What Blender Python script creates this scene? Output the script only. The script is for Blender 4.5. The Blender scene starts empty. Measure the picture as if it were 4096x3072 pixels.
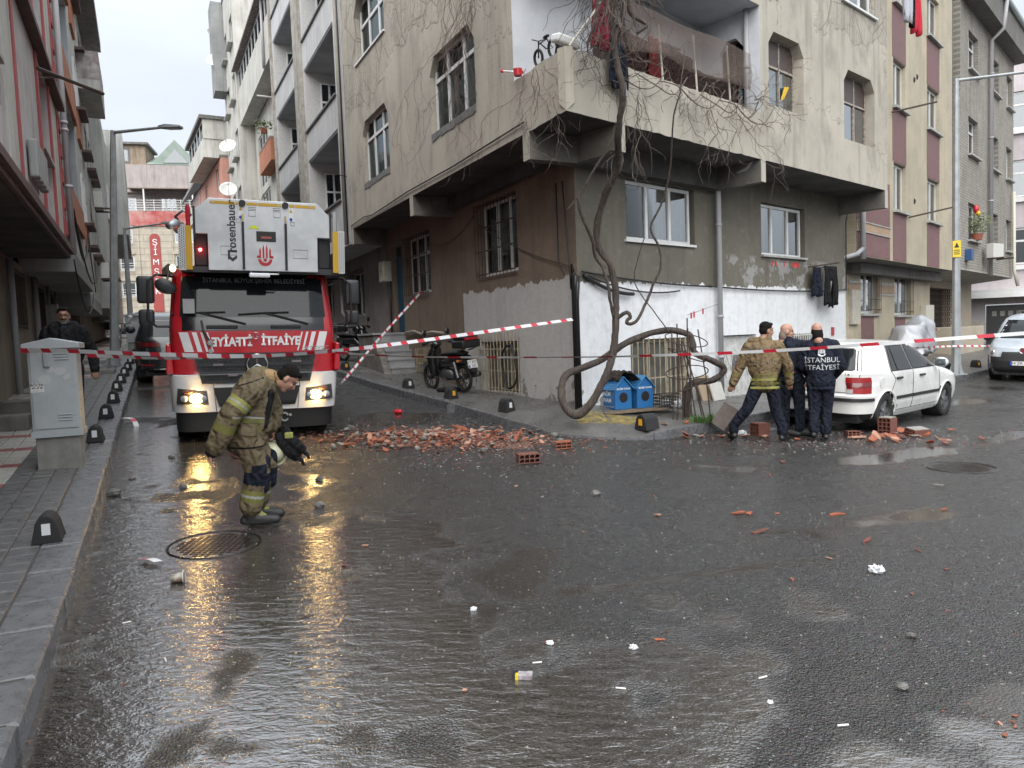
import bpy, bmesh, math, random
import numpy as np
from mathutils import Matrix, Vector, Quaternion, noise as mnoise
sc = bpy.context.scene
COL = sc.collection
rnd = random.Random(7)
R = math.radians
# ---------------------------------------------------------------- camera, sky, sun, exposure
cam_d = bpy.data.cameras.new('camera'); cam = bpy.data.objects.new('camera', cam_d); COL.objects.link(cam)
cam_d.sensor_width = 36; cam_d.lens = 740 * 36 / 1024; cam_d.clip_end = 600; cam_d.clip_start = .05
cam.matrix_world = Matrix.Translation((0, 0, 1.75)) @ Matrix.Rotation(R(90) - math.atan(47 / 740), 4, 'X') @ Matrix.Rotation(-.037, 4, 'Z')
sc.camera = cam
sc.view_settings.view_transform = 'Standard'; sc.view_settings.look = 'None'
sc.view_settings.exposure = 1.7; sc.view_settings.gamma = 1
SUN_EL, SUN_AZ = R(48), R(190)
w = bpy.data.worlds.new('World'); sc.world = w; w.use_nodes = True
wn = w.node_tree; wn.nodes.clear()
def wnode(t, **k):
    n = wn.nodes.new(t)
    for a, b in k.items(): setattr(n, a, b)
    return n
tc = wnode('ShaderNodeTexCoord')
sky = wnode('ShaderNodeTexSky', sky_type='NISHITA', sun_disc=False, sun_elevation=SUN_EL, sun_rotation=SUN_AZ, air_density=1.0, dust_density=4.0)
sep = wnode('ShaderNodeSeparateXYZ'); wn.links.new(tc.outputs['Generated'], sep.inputs[0])
mx = wnode('ShaderNodeMath', operation='MAXIMUM'); wn.links.new(sep.outputs[2], mx.inputs[0]); mx.inputs[1].default_value = 0
grad = wnode('ShaderNodeMath', operation='MULTIPLY_ADD'); wn.links.new(mx.outputs[0], grad.inputs[0]); grad.inputs[1].default_value = 1.2; grad.inputs[2].default_value = .42
nz = wnode('ShaderNodeTexNoise'); nz.inputs['Scale'].default_value = 2.2; nz.inputs['Detail'].default_value = 5; nz.inputs['Roughness'].default_value = .5
wmap = wnode('ShaderNodeMapping'); wmap.inputs['Scale'].default_value = (1, 1, 2.5)
wn.links.new(tc.outputs['Generated'], wmap.inputs[0]); wn.links.new(wmap.outputs[0], nz.inputs['Vector'])
cl = wnode('ShaderNodeMapRange'); cl.inputs['From Min'].default_value = .3; cl.inputs['From Max'].default_value = .7; cl.inputs['To Min'].default_value = .86; cl.inputs['To Max'].default_value = 1.12
wn.links.new(nz.outputs[0], cl.inputs[0])
mul = wnode('ShaderNodeMath', operation='MULTIPLY'); wn.links.new(grad.outputs[0], mul.inputs[0]); wn.links.new(cl.outputs[0], mul.inputs[1])
grey = wnode('ShaderNodeVectorMath', operation='SCALE'); grey.inputs[0].default_value = (3.75, 4.0, 4.3); wn.links.new(mul.outputs[0], grey.inputs['Scale'])
mixs = wnode('ShaderNodeMixRGB'); mixs.inputs[0].default_value = .93; wn.links.new(sky.outputs[0], mixs.inputs[1]); wn.links.new(grey.outputs[0], mixs.inputs[2])
bg = wnode('ShaderNodeBackground'); bg.inputs[1].default_value = .10; wn.links.new(mixs.outputs[0], bg.inputs[0])
wo = wnode('ShaderNodeOutputWorld'); wn.links.new(bg.outputs[0], wo.inputs[0])
sd = bpy.data.lights.new('sun', 'SUN'); sun = bpy.data.objects.new('sun', sd); COL.objects.link(sun)
sd.energy = 1.5; sd.angle = R(85); sd.color = (1, .98, .95)
sun.rotation_euler = (R(90) - SUN_EL, 0, math.pi - SUN_AZ)
sc.cycles.max_bounces = 6; sc.cycles.diffuse_bounces = 3; sc.cycles.glossy_bounces = 3; sc.cycles.transparent_max_bounces = 8
sc.cycles.transmission_bounces = 3; sc.cycles.caustics_reflective = False; sc.cycles.caustics_refractive = False
sc.cycles.sample_clamp_indirect = 6
sc.cycles.use_denoising = True; sc.cycles.use_adaptive_sampling = True; sc.cycles.adaptive_threshold = .02

# ---------------------------------------------------------------- geometry frames
AZA, AZB = R(-27), R(48.5)
class Fr:
    """facade frame: s along the street, v out of the wall, z up"""
    def __init__(f, x, y, azr, side):
        f.o = np.array([x, y]); f.a = azr; f.u = np.array([math.sin(azr), math.cos(azr)]); f.n = side * np.array([math.cos(azr), -math.sin(azr)])
    def P(f, s, v, z):
        p = f.o + s * f.u + v * f.n; return (float(p[0]), float(p[1]), z)
    def sub(f, s, v, azr=None, side=None):
        p = f.P(s, v, 0); g = Fr(p[0], p[1], f.a if azr is None else azr, 1); g.n = f.n if azr is None else side * np.array([math.cos(azr), -math.sin(azr)]); return g
FA = Fr(.897, 10.53, AZA, -1); FB = Fr(.897, 10.53, AZB, 1)
_nb = (-math.cos(AZB), math.sin(AZB))
def gz(x, y):
    q = x * _nb[0] + y * _nb[1]; sp_ = lambda k: k if k > 40 else math.log1p(math.exp(k))
    return .06 * sp_((q - 5.5) / .8) - .16 * sp_((q - 27) / 4)

# ---------------------------------------------------------------- mesh helper
class MB:
    def __init__(s): s.v = []; s.f = []; s.m = []; s.k = 0
    def add(s, vs, fs):
        b = len(s.v); s.v += [tuple(map(float, p)) for p in vs]
        for f in fs: s.f.append([b + i for i in f]); s.m.append(s.k)
        return s
    def quad(s, *p): return s.add(p, [list(range(len(p)))])
    def box(s, x0, x1, y0, y1, z0, z1):
        return s.add([(x, y, z) for z in (z0, z1) for y in (y0, y1) for x in (x0, x1)], [[0, 2, 3, 1], [4, 5, 7, 6], [0, 1, 5, 4], [2, 6, 7, 3], [0, 4, 6, 2], [1, 3, 7, 5]])
    def fb(s, f, s0, s1, v0, v1, z0, z1):
        return s.add([f.P(x, y, z) for z in (z0, z1) for y in (v0, v1) for x in (s0, s1)], [[0, 2, 3, 1], [4, 5, 7, 6], [0, 1, 5, 4], [2, 6, 7, 3], [0, 4, 6, 2], [1, 3, 7, 5]])
    def hexa(s, p):  # 8 points like box order
        return s.add(p, [[0, 2, 3, 1], [4, 5, 7, 6], [0, 1, 5, 4], [2, 6, 7, 3], [0, 4, 6, 2], [1, 3, 7, 5]])
    def obox(s, c, sz, rot=None):
        c = Vector(c); rot = rot or Matrix.Identity(3)
        return s.hexa([tuple(c + rot @ Vector((x * sz[0] / 2, y * sz[1] / 2, z * sz[2] / 2))) for z in (-1, 1) for y in (-1, 1) for x in (-1, 1)])
    def tube(s, pts, r, n=8, caps=True, closed=False):
        pts = [Vector(p) for p in pts]; m = len(pts)
        rr = r if isinstance(r, (list, tuple)) else [r] * m
        vs = []; up = None
        for i, p in enumerate(pts):
            a = pts[(i - 1) % m] if (i or closed) else p; b = pts[(i + 1) % m] if (i < m - 1 or closed) else p
            t = (b - a)
            t = t.normalized() if t.length > 1e-9 else Vector((0, 0, 1))
            if up is None:
                up = Vector((0, 0, 1)) if abs(t.z) < .9 else Vector((1, 0, 0))
            up = (up - t * up.dot(t))
            up = up.normalized() if up.length > 1e-6 else t.orthogonal().normalized()
            sd_ = t.cross(up)
            for k in range(n):
                g = 2 * math.pi * k / n
                vs.append(p + (up * math.cos(g) + sd_ * math.sin(g)) * rr[i])
        fs = []
        for i in range(m if closed else m - 1):
            j = (i + 1) % m
            for k in range(n): fs.append([i * n + k, i * n + (k + 1) % n, j * n + (k + 1) % n, j * n + k])
        if caps and not closed: fs.append(list(range(n))[::-1]); fs.append([(m - 1) * n + k for k in range(n)])
        return s.add(vs, fs)
    def cyl(s, a, b, r, n=16, r2=None): return s.tube([a, b], [r, r if r2 is None else r2], n)
    def rings(s, rings, cap0=True, cap1=True, close=True):
        n = len(rings[0]); vs = [p for r_ in rings for p in r_]; fs = []
        for i in range(len(rings) - 1):
            for k in range(n if close else n - 1): fs.append([i * n + k, i * n + (k + 1) % n, (i + 1) * n + (k + 1) % n, (i + 1) * n + k])
        if cap0: fs.append(list(range(n))[::-1])
        if cap1: fs.append([(len(rings) - 1) * n + k for k in range(n)])
        return s.add(vs, fs)
    def prism(s, poly, fn, d0, d1):
        n = len(poly); vs = [fn(a, b, d0) for a, b in poly] + [fn(a, b, d1) for a, b in poly]
        return s.add(vs, [list(range(n))[::-1], list(range(n, 2 * n))] + [[i, (i + 1) % n, n + (i + 1) % n, n + i] for i in range(n)])
    def ball(s, c, r, n=10, m=7, rot=None):
        r = r if isinstance(r, (tuple, list)) else (r, r, r); rot = rot or Matrix.Identity(3); c = Vector(c); rg = []
        for i in range(m + 1):
            t = math.pi * (i if 0 < i < m else (i + (.02 if i == 0 else -.02))) / m
            rg.append([c + rot @ Vector((r[0] * math.sin(t) * math.cos(2 * math.pi * k / n), r[1] * math.sin(t) * math.sin(2 * math.pi * k / n), r[2] * math.cos(t))) for k in range(n)])
        return s.rings(rg)
    def grid(s, fn, nu, nv):
        vs = [fn(i / nu, j / nv) for j in range(nv + 1) for i in range(nu + 1)]
        return s.add(vs, [[j * (nu + 1) + i, j * (nu + 1) + i + 1, (j + 1) * (nu + 1) + i + 1, (j + 1) * (nu + 1) + i] for j in range(nv) for i in range(nu)])
    def me(s, name, mats, smooth=False, off=None):
        m = bpy.data.meshes.new(name)
        v = s.v if off is None else [(a - off[0], b - off[1], c - off[2]) for a, b, c in s.v]
        m.from_pydata(v, [], s.f)
        for x in (mats if isinstance(mats, (list, tuple)) else [mats]): m.materials.append(x)
        if any(s.m): m.polygons.foreach_set('material_index', s.m)
        if smooth: m.polygons.foreach_set('use_smooth', [True] * len(m.polygons))
        m.update(); return m
    def build(s, name, mats, parent=None, smooth=False, bevel=0, off=None, seg=2, fixn=False):
        if parent is not None and off is None and parent.get('_w'): off = parent['_w']
        me = s.me(name, mats, smooth, off)
        if fixn:
            b = bmesh.new(); b.from_mesh(me); bmesh.ops.recalc_face_normals(b, faces=b.faces); b.to_mesh(me); b.free()
        o = bpy.data.objects.new(name, me); COL.objects.link(o)
        if parent is not None:
            o.parent = parent
            if parent.get('_w') and '_w' not in o: o['_w'] = parent['_w']
        if bevel:
            md = o.modifiers.new('bevel', 'BEVEL'); md.width = bevel; md.segments = seg; md.limit_method = 'ANGLE'; md.angle_limit = R(40)
            md.harden_normals = False
            me.polygons.foreach_set('use_smooth', [True] * len(me.polygons)) if smooth else None
        return o
def tag(o, label, cat, group=None, kind=None):
    o['label'] = label; o['category'] = cat
    if group: o['group'] = group
    if kind: o['kind'] = kind
    return o
def thing(name, label, cat, loc=(0, 0, 0), rz=0, group=None, world=False):
    o = bpy.data.objects.new(name, None); COL.objects.link(o); o.location = loc; o.rotation_euler[2] = rz; o.empty_display_size = .2
    if world: o['_w'] = tuple(loc)      # children are written in world coordinates
    return tag(o, label, cat, group)
def struct(o): o['kind'] = 'structure'; return o
def copytree(o, parent=None):
    c = o.copy(); COL.objects.link(c)
    if parent is not None: c.parent = parent
    for ch in o.children: copytree(ch, c)
    return c

# ---------------------------------------------------------------- materials
class NT:
    def __init__(s, m): m.use_nodes = True; s.t = m.node_tree; s.t.nodes.clear()
    def n(s, typ, ins=None, out=0, **pr):
        nd = s.t.nodes.new('ShaderNode' + typ)
        for a, b in pr.items(): setattr(nd, a, b)
        for k, vv in (ins or {}).items():
            so = nd.inputs[k]
            if isinstance(vv, bpy.types.NodeSocket): s.t.links.new(vv, so)
            else: so.default_value = vv
        return nd.outputs[out] if (out is not None and len(nd.outputs)) else nd
    def math(s, op, a, b=0, clamp=False, c=0): return s.n('Math', {0: a, 1: b, 2: c}, operation=op, use_clamp=clamp)
    def mix(s, f, a, b, blend='MIX'): return s.n('MixRGB', {0: f, 1: a, 2: b}, blend_type=blend)
    def noise(s, vec, scale, detail=4, rough=.55, dist=0): return s.n('TexNoise', {'Vector': vec, 'Scale': scale, 'Detail': detail, 'Roughness': rough, 'Distortion': dist})
    def ramp(s, f, a, b, lo=0, hi=1): return s.n('MapRange', {0: f, 1: a, 2: b, 3: lo, 4: hi})
    def mapping(s, vec, scale=(1, 1, 1), rot=(0, 0, 0)): return s.n('Mapping', {'Vector': vec, 'Scale': scale, 'Rotation': rot})
def c4(c): return (c[0], c[1], c[2], 1)
MATS = {}
def M(name, col, rough=.6, metal=0, col2=None, vs=3, bump=0, bs=60, streak=0, dirt=0, spec=.5, coat=0, rv=0, emit=None, speck=None, alpha=1, world=False, trans=0):
    if name in MATS: return MATS[name]
    m = bpy.data.materials.new(name); t = NT(m); MATS[name] = m
    vec = t.n('NewGeometry', out=0) if world else t.n('TexCoord', out=3)
    c = c4(col); nz1 = None
    if col2 or rv or dirt: nz1 = t.noise(vec, vs, 6, .6)
    if col2: c = t.mix(t.ramp(nz1, .35, .65), c, c4(col2))
    if speck:
        sp = t.noise(vec, speck[1], 2, .5); c = t.mix(t.ramp(sp, speck[2], speck[2] + .06), c, c4(speck[0]))
    if streak:
        st = t.noise(t.mapping(vec, (3.1, 3.1, .22)), 1.6, 5, .6)
        c = t.mix(t.math('MULTIPLY', t.ramp(st, .48, .72), streak), c, (.05, .045, .04, 1))
    if dirt:
        dn = t.noise(vec, vs * .45, 7, .65); c = t.mix(t.math('MULTIPLY', t.ramp(dn, .5, .7), dirt), c, (.06, .05, .04, 1))
    p = t.n('BsdfPrincipled', {'Base Color': c, 'Roughness': t.ramp(nz1, .3, .7, max(.02, rough - rv), min(1, rough + rv)) if rv else rough, 'Metallic': metal, 'Specular IOR Level': spec, 'Coat Weight': coat, 'Coat Roughness': .08, 'Transmission Weight': trans}, out=None)
    if alpha < 1: p.inputs['Alpha'].default_value = alpha
    if emit: p.inputs['Emission Color'].default_value = c4(emit[0]); p.inputs['Emission Strength'].default_value = emit[1]
    if bump:
        h = t.noise(vec, bs, 5, .6); t.t.links.new(t.n('Bump', {'Strength': bump, 'Distance': .02, 'Height': h}), p.inputs['Normal'])
    t.n('OutputMaterial', {0: p.outputs[0]})
    return m
def glassmat(name, tint=(.55, .6, .6), gl=.035, rough=.03):
    if name in MATS: return MATS[name]
    m = bpy.data.materials.new(name); t = NT(m); MATS[name] = m
    fr = t.n('LayerWeight', {0: .2}, out=0)
    f = t.math('ADD', t.math('MULTIPLY', fr, .32), gl, True)
    s = t.n('MixShader', {0: f, 1: t.n('BsdfTransparent', {0: c4(tint)}), 2: t.n('BsdfGlossy', {'Color': (.95, .97, 1, 1), 'Roughness': rough})})
    t.n('OutputMaterial', {0: s}); return m
WHITE = M('white_upvc', (.72, .73, .74), .35, rv=.1, col2=(.62, .62, .6), vs=2)
GLASS = glassmat('window_glass')
GLASSB = glassmat('window_glass_bright', (.35, .42, .45), .14)
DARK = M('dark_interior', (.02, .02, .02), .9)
CURT = M('net_curtain', (.3, .32, .31), .9, col2=(.22, .24, .235), vs=6)
CURTB = M('brown_curtain', (.09, .055, .05), .9)
IRON = M('dark_iron', (.03, .025, .022), .6, col2=(.07, .035, .02), vs=9)
BLACK = M('black_rubber', (.012, .012, .013), .55)
CABLE = M('black_cable', (.015, .015, .016), .5)
PVC = M('grey_pvc_pipe', (.36, .36, .37), .45, streak=.25)
STEEL = M('galvanised_steel', (.45, .47, .48), .42, .75, col2=(.27, .29, .3), vs=4, rv=.08)
ALU = M('bright_metal', (.6, .61, .62), .3, .9)
# ================================================================ GROUND
FL = Fr(*FA.P(0, 5.95, 0)[:2], R(-25.1), 1)      # left kerb line: s away from us, v towards the road
def dotn(t, pos, fr, which):
    d = fr.u if which == 's' else fr.n
    off = -(fr.o[0] * d[0] + fr.o[1] * d[1])
    return t.math('ADD', t.n('VectorMath', {0: pos, 1: (float(d[0]), float(d[1]), 0)}, out=1, operation='DOT_PRODUCT'), float(off))
def vnoise(x, y, seed=0):
    r = np.random.RandomState(seed).rand(257, 257); xi = np.floor(x).astype(int); yi = np.floor(y).astype(int); fx = x - xi; fy = y - yi; fx = fx * fx * (3 - 2 * fx); fy = fy * fy * (3 - 2 * fy); g_ = lambda i, j: r[i % 257, j % 257]
    return (g_(xi, yi) * (1 - fx) + g_(xi + 1, yi) * fx) * (1 - fy) + (g_(xi, yi + 1) * (1 - fx) + g_(xi + 1, yi + 1) * fx) * fy
def fbm(x, y, sc_, seed=0, o=5):
    t_ = 0; a = .5; w_ = 0
    for k in range(o): t_ = t_ + a * vnoise(x * sc_ * 2 ** k + 17 * k, y * sc_ * 2 ** k + 5 * k, seed + k); w_ += a; a *= .55
    return t_ / w_
def sstep(x, a, b): t_ = np.clip((x - a) / (b - a), 0, 1); return t_ * t_ * (3 - 2 * t_)
def asphalt():
    m = bpy.data.materials.new('wet_asphalt'); t = NT(m); MATS['wet_asphalt'] = m
    pos = t.n('NewGeometry', out=0); water = t.n('Attribute', out=2, attribute_name='water'); stream = t.n('Attribute', out=2, attribute_name='stream'); damp = t.n('Attribute', out=2, attribute_name='damp')
    fine = t.noise(pos, 17, 6, .78); mid = t.noise(pos, 1.7, 5, .6); grit = t.n('TexVoronoi', {'Vector': pos, 'Scale': 70.0, 'Randomness': 1.0}, feature='F1'); agg = t.n('TexVoronoi', {'Vector': pos, 'Scale': 70.0, 'Randomness': 1.0}, feature='F1', out=1)
    c = t.mix(t.ramp(fine, .36, .66), (.009, .0088, .0085, 1), (.056, .0545, .0525, 1)); c = t.mix(.3, c, agg, 'SOFT_LIGHT'); c = t.mix(t.math('MULTIPLY', t.ramp(mid, .42, .7), .55), c, (.024, .022, .02, 1))
    c = t.mix(t.math('MULTIPLY', damp, .4), c, (.02, .019, .018, 1)); flk = t.math('MULTIPLY', t.ramp(t.noise(pos, 46, 2, .5), .665, .7), .8); c = t.mix(flk, c, (.26, .255, .24, 1)); c = t.mix(t.math('MULTIPLY', water, .55), c, (.05, .044, .037, 1))  # pale flecks: grit, plus sparkle painted into the colour
    rip = t.noise(t.mapping(pos, (1.0, 2.4, 1), (0, 0, R(24))), 6.5, 4, .6, .8); rip2 = t.noise(t.mapping(pos, (1.2, 2.0, 1), (0, 0, R(-10))), 26, 2, .5, .5)
    gr = t.math('ADD', t.math('MULTIPLY', grit, -1.0), t.math('MULTIPLY', fine, 1.0)); dry = t.math('SUBTRACT', 1, t.math('MULTIPLY', water, .97))
    h = t.math('ADD', t.math('MULTIPLY', gr, dry), t.math('MULTIPLY', t.math('ADD', t.math('MULTIPLY', rip, .62), t.math('MULTIPLY', rip2, .17)), stream))
    bmp = t.n('Bump', {'Strength': .8, 'Distance': .016, 'Height': h}); rg = t.math('ADD', t.math('MULTIPLY', t.ramp(mid, .3, .7, .3, .2), dry), .03)
    p = t.n('BsdfPrincipled', {'Base Color': c, 'Roughness': rg, 'Normal': bmp, 'IOR': t.math('ADD', t.math('ADD', 1.5, t.math('MULTIPLY', t.math('MULTIPLY', stream, stream), 1.5)), t.math('MULTIPLY', t.math('MULTIPLY', water, water), .2)), 'Specular IOR Level': .62}); t.n('OutputMaterial', {0: p}); return m
PUD = [(3.45, 6.55, 1.25, .30, R(20)), (5.2, 9.7, 1.3, .32, R(22)), (6.1, 6.3, 1.1, .2, R(12)), (4.35, 4.9, .26, .12, 0), (-.9, 4.45, 1.9, .45, R(12)), (.6, 5.0, 1.6, .12, R(16)), (9.5, 15.5, 1.6, .45, .5), (-2.0, 12.6, 1.0, .7, .3), (7.4, 11.0, 1.0, .22, .7), (-.6, 2.9, 1.3, .5, R(-10)), (3.4, 4.0, .5, .1, .2)]
ASPH = asphalt()
def axis(lst):
    o = []
    for a, b, n in lst: o += list(np.linspace(a, b, n, endpoint=False))
    return o + [lst[-1][1]]
xs = axis([(-160, -30, 12), (-30, -8, 22), (-8, 8.5, 330), (8.5, 30, 40), (30, 160, 12)]); ys = axis([(-30, 1, 10), (1, 8, 175), (8, 16, 110), (16, 40, 40), (40, 170, 30)])
g = MB(); vv = [(x, y, gz(x, y)) for y in ys for x in xs]; nx = len(xs)
g.add(vv, [[j * nx + i, j * nx + i + 1, (j + 1) * nx + i + 1, (j + 1) * nx + i] for j in range(len(ys) - 1) for i in range(nx - 1)])
road = struct(g.build('road', ASPH, smooth=True)); X_, Y_ = np.meshgrid(np.array(xs), np.array(ys)); X_ = X_.ravel(); Y_ = Y_.ravel()
dv = (X_ - FL.o[0]) * FL.n[0] + (Y_ - FL.o[1]) * FL.n[1]; ds = (X_ - FL.o[0]) * FL.u[0] + (Y_ - FL.o[1]) * FL.u[1]
n1 = fbm(X_, Y_, .9, 3) - .5; n2 = fbm(X_, Y_, 3.2, 9) - .5; n3 = fbm(X_, Y_, .33, 21) - .5
wid = np.interp(ds, [-7.5, -2, 5], [3.9, 2.7, 1.5]); strm = 1 - sstep(dv / wid + 1.3 * n1 + .5 * n2, .72, 1.0); strm *= 1 - .75 * sstep(n1 * 1.2 + n2, .12, .3)
pud = np.zeros_like(X_)
for x, y, a, b, ro in PUD:
    dx, dy = X_ - x, Y_ - y; u = (dx * math.cos(ro) + dy * math.sin(ro)) / a; v = (dy * math.cos(ro) - dx * math.sin(ro)) / b; pud = np.maximum(pud, 1 - sstep(u * u + v * v + 3.4 * n1 + 1.8 * n2, .3, 1.1))
pud = np.maximum(pud, .9 * sstep(n3 * 1.1 + n1 * .55 + n2 * .3, .17, .3)); wat = np.maximum(strm, pud); dmp = np.maximum(wat, sstep(n3 + n1 * .5, -.02, .16) * .8)
for nm, d in (('water', wat), ('stream', np.maximum(strm, pud * .05)), ('damp', dmp)): at_ = road.data.attributes.new(nm, 'FLOAT', 'POINT'); at_.data.foreach_set('value', d.astype(np.float32))

def paver_mat(name, a, b, wet=.35):
    return M(name, a, wet, col2=b, vs=14, bump=.25, bs=130, rv=.12, dirt=.35, spec=.6)
P_DARK = paver_mat('dark_basalt_paver', (.085, .086, .09), (.13, .128, .126))
P_LIGHT = paver_mat('pale_concrete_paver', (.42, .41, .38), (.32, .31, .28))
P_RED = paver_mat('red_concrete_paver', (.28, .09, .085), (.2, .09, .085))
KERB = paver_mat('granite_kerb', (.1, .103, .11), (.15, .15, .158), .3)
MORT = M('pavement_bed', (.07, .065, .06), .7, col2=(.045, .042, .04), vs=5, bump=.3, bs=80)
# left pavement: bed strip, kerb stones, pavers
WL = -1.95   # wall line
def zl(s, v): p = FL.P(s, v, 0); return gz(p[0], p[1]) + .15
g = MB(); ss = list(np.linspace(-12, 60, 73))
for i in range(len(ss) - 1):
    a, b = ss[i], ss[i + 1]
    for v0, v1 in ((-.05, -1.0), (-1.0, -4.5)):
        g.quad(FL.P(a, v0, zl(a, v0) - .012), FL.P(b, v0, zl(b, v0) - .012), FL.P(b, v1, zl(b, v1) - .012), FL.P(a, v1, zl(a, v1) - .012))
    g.quad(FL.P(a, -.06, zl(a, 0) - .012), FL.P(b, -.06, zl(b, 0) - .012), FL.P(b, -.06, zl(b, 0) - .4), FL.P(a, -.06, zl(a, 0) - .4))
pave_l = struct(g.build('pavement', MORT))
def slab(f, s0, s1, v0, v1, zf, th, gap=.004, jit=.003, ch=.008):
    s0 += gap; s1 -= gap; v0 += gap; v1 -= gap
    j = [rnd.uniform(-jit, jit) for _ in range(4)]
    tp = [(s0, v0), (s1, v0), (s0, v1), (s1, v1)]
    m = MB()
    lo = [f.P(a, b, zf(a, b) - th) for a, b in tp]
    mi = [f.P(a, b, zf(a, b) - ch + jj) for (a, b), jj in zip(tp, j)]
    cs, cv = (s0 + s1) / 2, (v0 + v1) / 2
    up = [f.P(a + (ch if a < cs else -ch), b + (ch if b < cv else -ch), zf(a, b) + jj) for (a, b), jj in zip(tp, j)]
    m.add(lo + mi + up, [[0, 1, 5, 4], [2, 6, 7, 3], [0, 4, 6, 2], [1, 3, 7, 5], [4, 5, 9, 8], [6, 10, 11, 7], [4, 8, 10, 6], [5, 7, 11, 9], [8, 9, 11, 10]])
    return m
s = -7.2
while s < 16:                                       # kerb stones one by one
    L = rnd.choice((.5, .62, .7)); dz = rnd.uniform(-.006, .006); tl = rnd.uniform(-.012, .012)
    slab(FL, s, s + L, -.30, tl * .6, lambda a, b: zl(a, 0) + dz, .32, .005, .004, .014).build('kerb_stone', KERB, pave_l)
    s += L
g = MB()
while s < 58:
    b_ = slab(FL, s, s + .7, -.30, 0, lambda a, b: zl(a, 0), .3); g.add(b_.v, b_.f); s += .7
g.build('far_kerb_stones', KERB, pave_l)['kind'] = 'stuff'
pieces = []
s = -6.6
while s < 40:                                       # pavers: two dark courses at the kerb, then red and pale bands
    ln = .2 if s < 12 else .4
    for k, (v0, v1) in enumerate([(-.5, -.3), (-.7, -.5), (-.9, -.7)]):
        pieces.append((s, s + ln, v0, v1, P_DARK))
    i = int(round(s / .2))
    for k in range(6):
        v1 = -.9 - k * .2; mt = P_RED if (i % 5 == 0) else P_LIGHT
        if (i // 9) % 3 == 2 and s > -1: mt = P_DARK
        pieces.append((s, s + ln, v1 - .2, v1, mt))
    s += ln
def in_view(p):
    v = cam.matrix_world.inverted() @ Vector(p)
    if v.z > -.5: return None
    x = 512 + 740 * v.x / -v.z; y = 384 - 740 * v.y / -v.z
    return (x, y, -v.z) if -40 < x < 1060 and -40 < y < 800 else None
near = []; far = {}
for pc in pieces:
    q = in_view(FL.P((pc[0] + pc[1]) / 2, (pc[2] + pc[3]) / 2, zl(pc[0], pc[2])))
    if q: near.append((q[2], pc))
near.sort(key=lambda t: t[0])
for i, (dd, pc) in enumerate(near):
    m = slab(FL, *pc[:4], lambda a, b: zl(a, b), .03)
    if i < 290: m.build('paver', pc[4], pave_l)
    else: h = far.setdefault(pc[4].name, (MB(), pc[4])); h[0].add(m.v, m.f)
for h, mt in far.values(): h.build('far_pavers', mt, pave_l)['kind'] = 'stuff'

# right pavement round the corner building
def isect(da, db):
    A = np.array([-FA.n, -FB.n]); p = np.linalg.solve(A, np.array([da, db])) + FA.o; return p
GFC = isect(.97, 1.1)                               # ground floor corner of the corner building
kb = [FA.P(s, v, 0)[:2] for s, v in ((60, 1.3), (40, 1.15), (25, 1.05), (16, .98), (12, .9), (10.2, .86), (7.56, .76), (5.8, .6), (4.2, .40), (2.76, .30), (1.94, .16), (1.39, -.03))]
kb += [(.55, 11.5), (.86, 11.3), (1.3, 11.15), (1.82, 11.08)]
FBB = Fr(8.55, 18.64, R(43.3), 1)                   # beige building line
kb += [FB.P(s, v, 0)[:2] for s, v in ((1.5, .42), (2.7, .5), (4, .5), (6, .5), (8, .5), (10, .52), (11.5, .6))]
kb += [FBB.P(s, v, 0)[:2] for s, v in ((2.5, 1.6), (5, 1.75), (9, 1.9), (16, 2.0), (30, 2.0), (60, 2.0))]
wl = [FA.P(s, -1.1, 0)[:2] for s in (60, 40, 25, 16, 12, 10.2, 7.56, 5.8, 4.2, 2.9, 2.2, 1.7)]
wl += [tuple(GFC + np.array(o)) for o in ((-.05, .25), (0, .15), (.08, .12), (.15, .2))]
wl += [FB.P(s, -1.25, 0)[:2] for s in (2.0, 3, 4.2, 6, 8, 10, 11.3)]
wl += [FBB.P(s, -.9, 0)[:2] for s in (2.5, 5, 9, 16, 30, 60)]
lift = [.15] * 10 + [.13, .09, .035, .03, .03, .035] + [.13, .15, .15, .15, .14, .14, .14] + [.14] * 6
wz = [None] * 6 + [.74, .66, .63, .62, .62, .63] + [.63, .63, .62, .6] + [.52, .47, .42, .36, .33, .32, .3] + [None] * 6
# resample the two lines together
def dense(lst, n=5):
    o = []
    for a, b in zip(lst[:-1], lst[1:]): o += [tuple(np.array(a) * (1 - k / n) + np.array(b) * k / n) for k in range(n)]
    return o + [tuple(lst[-1])]
zk = [gz(*p) + l for p, l in zip(kb, lift)]
zw = [(gz(*p) + .17) if q is None else max(q, 0) for p, q in zip(wl, wz)]
KB = dense([(p[0], p[1], z) for p, z in zip(kb, zk)]); WLN = dense([(p[0], p[1], z) for p, z in zip(wl, zw)])
def rpz(x, y):
    """pavement height near a point (nearest kerb/wall chord)"""
    best = None
    for a, b in zip(KB, WLN):
        a = np.array(a); b = np.array(b); d = b - a; t_ = ((x - a[0]) * d[0] + (y - a[1]) * d[1]) / (d[0] ** 2 + d[1] ** 2); t_ = min(1, max(0, t_)); p = a + d * t_
        e = (p[0] - x) ** 2 + (p[1] - y) ** 2
        if best is None or e < best[0]: best = (e, p[2])
    return best[1]
g = MB(); N = 6
for i in range(len(KB) - 1):
    a0, a1, b0, b1 = map(np.array, (KB[i], KB[i + 1], WLN[i], WLN[i + 1]))
    for k in range(N):
        t0, t1 = k / N, (k + 1) / N
        g.quad(a0 + (b0 - a0) * t0, a1 + (a1 * 0 + b1 - a1) * t0, a1 + (b1 - a1) * t1, a0 + (b0 - a0) * t1)
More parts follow.
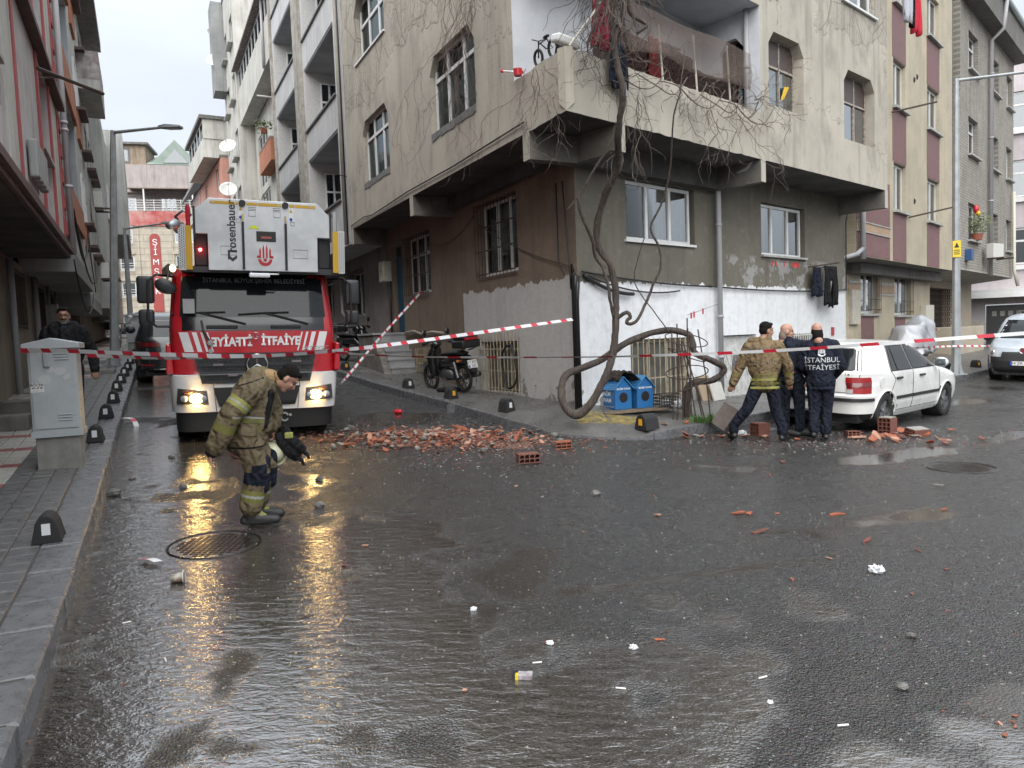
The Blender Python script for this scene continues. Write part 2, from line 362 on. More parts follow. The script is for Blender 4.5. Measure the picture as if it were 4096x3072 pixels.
PAVE = M('wet_dark_pavement', (.085, .083, .08), .36, col2=(.13, .127, .12), vs=2.5, bump=.35, bs=70, rv=.14, dirt=.5, world=True)
pave_r = struct(g.build('pavement', PAVE, smooth=False))
run = 0; acc = [np.array(KB[0])]
def kerb_piece(pts):
    m = MB(); inn = []; 
    for i, p in enumerate(pts):
        a = pts[max(0, i - 1)]; b = pts[min(len(pts) - 1, i + 1)]; d = (b - a)[:2]; d /= np.linalg.norm(d); n_ = np.array([-d[1], d[0]])
        inn.append(p[:2] + n_ * .16)
    r = []
    for p, q in zip(pts, inn):
        r.append([(p[0], p[1], p[2] - .35), (p[0], p[1], p[2] - .012), (p[0] + (q[0] - p[0]) * .1, p[1] + (q[1] - p[1]) * .1, p[2] + .006), (q[0], q[1], p[2] + .006), (q[0], q[1], p[2] - .3)])
    m.rings(r, True, True, True); return m
def kerb_line(pts, L, parent, vis):
    cur = [pts[0]]; acc_ = 0
    for a, b in zip(pts[:-1], pts[1:]):
        seg = np.linalg.norm((b - a)[:2]); d0 = 0
        while acc_ + seg - d0 >= L:
            t_ = (d0 + L - acc_) / seg; p = a + (b - a) * t_; cur.append(p)
            e = (cur[-1] - cur[0])[:2]; e = e / np.linalg.norm(e) * .006; c2 = list(cur); c2[0] = cur[0] + np.array([e[0], e[1], 0]); c2[-1] = cur[-1] - np.array([e[0], e[1], 0])
            kerb_piece(c2).build('kerb_stone', KERB, parent); cur = [p]; d0 = (d0 + L - acc_); acc_ = 0
        acc_ += seg - d0; cur.append(b)
kp = [np.array(p) for p in KB]
kerb_line([p for p in kp if True][5 * 3:], .62, pave_r, None)
# yellow tactile plates on the dropped corner
YEL = M('worn_yellow_tactile', (.33, .25, .07), .5, col2=(.10, .09, .06), vs=9, bump=.3, bs=120, world=True)
for i in range(5):
    for j in range(2):
        x = 1.02 + i * .205; y = 11.62 - i * .012 + j * .205
        m = MB(); hh = [rpz(x + a, y + b) + .006 for b in (0, .2) for a in (0, .2)]; z = sum(hh) / 4 - .003
        m.hexa([(x + a * .2, y + b * .2, hh[b * 2 + a] - k) for k in (.04, 0) for b in (0, 1) for a in (0, 1)])
        for a in range(4):
            for b in range(4): m.cyl((x + .03 + a * .047, y + .03 + b * .047, z), (x + .03 + a * .047, y + .03 + b * .047, z + .006), .014, 6, .009)
        m.build('tactile_plate', YEL, pave_r)
# ================================================================ BUILDING HELPERS
def wall(mb, f, s0, s1, z0, z1, ops=(), v=0, dep=.25):
    S_ = sorted({s0, s1} | {x for o in ops for x in o[:2]}); Z_ = sorted({z0, z1} | {x for o in ops for x in o[2:4]})
    for i in range(len(S_) - 1):
        for j in range(len(Z_) - 1):
            a, b, c, d = S_[i], S_[i + 1], Z_[j], Z_[j + 1]; ms, mz = (a + b) / 2, (c + d) / 2
            if any(o[0] < ms < o[1] and o[2] < mz < o[3] for o in ops): continue
            mb.quad(f.P(a, v, c), f.P(b, v, c), f.P(b, v, d), f.P(a, v, d))
    for o in ops:
        a, b, c, d = o[:4]; h = o[4] if len(o) > 4 else 0; i = v - dep
        if not h: pts = [(a, c), (b, c), (b, d), (a, d)]
        else:
            pts = [(a, c), (b, c), (b, d - h), (b - h * .8, d), (a + h * .8, d), (a, d - h)]
            mb.quad(f.P(b, v, d - h), f.P(b, v, d), f.P(b - h * .8, v, d)); mb.quad(f.P(a, v, d), f.P(a, v, d - h), f.P(a + h * .8, v, d))
        for k in range(len(pts)):
            p, q = pts[k], pts[(k + 1) % len(pts)]
            mb.quad(f.P(p[0], v, p[1]), f.P(q[0], v, q[1]), f.P(q[0], i, q[1]), f.P(p[0], i, p[1]))
def window(root, f, a, b, c, d, v, mull=(), trans=None, fw=.055, mat=None, curt=None, glass=None, sill=0, tilt=None, sillm=None):
    mat = mat or WHITE; glass = glass or GLASS
    m = MB(); dp = .05
    m.fb(f, a, a + fw, v - dp, v, c, d); m.fb(f, b - fw, b, v - dp, v, c, d)
    m.fb(f, a + fw, b - fw, v - dp, v - .002, c, c + fw); m.fb(f, a + fw, b - fw, v - dp, v - .002, d - fw, d)
    ms = [a + fw / 2] + [a + (b - a) * x for x in mull] + [b - fw / 2]
    for x in ms[1:-1]: m.fb(f, x - fw * .6, x + fw * .6, v - dp, v + .004, c + fw, d - fw)
    zs = [c + fw / 2, d - fw / 2]
    if trans:
        zt = c + (d - c) * trans; m.fb(f, a + fw, b - fw, v - dp, v + .007, zt - fw * .6, zt + fw * .6); zs = [zs[0], zt, zs[1]]
    w_ = m.build('window', mat, root)
    for i in range(len(ms) - 1):
        for j in range(len(zs) - 1):
            g_ = MB(); g_.fb(f, ms[i] + fw / 2, ms[i + 1] - fw / 2, v - .034, v - .028, zs[j] + fw / 2, zs[j + 1] - fw / 2); g_.build('pane', glass, w_)
    if curt:
        n_ = len(ms) - 1
        for i in range(n_):
            k = curt[i % len(curt)]
            if not k: continue
            g_ = MB(); s0, s1 = ms[i], ms[i + 1]; ph = rnd.random() * 6
            g_.grid(lambda x, y: f.P(s0 + (s1 - s0) * x, v - .14 + .018 * math.sin(x * (s1 - s0) * 55 + ph + y * .6) + .01 * math.sin(x * 17 + ph), c + .03 + (d - c - .06) * y), 26, 3)
            g_.build('curtain', k, w_, smooth=True)
    if sill:
        g_ = MB(); g_.fb(f, a - .06, b + .06, v - .02, v + sill, c - .045, c - .002); g_.build('sill', sillm or SILL, w_)
    return w_
def bars(root, f, a, b, c, d, v, n, hb=(.08, .36, .64, .92), r=.008, mat=None, name='window_grille'):
    m = MB()
    for i in range(n):
        x = a + (b - a) * i / (n - 1); m.tube([f.P(x, v, c), f.P(x, v, d)], r, 5)
    for k in hb:
        z = c + (d - c) * k; m.fb(f, a - .02, b + .02, v - .012, v + .004, z - .012, z + .012)
    for x in (a, b):
        for z in (c + .12, d - .12): m.tube([f.P(x, v, z), f.P(x, v - .16, z)], r, 5)
    return m.build(name, mat or IRON, root)
def pipe(root, pts, r, name='drain_pipe', mat=None, clamps=()):
    m = MB(); m.tube(pts, r, 10)
    for k in clamps: m.tube([Vector(k) - Vector((0, 0, .03)), Vector(k) + Vector((0, 0, .03))], r * 1.25, 10)
    return m.build(name, mat or PVC, root, smooth=True)
def sag(a, b, d, n=14):
    a, b = Vector(a), Vector(b); return [a.lerp(b, i / n) - Vector((0, 0, d * 4 * (i / n) * (1 - i / n))) for i in range(n + 1)]
SILL = M('stone_sill', (.42, .42, .4), .5, col2=(.3, .3, .28), vs=6, streak=.3)
CONC = M('raw_concrete', (.2, .19, .175), .85, col2=(.13, .125, .115), vs=3, bump=.4, bs=40, streak=.4, world=True)
SOFF = M('dark_soffit', (.1, .095, .09), .9, col2=(.045, .043, .042), vs=1.6, bump=.3, bs=30, world=True)  # dark mottled colour for undersides and the ring beam
# ================================================================ CORNER BUILDING
def plaster_upper():
    m = bpy.data.materials.new('weathered_beige_plaster'); t = NT(m); pos = t.n('NewGeometry', out=0)
    z = t.n('SeparateXYZ', {0: pos}, out=2)
    n1 = t.noise(pos, .9, 6, .6); n2 = t.noise(pos, 6, 5, .6); st = t.noise(t.mapping(pos, (2.2, 2.2, .18)), 1.3, 6, .62); st2 = t.noise(t.mapping(pos, (9, 9, .5)), 1.1, 4, .6)
    c = t.mix(t.ramp(n1, .32, .68), (.47, .433, .362, 1), (.36, .33, .28, 1)); c = t.mix(t.math('MULTIPLY', t.ramp(n2, .4, .7), .35), c, (.46, .425, .365, 1))
    c = t.mix(t.math('MULTIPLY', t.ramp(st, .53, .75), .5), c, (.11, .1, .088, 1)); c = t.mix(t.math('MULTIPLY', t.ramp(st2, .58, .8), .15), c, (.1, .095, .085, 1))
    c = t.mix(t.math('MULTIPLY', t.ramp(t.noise(t.mapping(pos, (1, 1, .6)), 1.5, 6, .62), .52, .66), .42), c, (.17, .158, .14, 1))
    # scratched render above a ragged line
    edge = t.math('ADD', z, t.math('MULTIPLY', t.math('SUBTRACT', t.noise(pos, .8, 4, .6), .5), 2.6)); up = t.ramp(edge, 7.95, 8.0)
    wv = t.n('TexWave', {'Vector': t.mapping(pos, (1, 1, .35)), 'Scale': 9.0, 'Distortion': 7.0, 'Detail': 2.0, 'Detail Scale': 1.6}, out=1)
    vr = t.n('TexVoronoi', {'Vector': pos, 'Scale': 1.1}, feature='DISTANCE_TO_EDGE'); ln = t.math('MULTIPLY', t.ramp(vr, .0, .02, 1, 0), up)
    c = t.mix(t.math('MULTIPLY', t.math('MULTIPLY', up, t.ramp(wv, .0, .3, 1, 0)), .55), c, (.14, .125, .1, 1)); c = t.mix(t.math('MULTIPLY', ln, .6), c, (.1, .09, .075, 1))
    ck = t.n('TexVoronoi', {'Vector': t.n('VectorMath', {0: pos, 1: t.n('TexNoise', {'Vector': pos, 'Scale': 2.5, 'Detail': 4.0}, out=1)}, operation='ADD'), 'Scale': .32}, feature='DISTANCE_TO_EDGE')
    c = t.mix(t.math('MULTIPLY', t.ramp(ck, .0, .006, 1, 0), .55), c, (.07, .065, .055, 1))
    h = t.math('ADD', t.math('MULTIPLY', t.noise(pos, 22, 5, .65), .5), t.math('MULTIPLY', t.math('MULTIPLY', wv, up), .5)); h = t.math('ADD', h, t.math('MULTIPLY', up, .5))
    p = t.n('BsdfPrincipled', {'Base Color': c, 'Roughness': .88, 'Normal': t.n('Bump', {'Strength': .5, 'Distance': .025, 'Height': h})}); t.n('OutputMaterial', {0: p}); return m
def plaster_gf(name, b1, b2, paint, zp, smax, fr, peel, stain):
    m = bpy.data.materials.new(name); t = NT(m); pos = t.n('NewGeometry', out=0); z = t.n('SeparateXYZ', {0: pos}, out=2); s = dotn(t, pos, fr, 's')
    n1 = t.noise(pos, 1.1, 6, .6); n2 = t.noise(pos, 7, 5, .6); st = t.noise(t.mapping(pos, (2.6, 2.6, .2)), 1.4, 6, .62)
    c = t.mix(t.ramp(n1, .3, .7), c4(b1), c4(b2)); c = t.mix(t.math('MULTIPLY', t.ramp(st, .5, .75), .55), c, (.07, .06, .05, 1))
    c = t.mix(t.math('MULTIPLY', t.ramp(n2, .55, .75), .3), c, (.3, .27, .22, 1))
    rag = t.math('MULTIPLY', t.math('SUBTRACT', t.noise(t.mapping(pos, (2.5, 2.5, 1)), 1.2, 6, .7), .5), .42)
    zz = t.math('ADD', z, rag)
    if fr is FB:  # paint line climbs towards the far end
        zz = t.math('SUBTRACT', zz, t.ramp(s, 5.2, 5.35, 0, .0))
    mk = t.ramp(zz, zp, zp - .015); mk = t.math('MULTIPLY', mk, t.ramp(t.math('ADD', s, t.math('MULTIPLY', rag, .25)), smax, smax - .02))
    pc = t.mix(t.math('MULTIPLY', t.ramp(n2, .45, .75), stain), c4(paint), (.33, .32, .31, 1)); pc = t.mix(t.math('MULTIPLY', t.ramp(st, .52, .8), stain * 1.1), pc, (.22, .21, .2, 1))
    pl = t.math('ADD', t.noise(pos, 2.6, 6, .68), t.ramp(z, .4, 1.25, .18, -.1)); pk = t.ramp(pl, .615, .625)
    pc = t.mix(t.math('MULTIPLY', pk, peel), pc, (.2, .185, .165, 1))
    # half washed-out patches just above the paint on the far right
    if fr is FB:
        pa = t.math('MULTIPLY', t.math('MULTIPLY', t.ramp(t.noise(pos, 2.2, 6, .7), .5, .56), t.ramp(s, 5.3, 5.8)), t.ramp(z, 3.3, 3.2)); c = t.mix(t.math('MULTIPLY', pa, .55), c, (.42, .42, .42, 1))
        pc = t.mix(t.math('MULTIPLY', t.ramp(s, 5.3, 11, 0, .5), 1), pc, (.4, .4, .39, 1))
    c = t.mix(mk, c, pc)
    p = t.n('BsdfPrincipled', {'Base Color': c, 'Roughness': .85, 'Normal': t.n('Bump', {'Strength': .45, 'Distance': .02, 'Height': t.math('ADD', t.noise(pos, 24, 5, .65), t.math('MULTIPLY', t.math('SUBTRACT', mk, t.math('MULTIPLY', pk, .8)), .4))})}); t.n('OutputMaterial', {0: p}); return m
PU = plaster_upper()
PGA = plaster_gf('brown_plaster', (.225, .168, .122), (.155, .12, .094), (.5, .485, .47), 2.72, 6.1, FA, .9, .45)
PGB = plaster_gf('dark_olive_plaster', (.165, .15, .118), (.115, .106, .087), (.76, .78, .8), 2.62, 99, FB, .85, .3)
BALW = M('balcony_whitewash', (.62, .64, .67), .85, col2=(.52, .54, .57), vs=2, bump=.2, bs=20, dirt=.2, world=True)
cb = thing('apartment_building', 'weathered beige corner apartment block with a vine, corner balcony and white painted base', 'building', (.897, 10.53, 0), world=True)
ZS, ZR, ZC = 4.87, 5.74, 7.65
g = MB()
opA = [(2.95, 5.09, 5.8, 7.27, .32), (7.78, 9.9, 5.78, 7.33, .32), (7.75, 10.2, 8.87, 10.4, .32), (2.95, 5.1, 8.87, 10.4, .32)]
wall(g, FA, 1.52, 11.45, ZS, 11.6, opA); wall(g, FA, 0, 1.52, ZC, 11.6)
g.build('upper_wall', PU, cb)
g = MB()
opB = [(5.5, 6.85, 5.93, 7.3, .24), (8.63, 10.18, 5.76, 7.25, .26), (8.55, 10.24, 8.64, 10.1)]
wall(g, FB, 5.2, 10.88, ZS, 11.6, opB); wall(g, FB, 0, 5.2, ZC, 11.6, [(2, 3.6, 8.64, 10.1)])
g.quad(FB.P(10.88, 0, ZS), FB.P(10.88, -5, ZS), FB.P(10.88, -5, 11.6), FB.P(10.88, 0, 11.6))
g.build('upper_wall', PU, cb)
# parapets with a broken, uneven coping
def parapet(f, s0, s1):
    m = MB(); n_ = max(4, int((s1 - s0) / .07)); rg = []
    for i in range(n_ + 1):
        s_ = s0 + (s1 - s0) * i / n_; j = .022 * mnoise.noise((s_ * 6, 3, f.a)) + .012 * mnoise.noise((s_ * 19, 1, f.a)); k = .02 * mnoise.noise((s_ * 5, 9, f.a)) if .2 < s_ < 4.9 else 0
        rg.append([f.P(s_, 0, ZS + k), f.P(s_, 0, ZR + j), f.P(s_, -.14, ZR + j + .01), f.P(s_, -.14, ZS + .13)])
    m.rings(rg); return m
parapet(FA, 0.0, 1.52).build('balcony_parapet', PU, cb)
parapet(FB, 0.0, 5.2).build('balcony_parapet', PU, cb)
def poly_slab(pts, z0, z1): m = MB(); m.prism(pts, lambda a, b, d: (a, b, d), z0, z1); return m
i_ = lambda a, b: tuple(isect(a, b))
outline = [FA.P(11.45, 0, 0)[:2], tuple(FA.o), FB.P(10.88, 0, 0)[:2], FB.P(10.88, -5, 0)[:2], FA.P(11.45, -5, 0)[:2]]
inn = lambda a, b: [FA.P(11.44, -a, 0)[:2], i_(a, b), FB.P(10.87, -b, 0)[:2], FB.P(10.87, -6, 0)[:2], FA.P(11.44, -6, 0)[:2]]
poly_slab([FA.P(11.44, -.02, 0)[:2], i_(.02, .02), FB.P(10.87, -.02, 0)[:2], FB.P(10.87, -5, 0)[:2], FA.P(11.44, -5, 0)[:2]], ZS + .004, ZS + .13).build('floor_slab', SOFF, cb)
poly_slab([FA.P(11.44, -.02, 0)[:2], i_(.02, .02), FB.P(10.87, -.02, 0)[:2], FB.P(10.87, -5, 0)[:2], FA.P(11.44, -5, 0)[:2]], ZC + .003, ZC + .16).build('floor_slab', BALW, cb)
poly_slab(outline, 11.605, 11.75).build('roof_slab', CONC, cb)
poly_slab(inn(1.95, 2.1), -.5, 11.6).build('dark_core', DARK, cb)  # added filler box: stops light leaking in behind the windows
SBM = M('shaded_stained_beam', (.17, .16, .14), .9, col2=(.1, .095, .085), vs=2.5, bump=.3, bs=30, world=True)  # dark beam sides: dirt and shade both put into the colour
# brackets under the overhang
for s_ in (1.18, 6.44, 11.28):
    g = MB(); g.fb(FA, s_ - .1, s_ + .1, -.97, .003, 4.45, ZS); bm = g.build('beam', SBM, cb); g = MB(); g.fb(FA, s_ - .1, s_ + .1, .003, .012, 4.45, ZS); g.build('beam_end', PU, bm)
for s_ in (1.17, 5.24, 10.8):
    g = MB(); g.fb(FB, s_ - .08, s_ + .08, -1.1, .003, 4.46, ZS); bm = g.build('beam', SBM, cb); g = MB(); g.fb(FB, s_ - .08, s_ + .08, .003, .012, 4.46, ZS); g.build('beam_end', PU, bm)
g = MB()   # thick transfer beam round the recessed corner
pA_, pB_ = isect(.97 - .12, 1.1 - .12), None
g.prism([tuple(isect(.80, .9)), FB.P(5.2, -.9, 0)[:2], FB.P(5.2, -1.1, 0)[:2], tuple(isect(.97, 1.1))], lambda a, b, d: (a, b, d), 4.47, ZS)
g.prism([tuple(isect(.80, .9)), tuple(isect(.97, 1.1)), FA.P(6.4, -.97, 0)[:2], FA.P(6.4, -.80, 0)[:2]], lambda a, b, d: (a, b, d), 4.60, ZS - .003)
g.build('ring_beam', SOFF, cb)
# balcony inside
g = MB(); sAe = (isect(1.25, 1.25) - FA.o) @ FA.u; sBe = (isect(1.25, 1.25) - FB.o) @ FB.u
wall(g, FB, sBe, 5.2, ZS + .13, ZC, [(2.0, 3.0, 5.0, 7.1), (3.5, 4.5, 5.9, 7.1)], v=-1.25, dep=.15)
wall(g, FA, sAe - .0, 1.52, ZS + .13, ZC, [], v=-1.25)
g.quad(FA.P(1.52, 0, ZS + .13), FA.P(1.52, -1.25, ZS + .13), FA.P(1.52, -1.25, ZC), FA.P(1.52, 0, ZC))
FRt = Fr(*FB.P(5.2, 0, 0)[:2], AZB - math.pi / 2, 1)     # return wall looking back along the balcony
FRt.n = -FB.u
wall(g, FRt, 0, 1.25, ZS + .13, ZC, [(.34, .86, 5.85, 7.22, .2)], v=0, dep=.15)
g.build('balcony_wall', BALW, cb)
window(cb, FRt, .34, .86, 5.85, 7.22, -.12, (.5,), None, .05, M('brown_frame', (.09, .05, .04), .6), (CURTB,))
window(cb, FB, 3.5, 4.5, 5.9, 7.1, -1.38, (.5,), None, .05, None, (CURTB, None))
g = MB(); g.fb(FB, 2.02, 2.98, -1.4, -1.34, 5.0, 7.08); g.build('balcony_door', M('dark_wood', (.05, .03, .025), .6), cb)
# first floor windows
WOODF = M('peeling_wood_frame', (.2, .16, .13), .7, col2=(.45, .42, .38), vs=18)
window(cb, FA, 2.97, 5.07, 5.82, 7.27, -.11, (.31, .68), .70, .06, None, (CURT, CURT, CURTB), sill=0)
window(cb, FA, 7.8, 9.88, 5.8, 7.33, -.11, (.33, .67), .70, .06, None, (CURTB, CURT, CURTB))
window(cb, FA, 7.8, 10.15, 8.89, 10.4, -.16, (.33, .67), .6, .06, None, (CURT,), sill=.2, sillm=WHITE)
window(cb, FA, 2.97, 5.08, 8.89, 10.4, -.16, (.33, .67), .6, .06, None, (CURT,), sill=.2)
FROST = M('brown_film_pane', (.085, .06, .055), .45, col2=(.06, .045, .04), vs=20)
PALEC = M('pale_blue_sheet', (.5, .56, .57), .9)
w3 = window(cb, FB, 5.52, 6.83, 5.95, 7.3, -.2, (.55,), .6, .035, WOODF, (PALEC, PALEC))
w4 = window(cb, FB, 8.65, 10.16, 5.78, 7.25, -.2, (.6,), .6, .035, WOODF, (CURT, None), GLASSB)
for wn_, a, b, c, d in ((w3, 5.55, 6.8, 6.79, 7.27), (w4, 8.68, 10.13, 6.7, 7.22)):
    g = MB(); g.fb(FB, a, b, -.215, -.207, c, d); g.build('brown_film', FROST, wn_)
g = MB(); g.hexa([FB.P(*p) for p in ((6.28, -.19, 6.19), (6.4, -.19, 6.22), (6.28, -.185, 6.21), (6.4, -.185, 6.25), (6.42, -.19, 6.44), (6.6, -.19, 6.47), (6.42, -.185, 6.47), (6.6, -.185, 6.5))]); g.build('yellow_strip', M('yellow_cloth', (.7, .45, .04), .7), w3)
window(cb, FB, 8.57, 10.22, 8.66, 10.1, -.12, (.33, .67), None, .06, None, (CURT,), sill=.18, sillm=WHITE)
window(cb, FB, 2.02, 3.58, 8.66, 10.1, -.12, (.5,), None, .06, None, (CURT,))
# broken mortar around the wide A windows
for a, b, c in ((2.95, 5.09, 5.8), (7.78, 9.9, 5.78)):
    m = MB(); n_ = 26
    m.rings([[FA.P(a + (b - a) * i / n_, -.14, c + .03), FA.P(a + (b - a) * i / n_, .012, c + .03 + .02 * mnoise.noise((i * .7, a, 0))), FA.P(a + (b - a) * i / n_, .014, c - .11 + .05 * mnoise.noise((i * .5, a, 4)) + .03 * mnoise.noise((i * 1.7, a, 4)))] for i in range(n_ + 1)], True, True)
    m.build('mortar_bed', M('grey_mortar', (.2, .2, .195), .9, col2=(.12, .12, .115), vs=9, bump=.6, bs=30), cb)
# ---- ground floor walls
g = MB(); sg = (GFC - FA.o) @ FA.u
wall(g, FA, sg, 11.42, -.2, ZS, [(3.43, 5.17, 3.0, 4.48), (8.0, 9.77, 2.92, 4.41), (10.08, 10.95, 2.0, 4.34), (3.53, 5.25, .66, 1.67), (8.25, 9.1, .95, 1.52)], v=-.97, dep=.2)
g.build('ground_floor_wall', PGA, cb)
g = MB(); sgb = (GFC - FB.o) @ FB.u
wall(g, FB, sgb, 11.08, -.2, ZS, [(2.57, 4.62, 3.38, 4.44), (7.07, 9.0, 3.3, 4.44), (2.6, 4.37, .5, 1.62), (5.55, 6.8, .36, 1.62), (8.1, 9.35, 1.0, 1.58)], v=-1.1, dep=.16)
g.quad(FB.P(11.08, -1.1, -.2), FB.P(11.08, -5, -.2), FB.P(11.08, -5, ZS), FB.P(11.08, -1.1, ZS))
g.build('ground_floor_wall', PGB, cb)
window(cb, FA, 3.45, 5.15, 3.02, 4.46, -1.1, (.3, .62), None, .06, None, (None, CURT, CURTB))
window(cb, FA, 8.02, 9.75, 2.94, 4.39, -1.1, (.35, .7), .68, .06, None, (CURT, CURT, None))
w5 = window(cb, FB, 2.57, 4.55, 3.38, 4.42, -1.17, (.33, .68), None, .06, None, (None, CURT, CURT), sill=.12, sillm=WHITE)
window(cb, FB, 7.09, 8.95, 3.32, 4.42, -1.19, (.3, .68), None, .06, None, (CURT, CURT, None), sill=.16, sillm=SILL)
bars(cb, FA, 3.45, 5.2, 2.98, 4.49, -.9, 12, (.04, .35, .66, .97))
bars(cb, FA, 8.05, 9.8, 2.9, 4.42, -.9, 12, (.02, .33, .64, .97))
IVB = M('ivory_painted_iron', (.42, .37, .27), .55, col2=(.3, .24, .16), vs=7)
for f, a, b, c, d, v, n_ in ((FA, 3.5, 5.3, .64, 1.86, -.93, 13), (FB, 2.62, 4.36, .5, 1.64, -1.08, 12), (FA, 8.2, 9.2, .95, 1.55, -.93, 10)):
    bars(cb, f, a, b, c, d, v, n_, (.36, .72), .011, IVB)
MURKY = M('murky_basement_pane', (.13, .13, .115), .35, col2=(.08, .08, .07), vs=4)
for f, a, b, c, d, v in ((FA, 3.55, 5.23, .68, 1.65, -1.1), (FB, 2.62, 4.35, .52, 1.6, -1.2), (FA, 8.27, 9.08, .97, 1.5, -1.1), (FB, 8.12, 9.33, 1.02, 1.56, -1.2)):
    window(cb, f, a, b, c, d, v, (.33, .67) if b - a > 1.2 else (.5,), None, .045, IVB, None, MURKY)
WGR = M('white_painted_iron', (.6, .6, .58), .5, col2=(.4, .4, .38), vs=8)
bars(cb, FB, 8.15, 9.3, 1.0, 1.58, -1.06, 12, (.05, .95), .012, WGR)
# blue entrance door with transom
BLUE = M('faded_blue_door', (.018, .10, .17), .5, col2=(.01, .065, .11), vs=3, streak=.3)
g = MB(); g.fb(FA, 10.1, 10.93, -1.15, -1.1, 2.02, 4.05); d_ = g.build('door', BLUE, cb)
for k in range(3):
    g = MB(); g.fb(FA, 10.2, 10.83, -1.1, -1.085, 2.15 + k * .64, 2.68 + k * .64); g.build('door_panel', BLUE, d_)
g = MB(); g.tube([FA.P(10.22, -1.06, 2.95), FA.P(10.22, -1.06, 3.15)], .012, 6); g.build('handle', ALU, d_)
g = MB(); g.fb(FA, 10.1, 10.93, -1.15, -1.11, 4.08, 4.32); g.build('transom', M('dark_pane', (.03, .04, .05), .1), cb)
# white metal basement door
g = MB(); g.fb(FB, 5.57, 6.78, -1.24, -1.2, .3, 1.6); d_ = g.build('door', WGR, cb)
for k in range(4):
    g = MB(); x = 5.64 + k * .28; g.tube([FB.P(x, -1.185, 1.0), FB.P(x + .12, -1.185, 1.25), FB.P(x + .24, -1.185, 1.0), FB.P(x + .12, -1.185, .75), FB.P(x, -1.185, 1.0)], .009, 5)
    g.tube([FB.P(x, -1.185, 1.25), FB.P(x + .24, -1.185, 1.25)], .009, 5); g.build('door_ornament', WGR, d_)
g = MB(); g.fb(FB, 6.0, 6.3, -1.198, -1.19, .75, 1.2); g.build('pane', GLASSB, d_)
# electricity meter boxes, drain pipes and cables that belong to the wall
BOXC = M('cream_meter_box', (.5, .47, .4), .5, col2=(.4, .37, .31), vs=5)
g = MB(); g.fb(FA, 11.0, 11.4, -.97, -.72, 3.42, 3.98); o_ = g.build('meter_box', BOXC, cb, bevel=.015)
g = MB(); g.add([FA.P(s_, -.715, z_) for s_, z_ in ((11.2, 3.84), (11.13, 3.68), (11.19, 3.7), (11.15, 3.55), (11.25, 3.73), (11.2, 3.72))], [[0, 1, 2, 3, 4, 5]]); g.build('lightning_mark', BLACK, o_)
pipe(cb, [FB.P(5.26, -.98, .5), FB.P(5.26, -.98, 4.5), FB.P(5.24, -.94, 4.62), FB.P(5.2, -.3, 4.75), FB.P(5.2, -.15, 4.9)], .055, clamps=[FB.P(5.26, -.98, z_) for z_ in (1.2, 2.0, 3.8)])
pipe(cb, [FRt.P(.25, .05, 5.0), FRt.P(.25, .05, ZC)], .05, clamps=[FRt.P(.25, .05, 6.6)])
pipe(cb, [FA.P(7.2, -.9, 1.9), FA.P(7.9, -.9, 1.95), FA.P(8.6, -.9, 1.9), FA.P(9.2, -.9, 2.0), FA.P(9.9, -.9, 1.97)], .028, 'conduit', M('beige_conduit', (.4, .36, .3), .6))
pipe(cb, [FA.P(10.98, -.9, 3.42), FA.P(11.0, -.9, 2.0)], .03, 'conduit', CABLE)
# corner conduit bundle running up the corner
for k in range(4):
    o = np.array(GFC) + FB.n * .04 + FA.n * (.03 + .035 * k)
    pipe(cb, [(o[0], o[1], .5), (o[0], o[1], 2.3 + .2 * k), (o[0] + .03, o[1] - .02, 2.7 + .02 * k)], .016, 'conduit', CABLE)
# blackened recess pilaster on the corner
g = MB(); 
for nm, pts, r_ in (('cable', [FA.P(11.3, .03, 4.95), FA.P(10, .03, 5.0), FA.P(9.3, .03, 4.93), FA.P(6.6, .03, 5.0), FA.P(4, .03, 4.98), FA.P(1.2, .03, 5.03)], .014), ('cable', [FA.P(1.7, -.93, 4.3), FA.P(1.55, -.9, 3.3), FA.P(1.5, -.9, 2.8), FA.P(1.48, -.9, 2.5)], .012), ('cable', [FA.P(1.9, -.93, 4.3), FA.P(1.85, -.9, 3.0), FA.P(1.6, -.85, 2.75)], .012),
        ('cable', sag(FB.P(1.35, -1.05, 2.78), FB.P(5.1, -1.05, 2.6), .05), .016), ('cable', sag(FB.P(5.1, -1.05, 2.6), FB.P(11.05, -1.05, 2.62), .06), .016), ('cable', sag(FB.P(1.4, -1.05, 2.74), FB.P(4.0, -1.03, 2.5), .14), .014), ('cable', sag(FB.P(1.4, -1.05, 2.72), FB.P(2.6, -1.0, 2.42), .08), .03),
        ('cable', [FB.P(11.0, -1.05, 2.6), FB.P(11.02, -1.05, 3.8), FB.P(11.0, -1.04, 4.3), FB.P(11.06, -1.0, 4.6)], .014), ('cable', sag(FA.P(5.3, -.95, 4.2), FA.P(1.6, -.93, 2.9), .12), .008), ('cable', sag(FA.P(8.0, -.93, 4.1), FA.P(5.3, -.93, 4.3), .25), .008)):
    pipe(cb, pts, r_, 'cable', CABLE)
# house number plate
g = MB(); g.fb(FB, 10.27, 10.42, -1.1, -1.085, 1.5, 1.7); g.build('number_plate', M('red_plate', (.3, .03, .03), .4), cb)
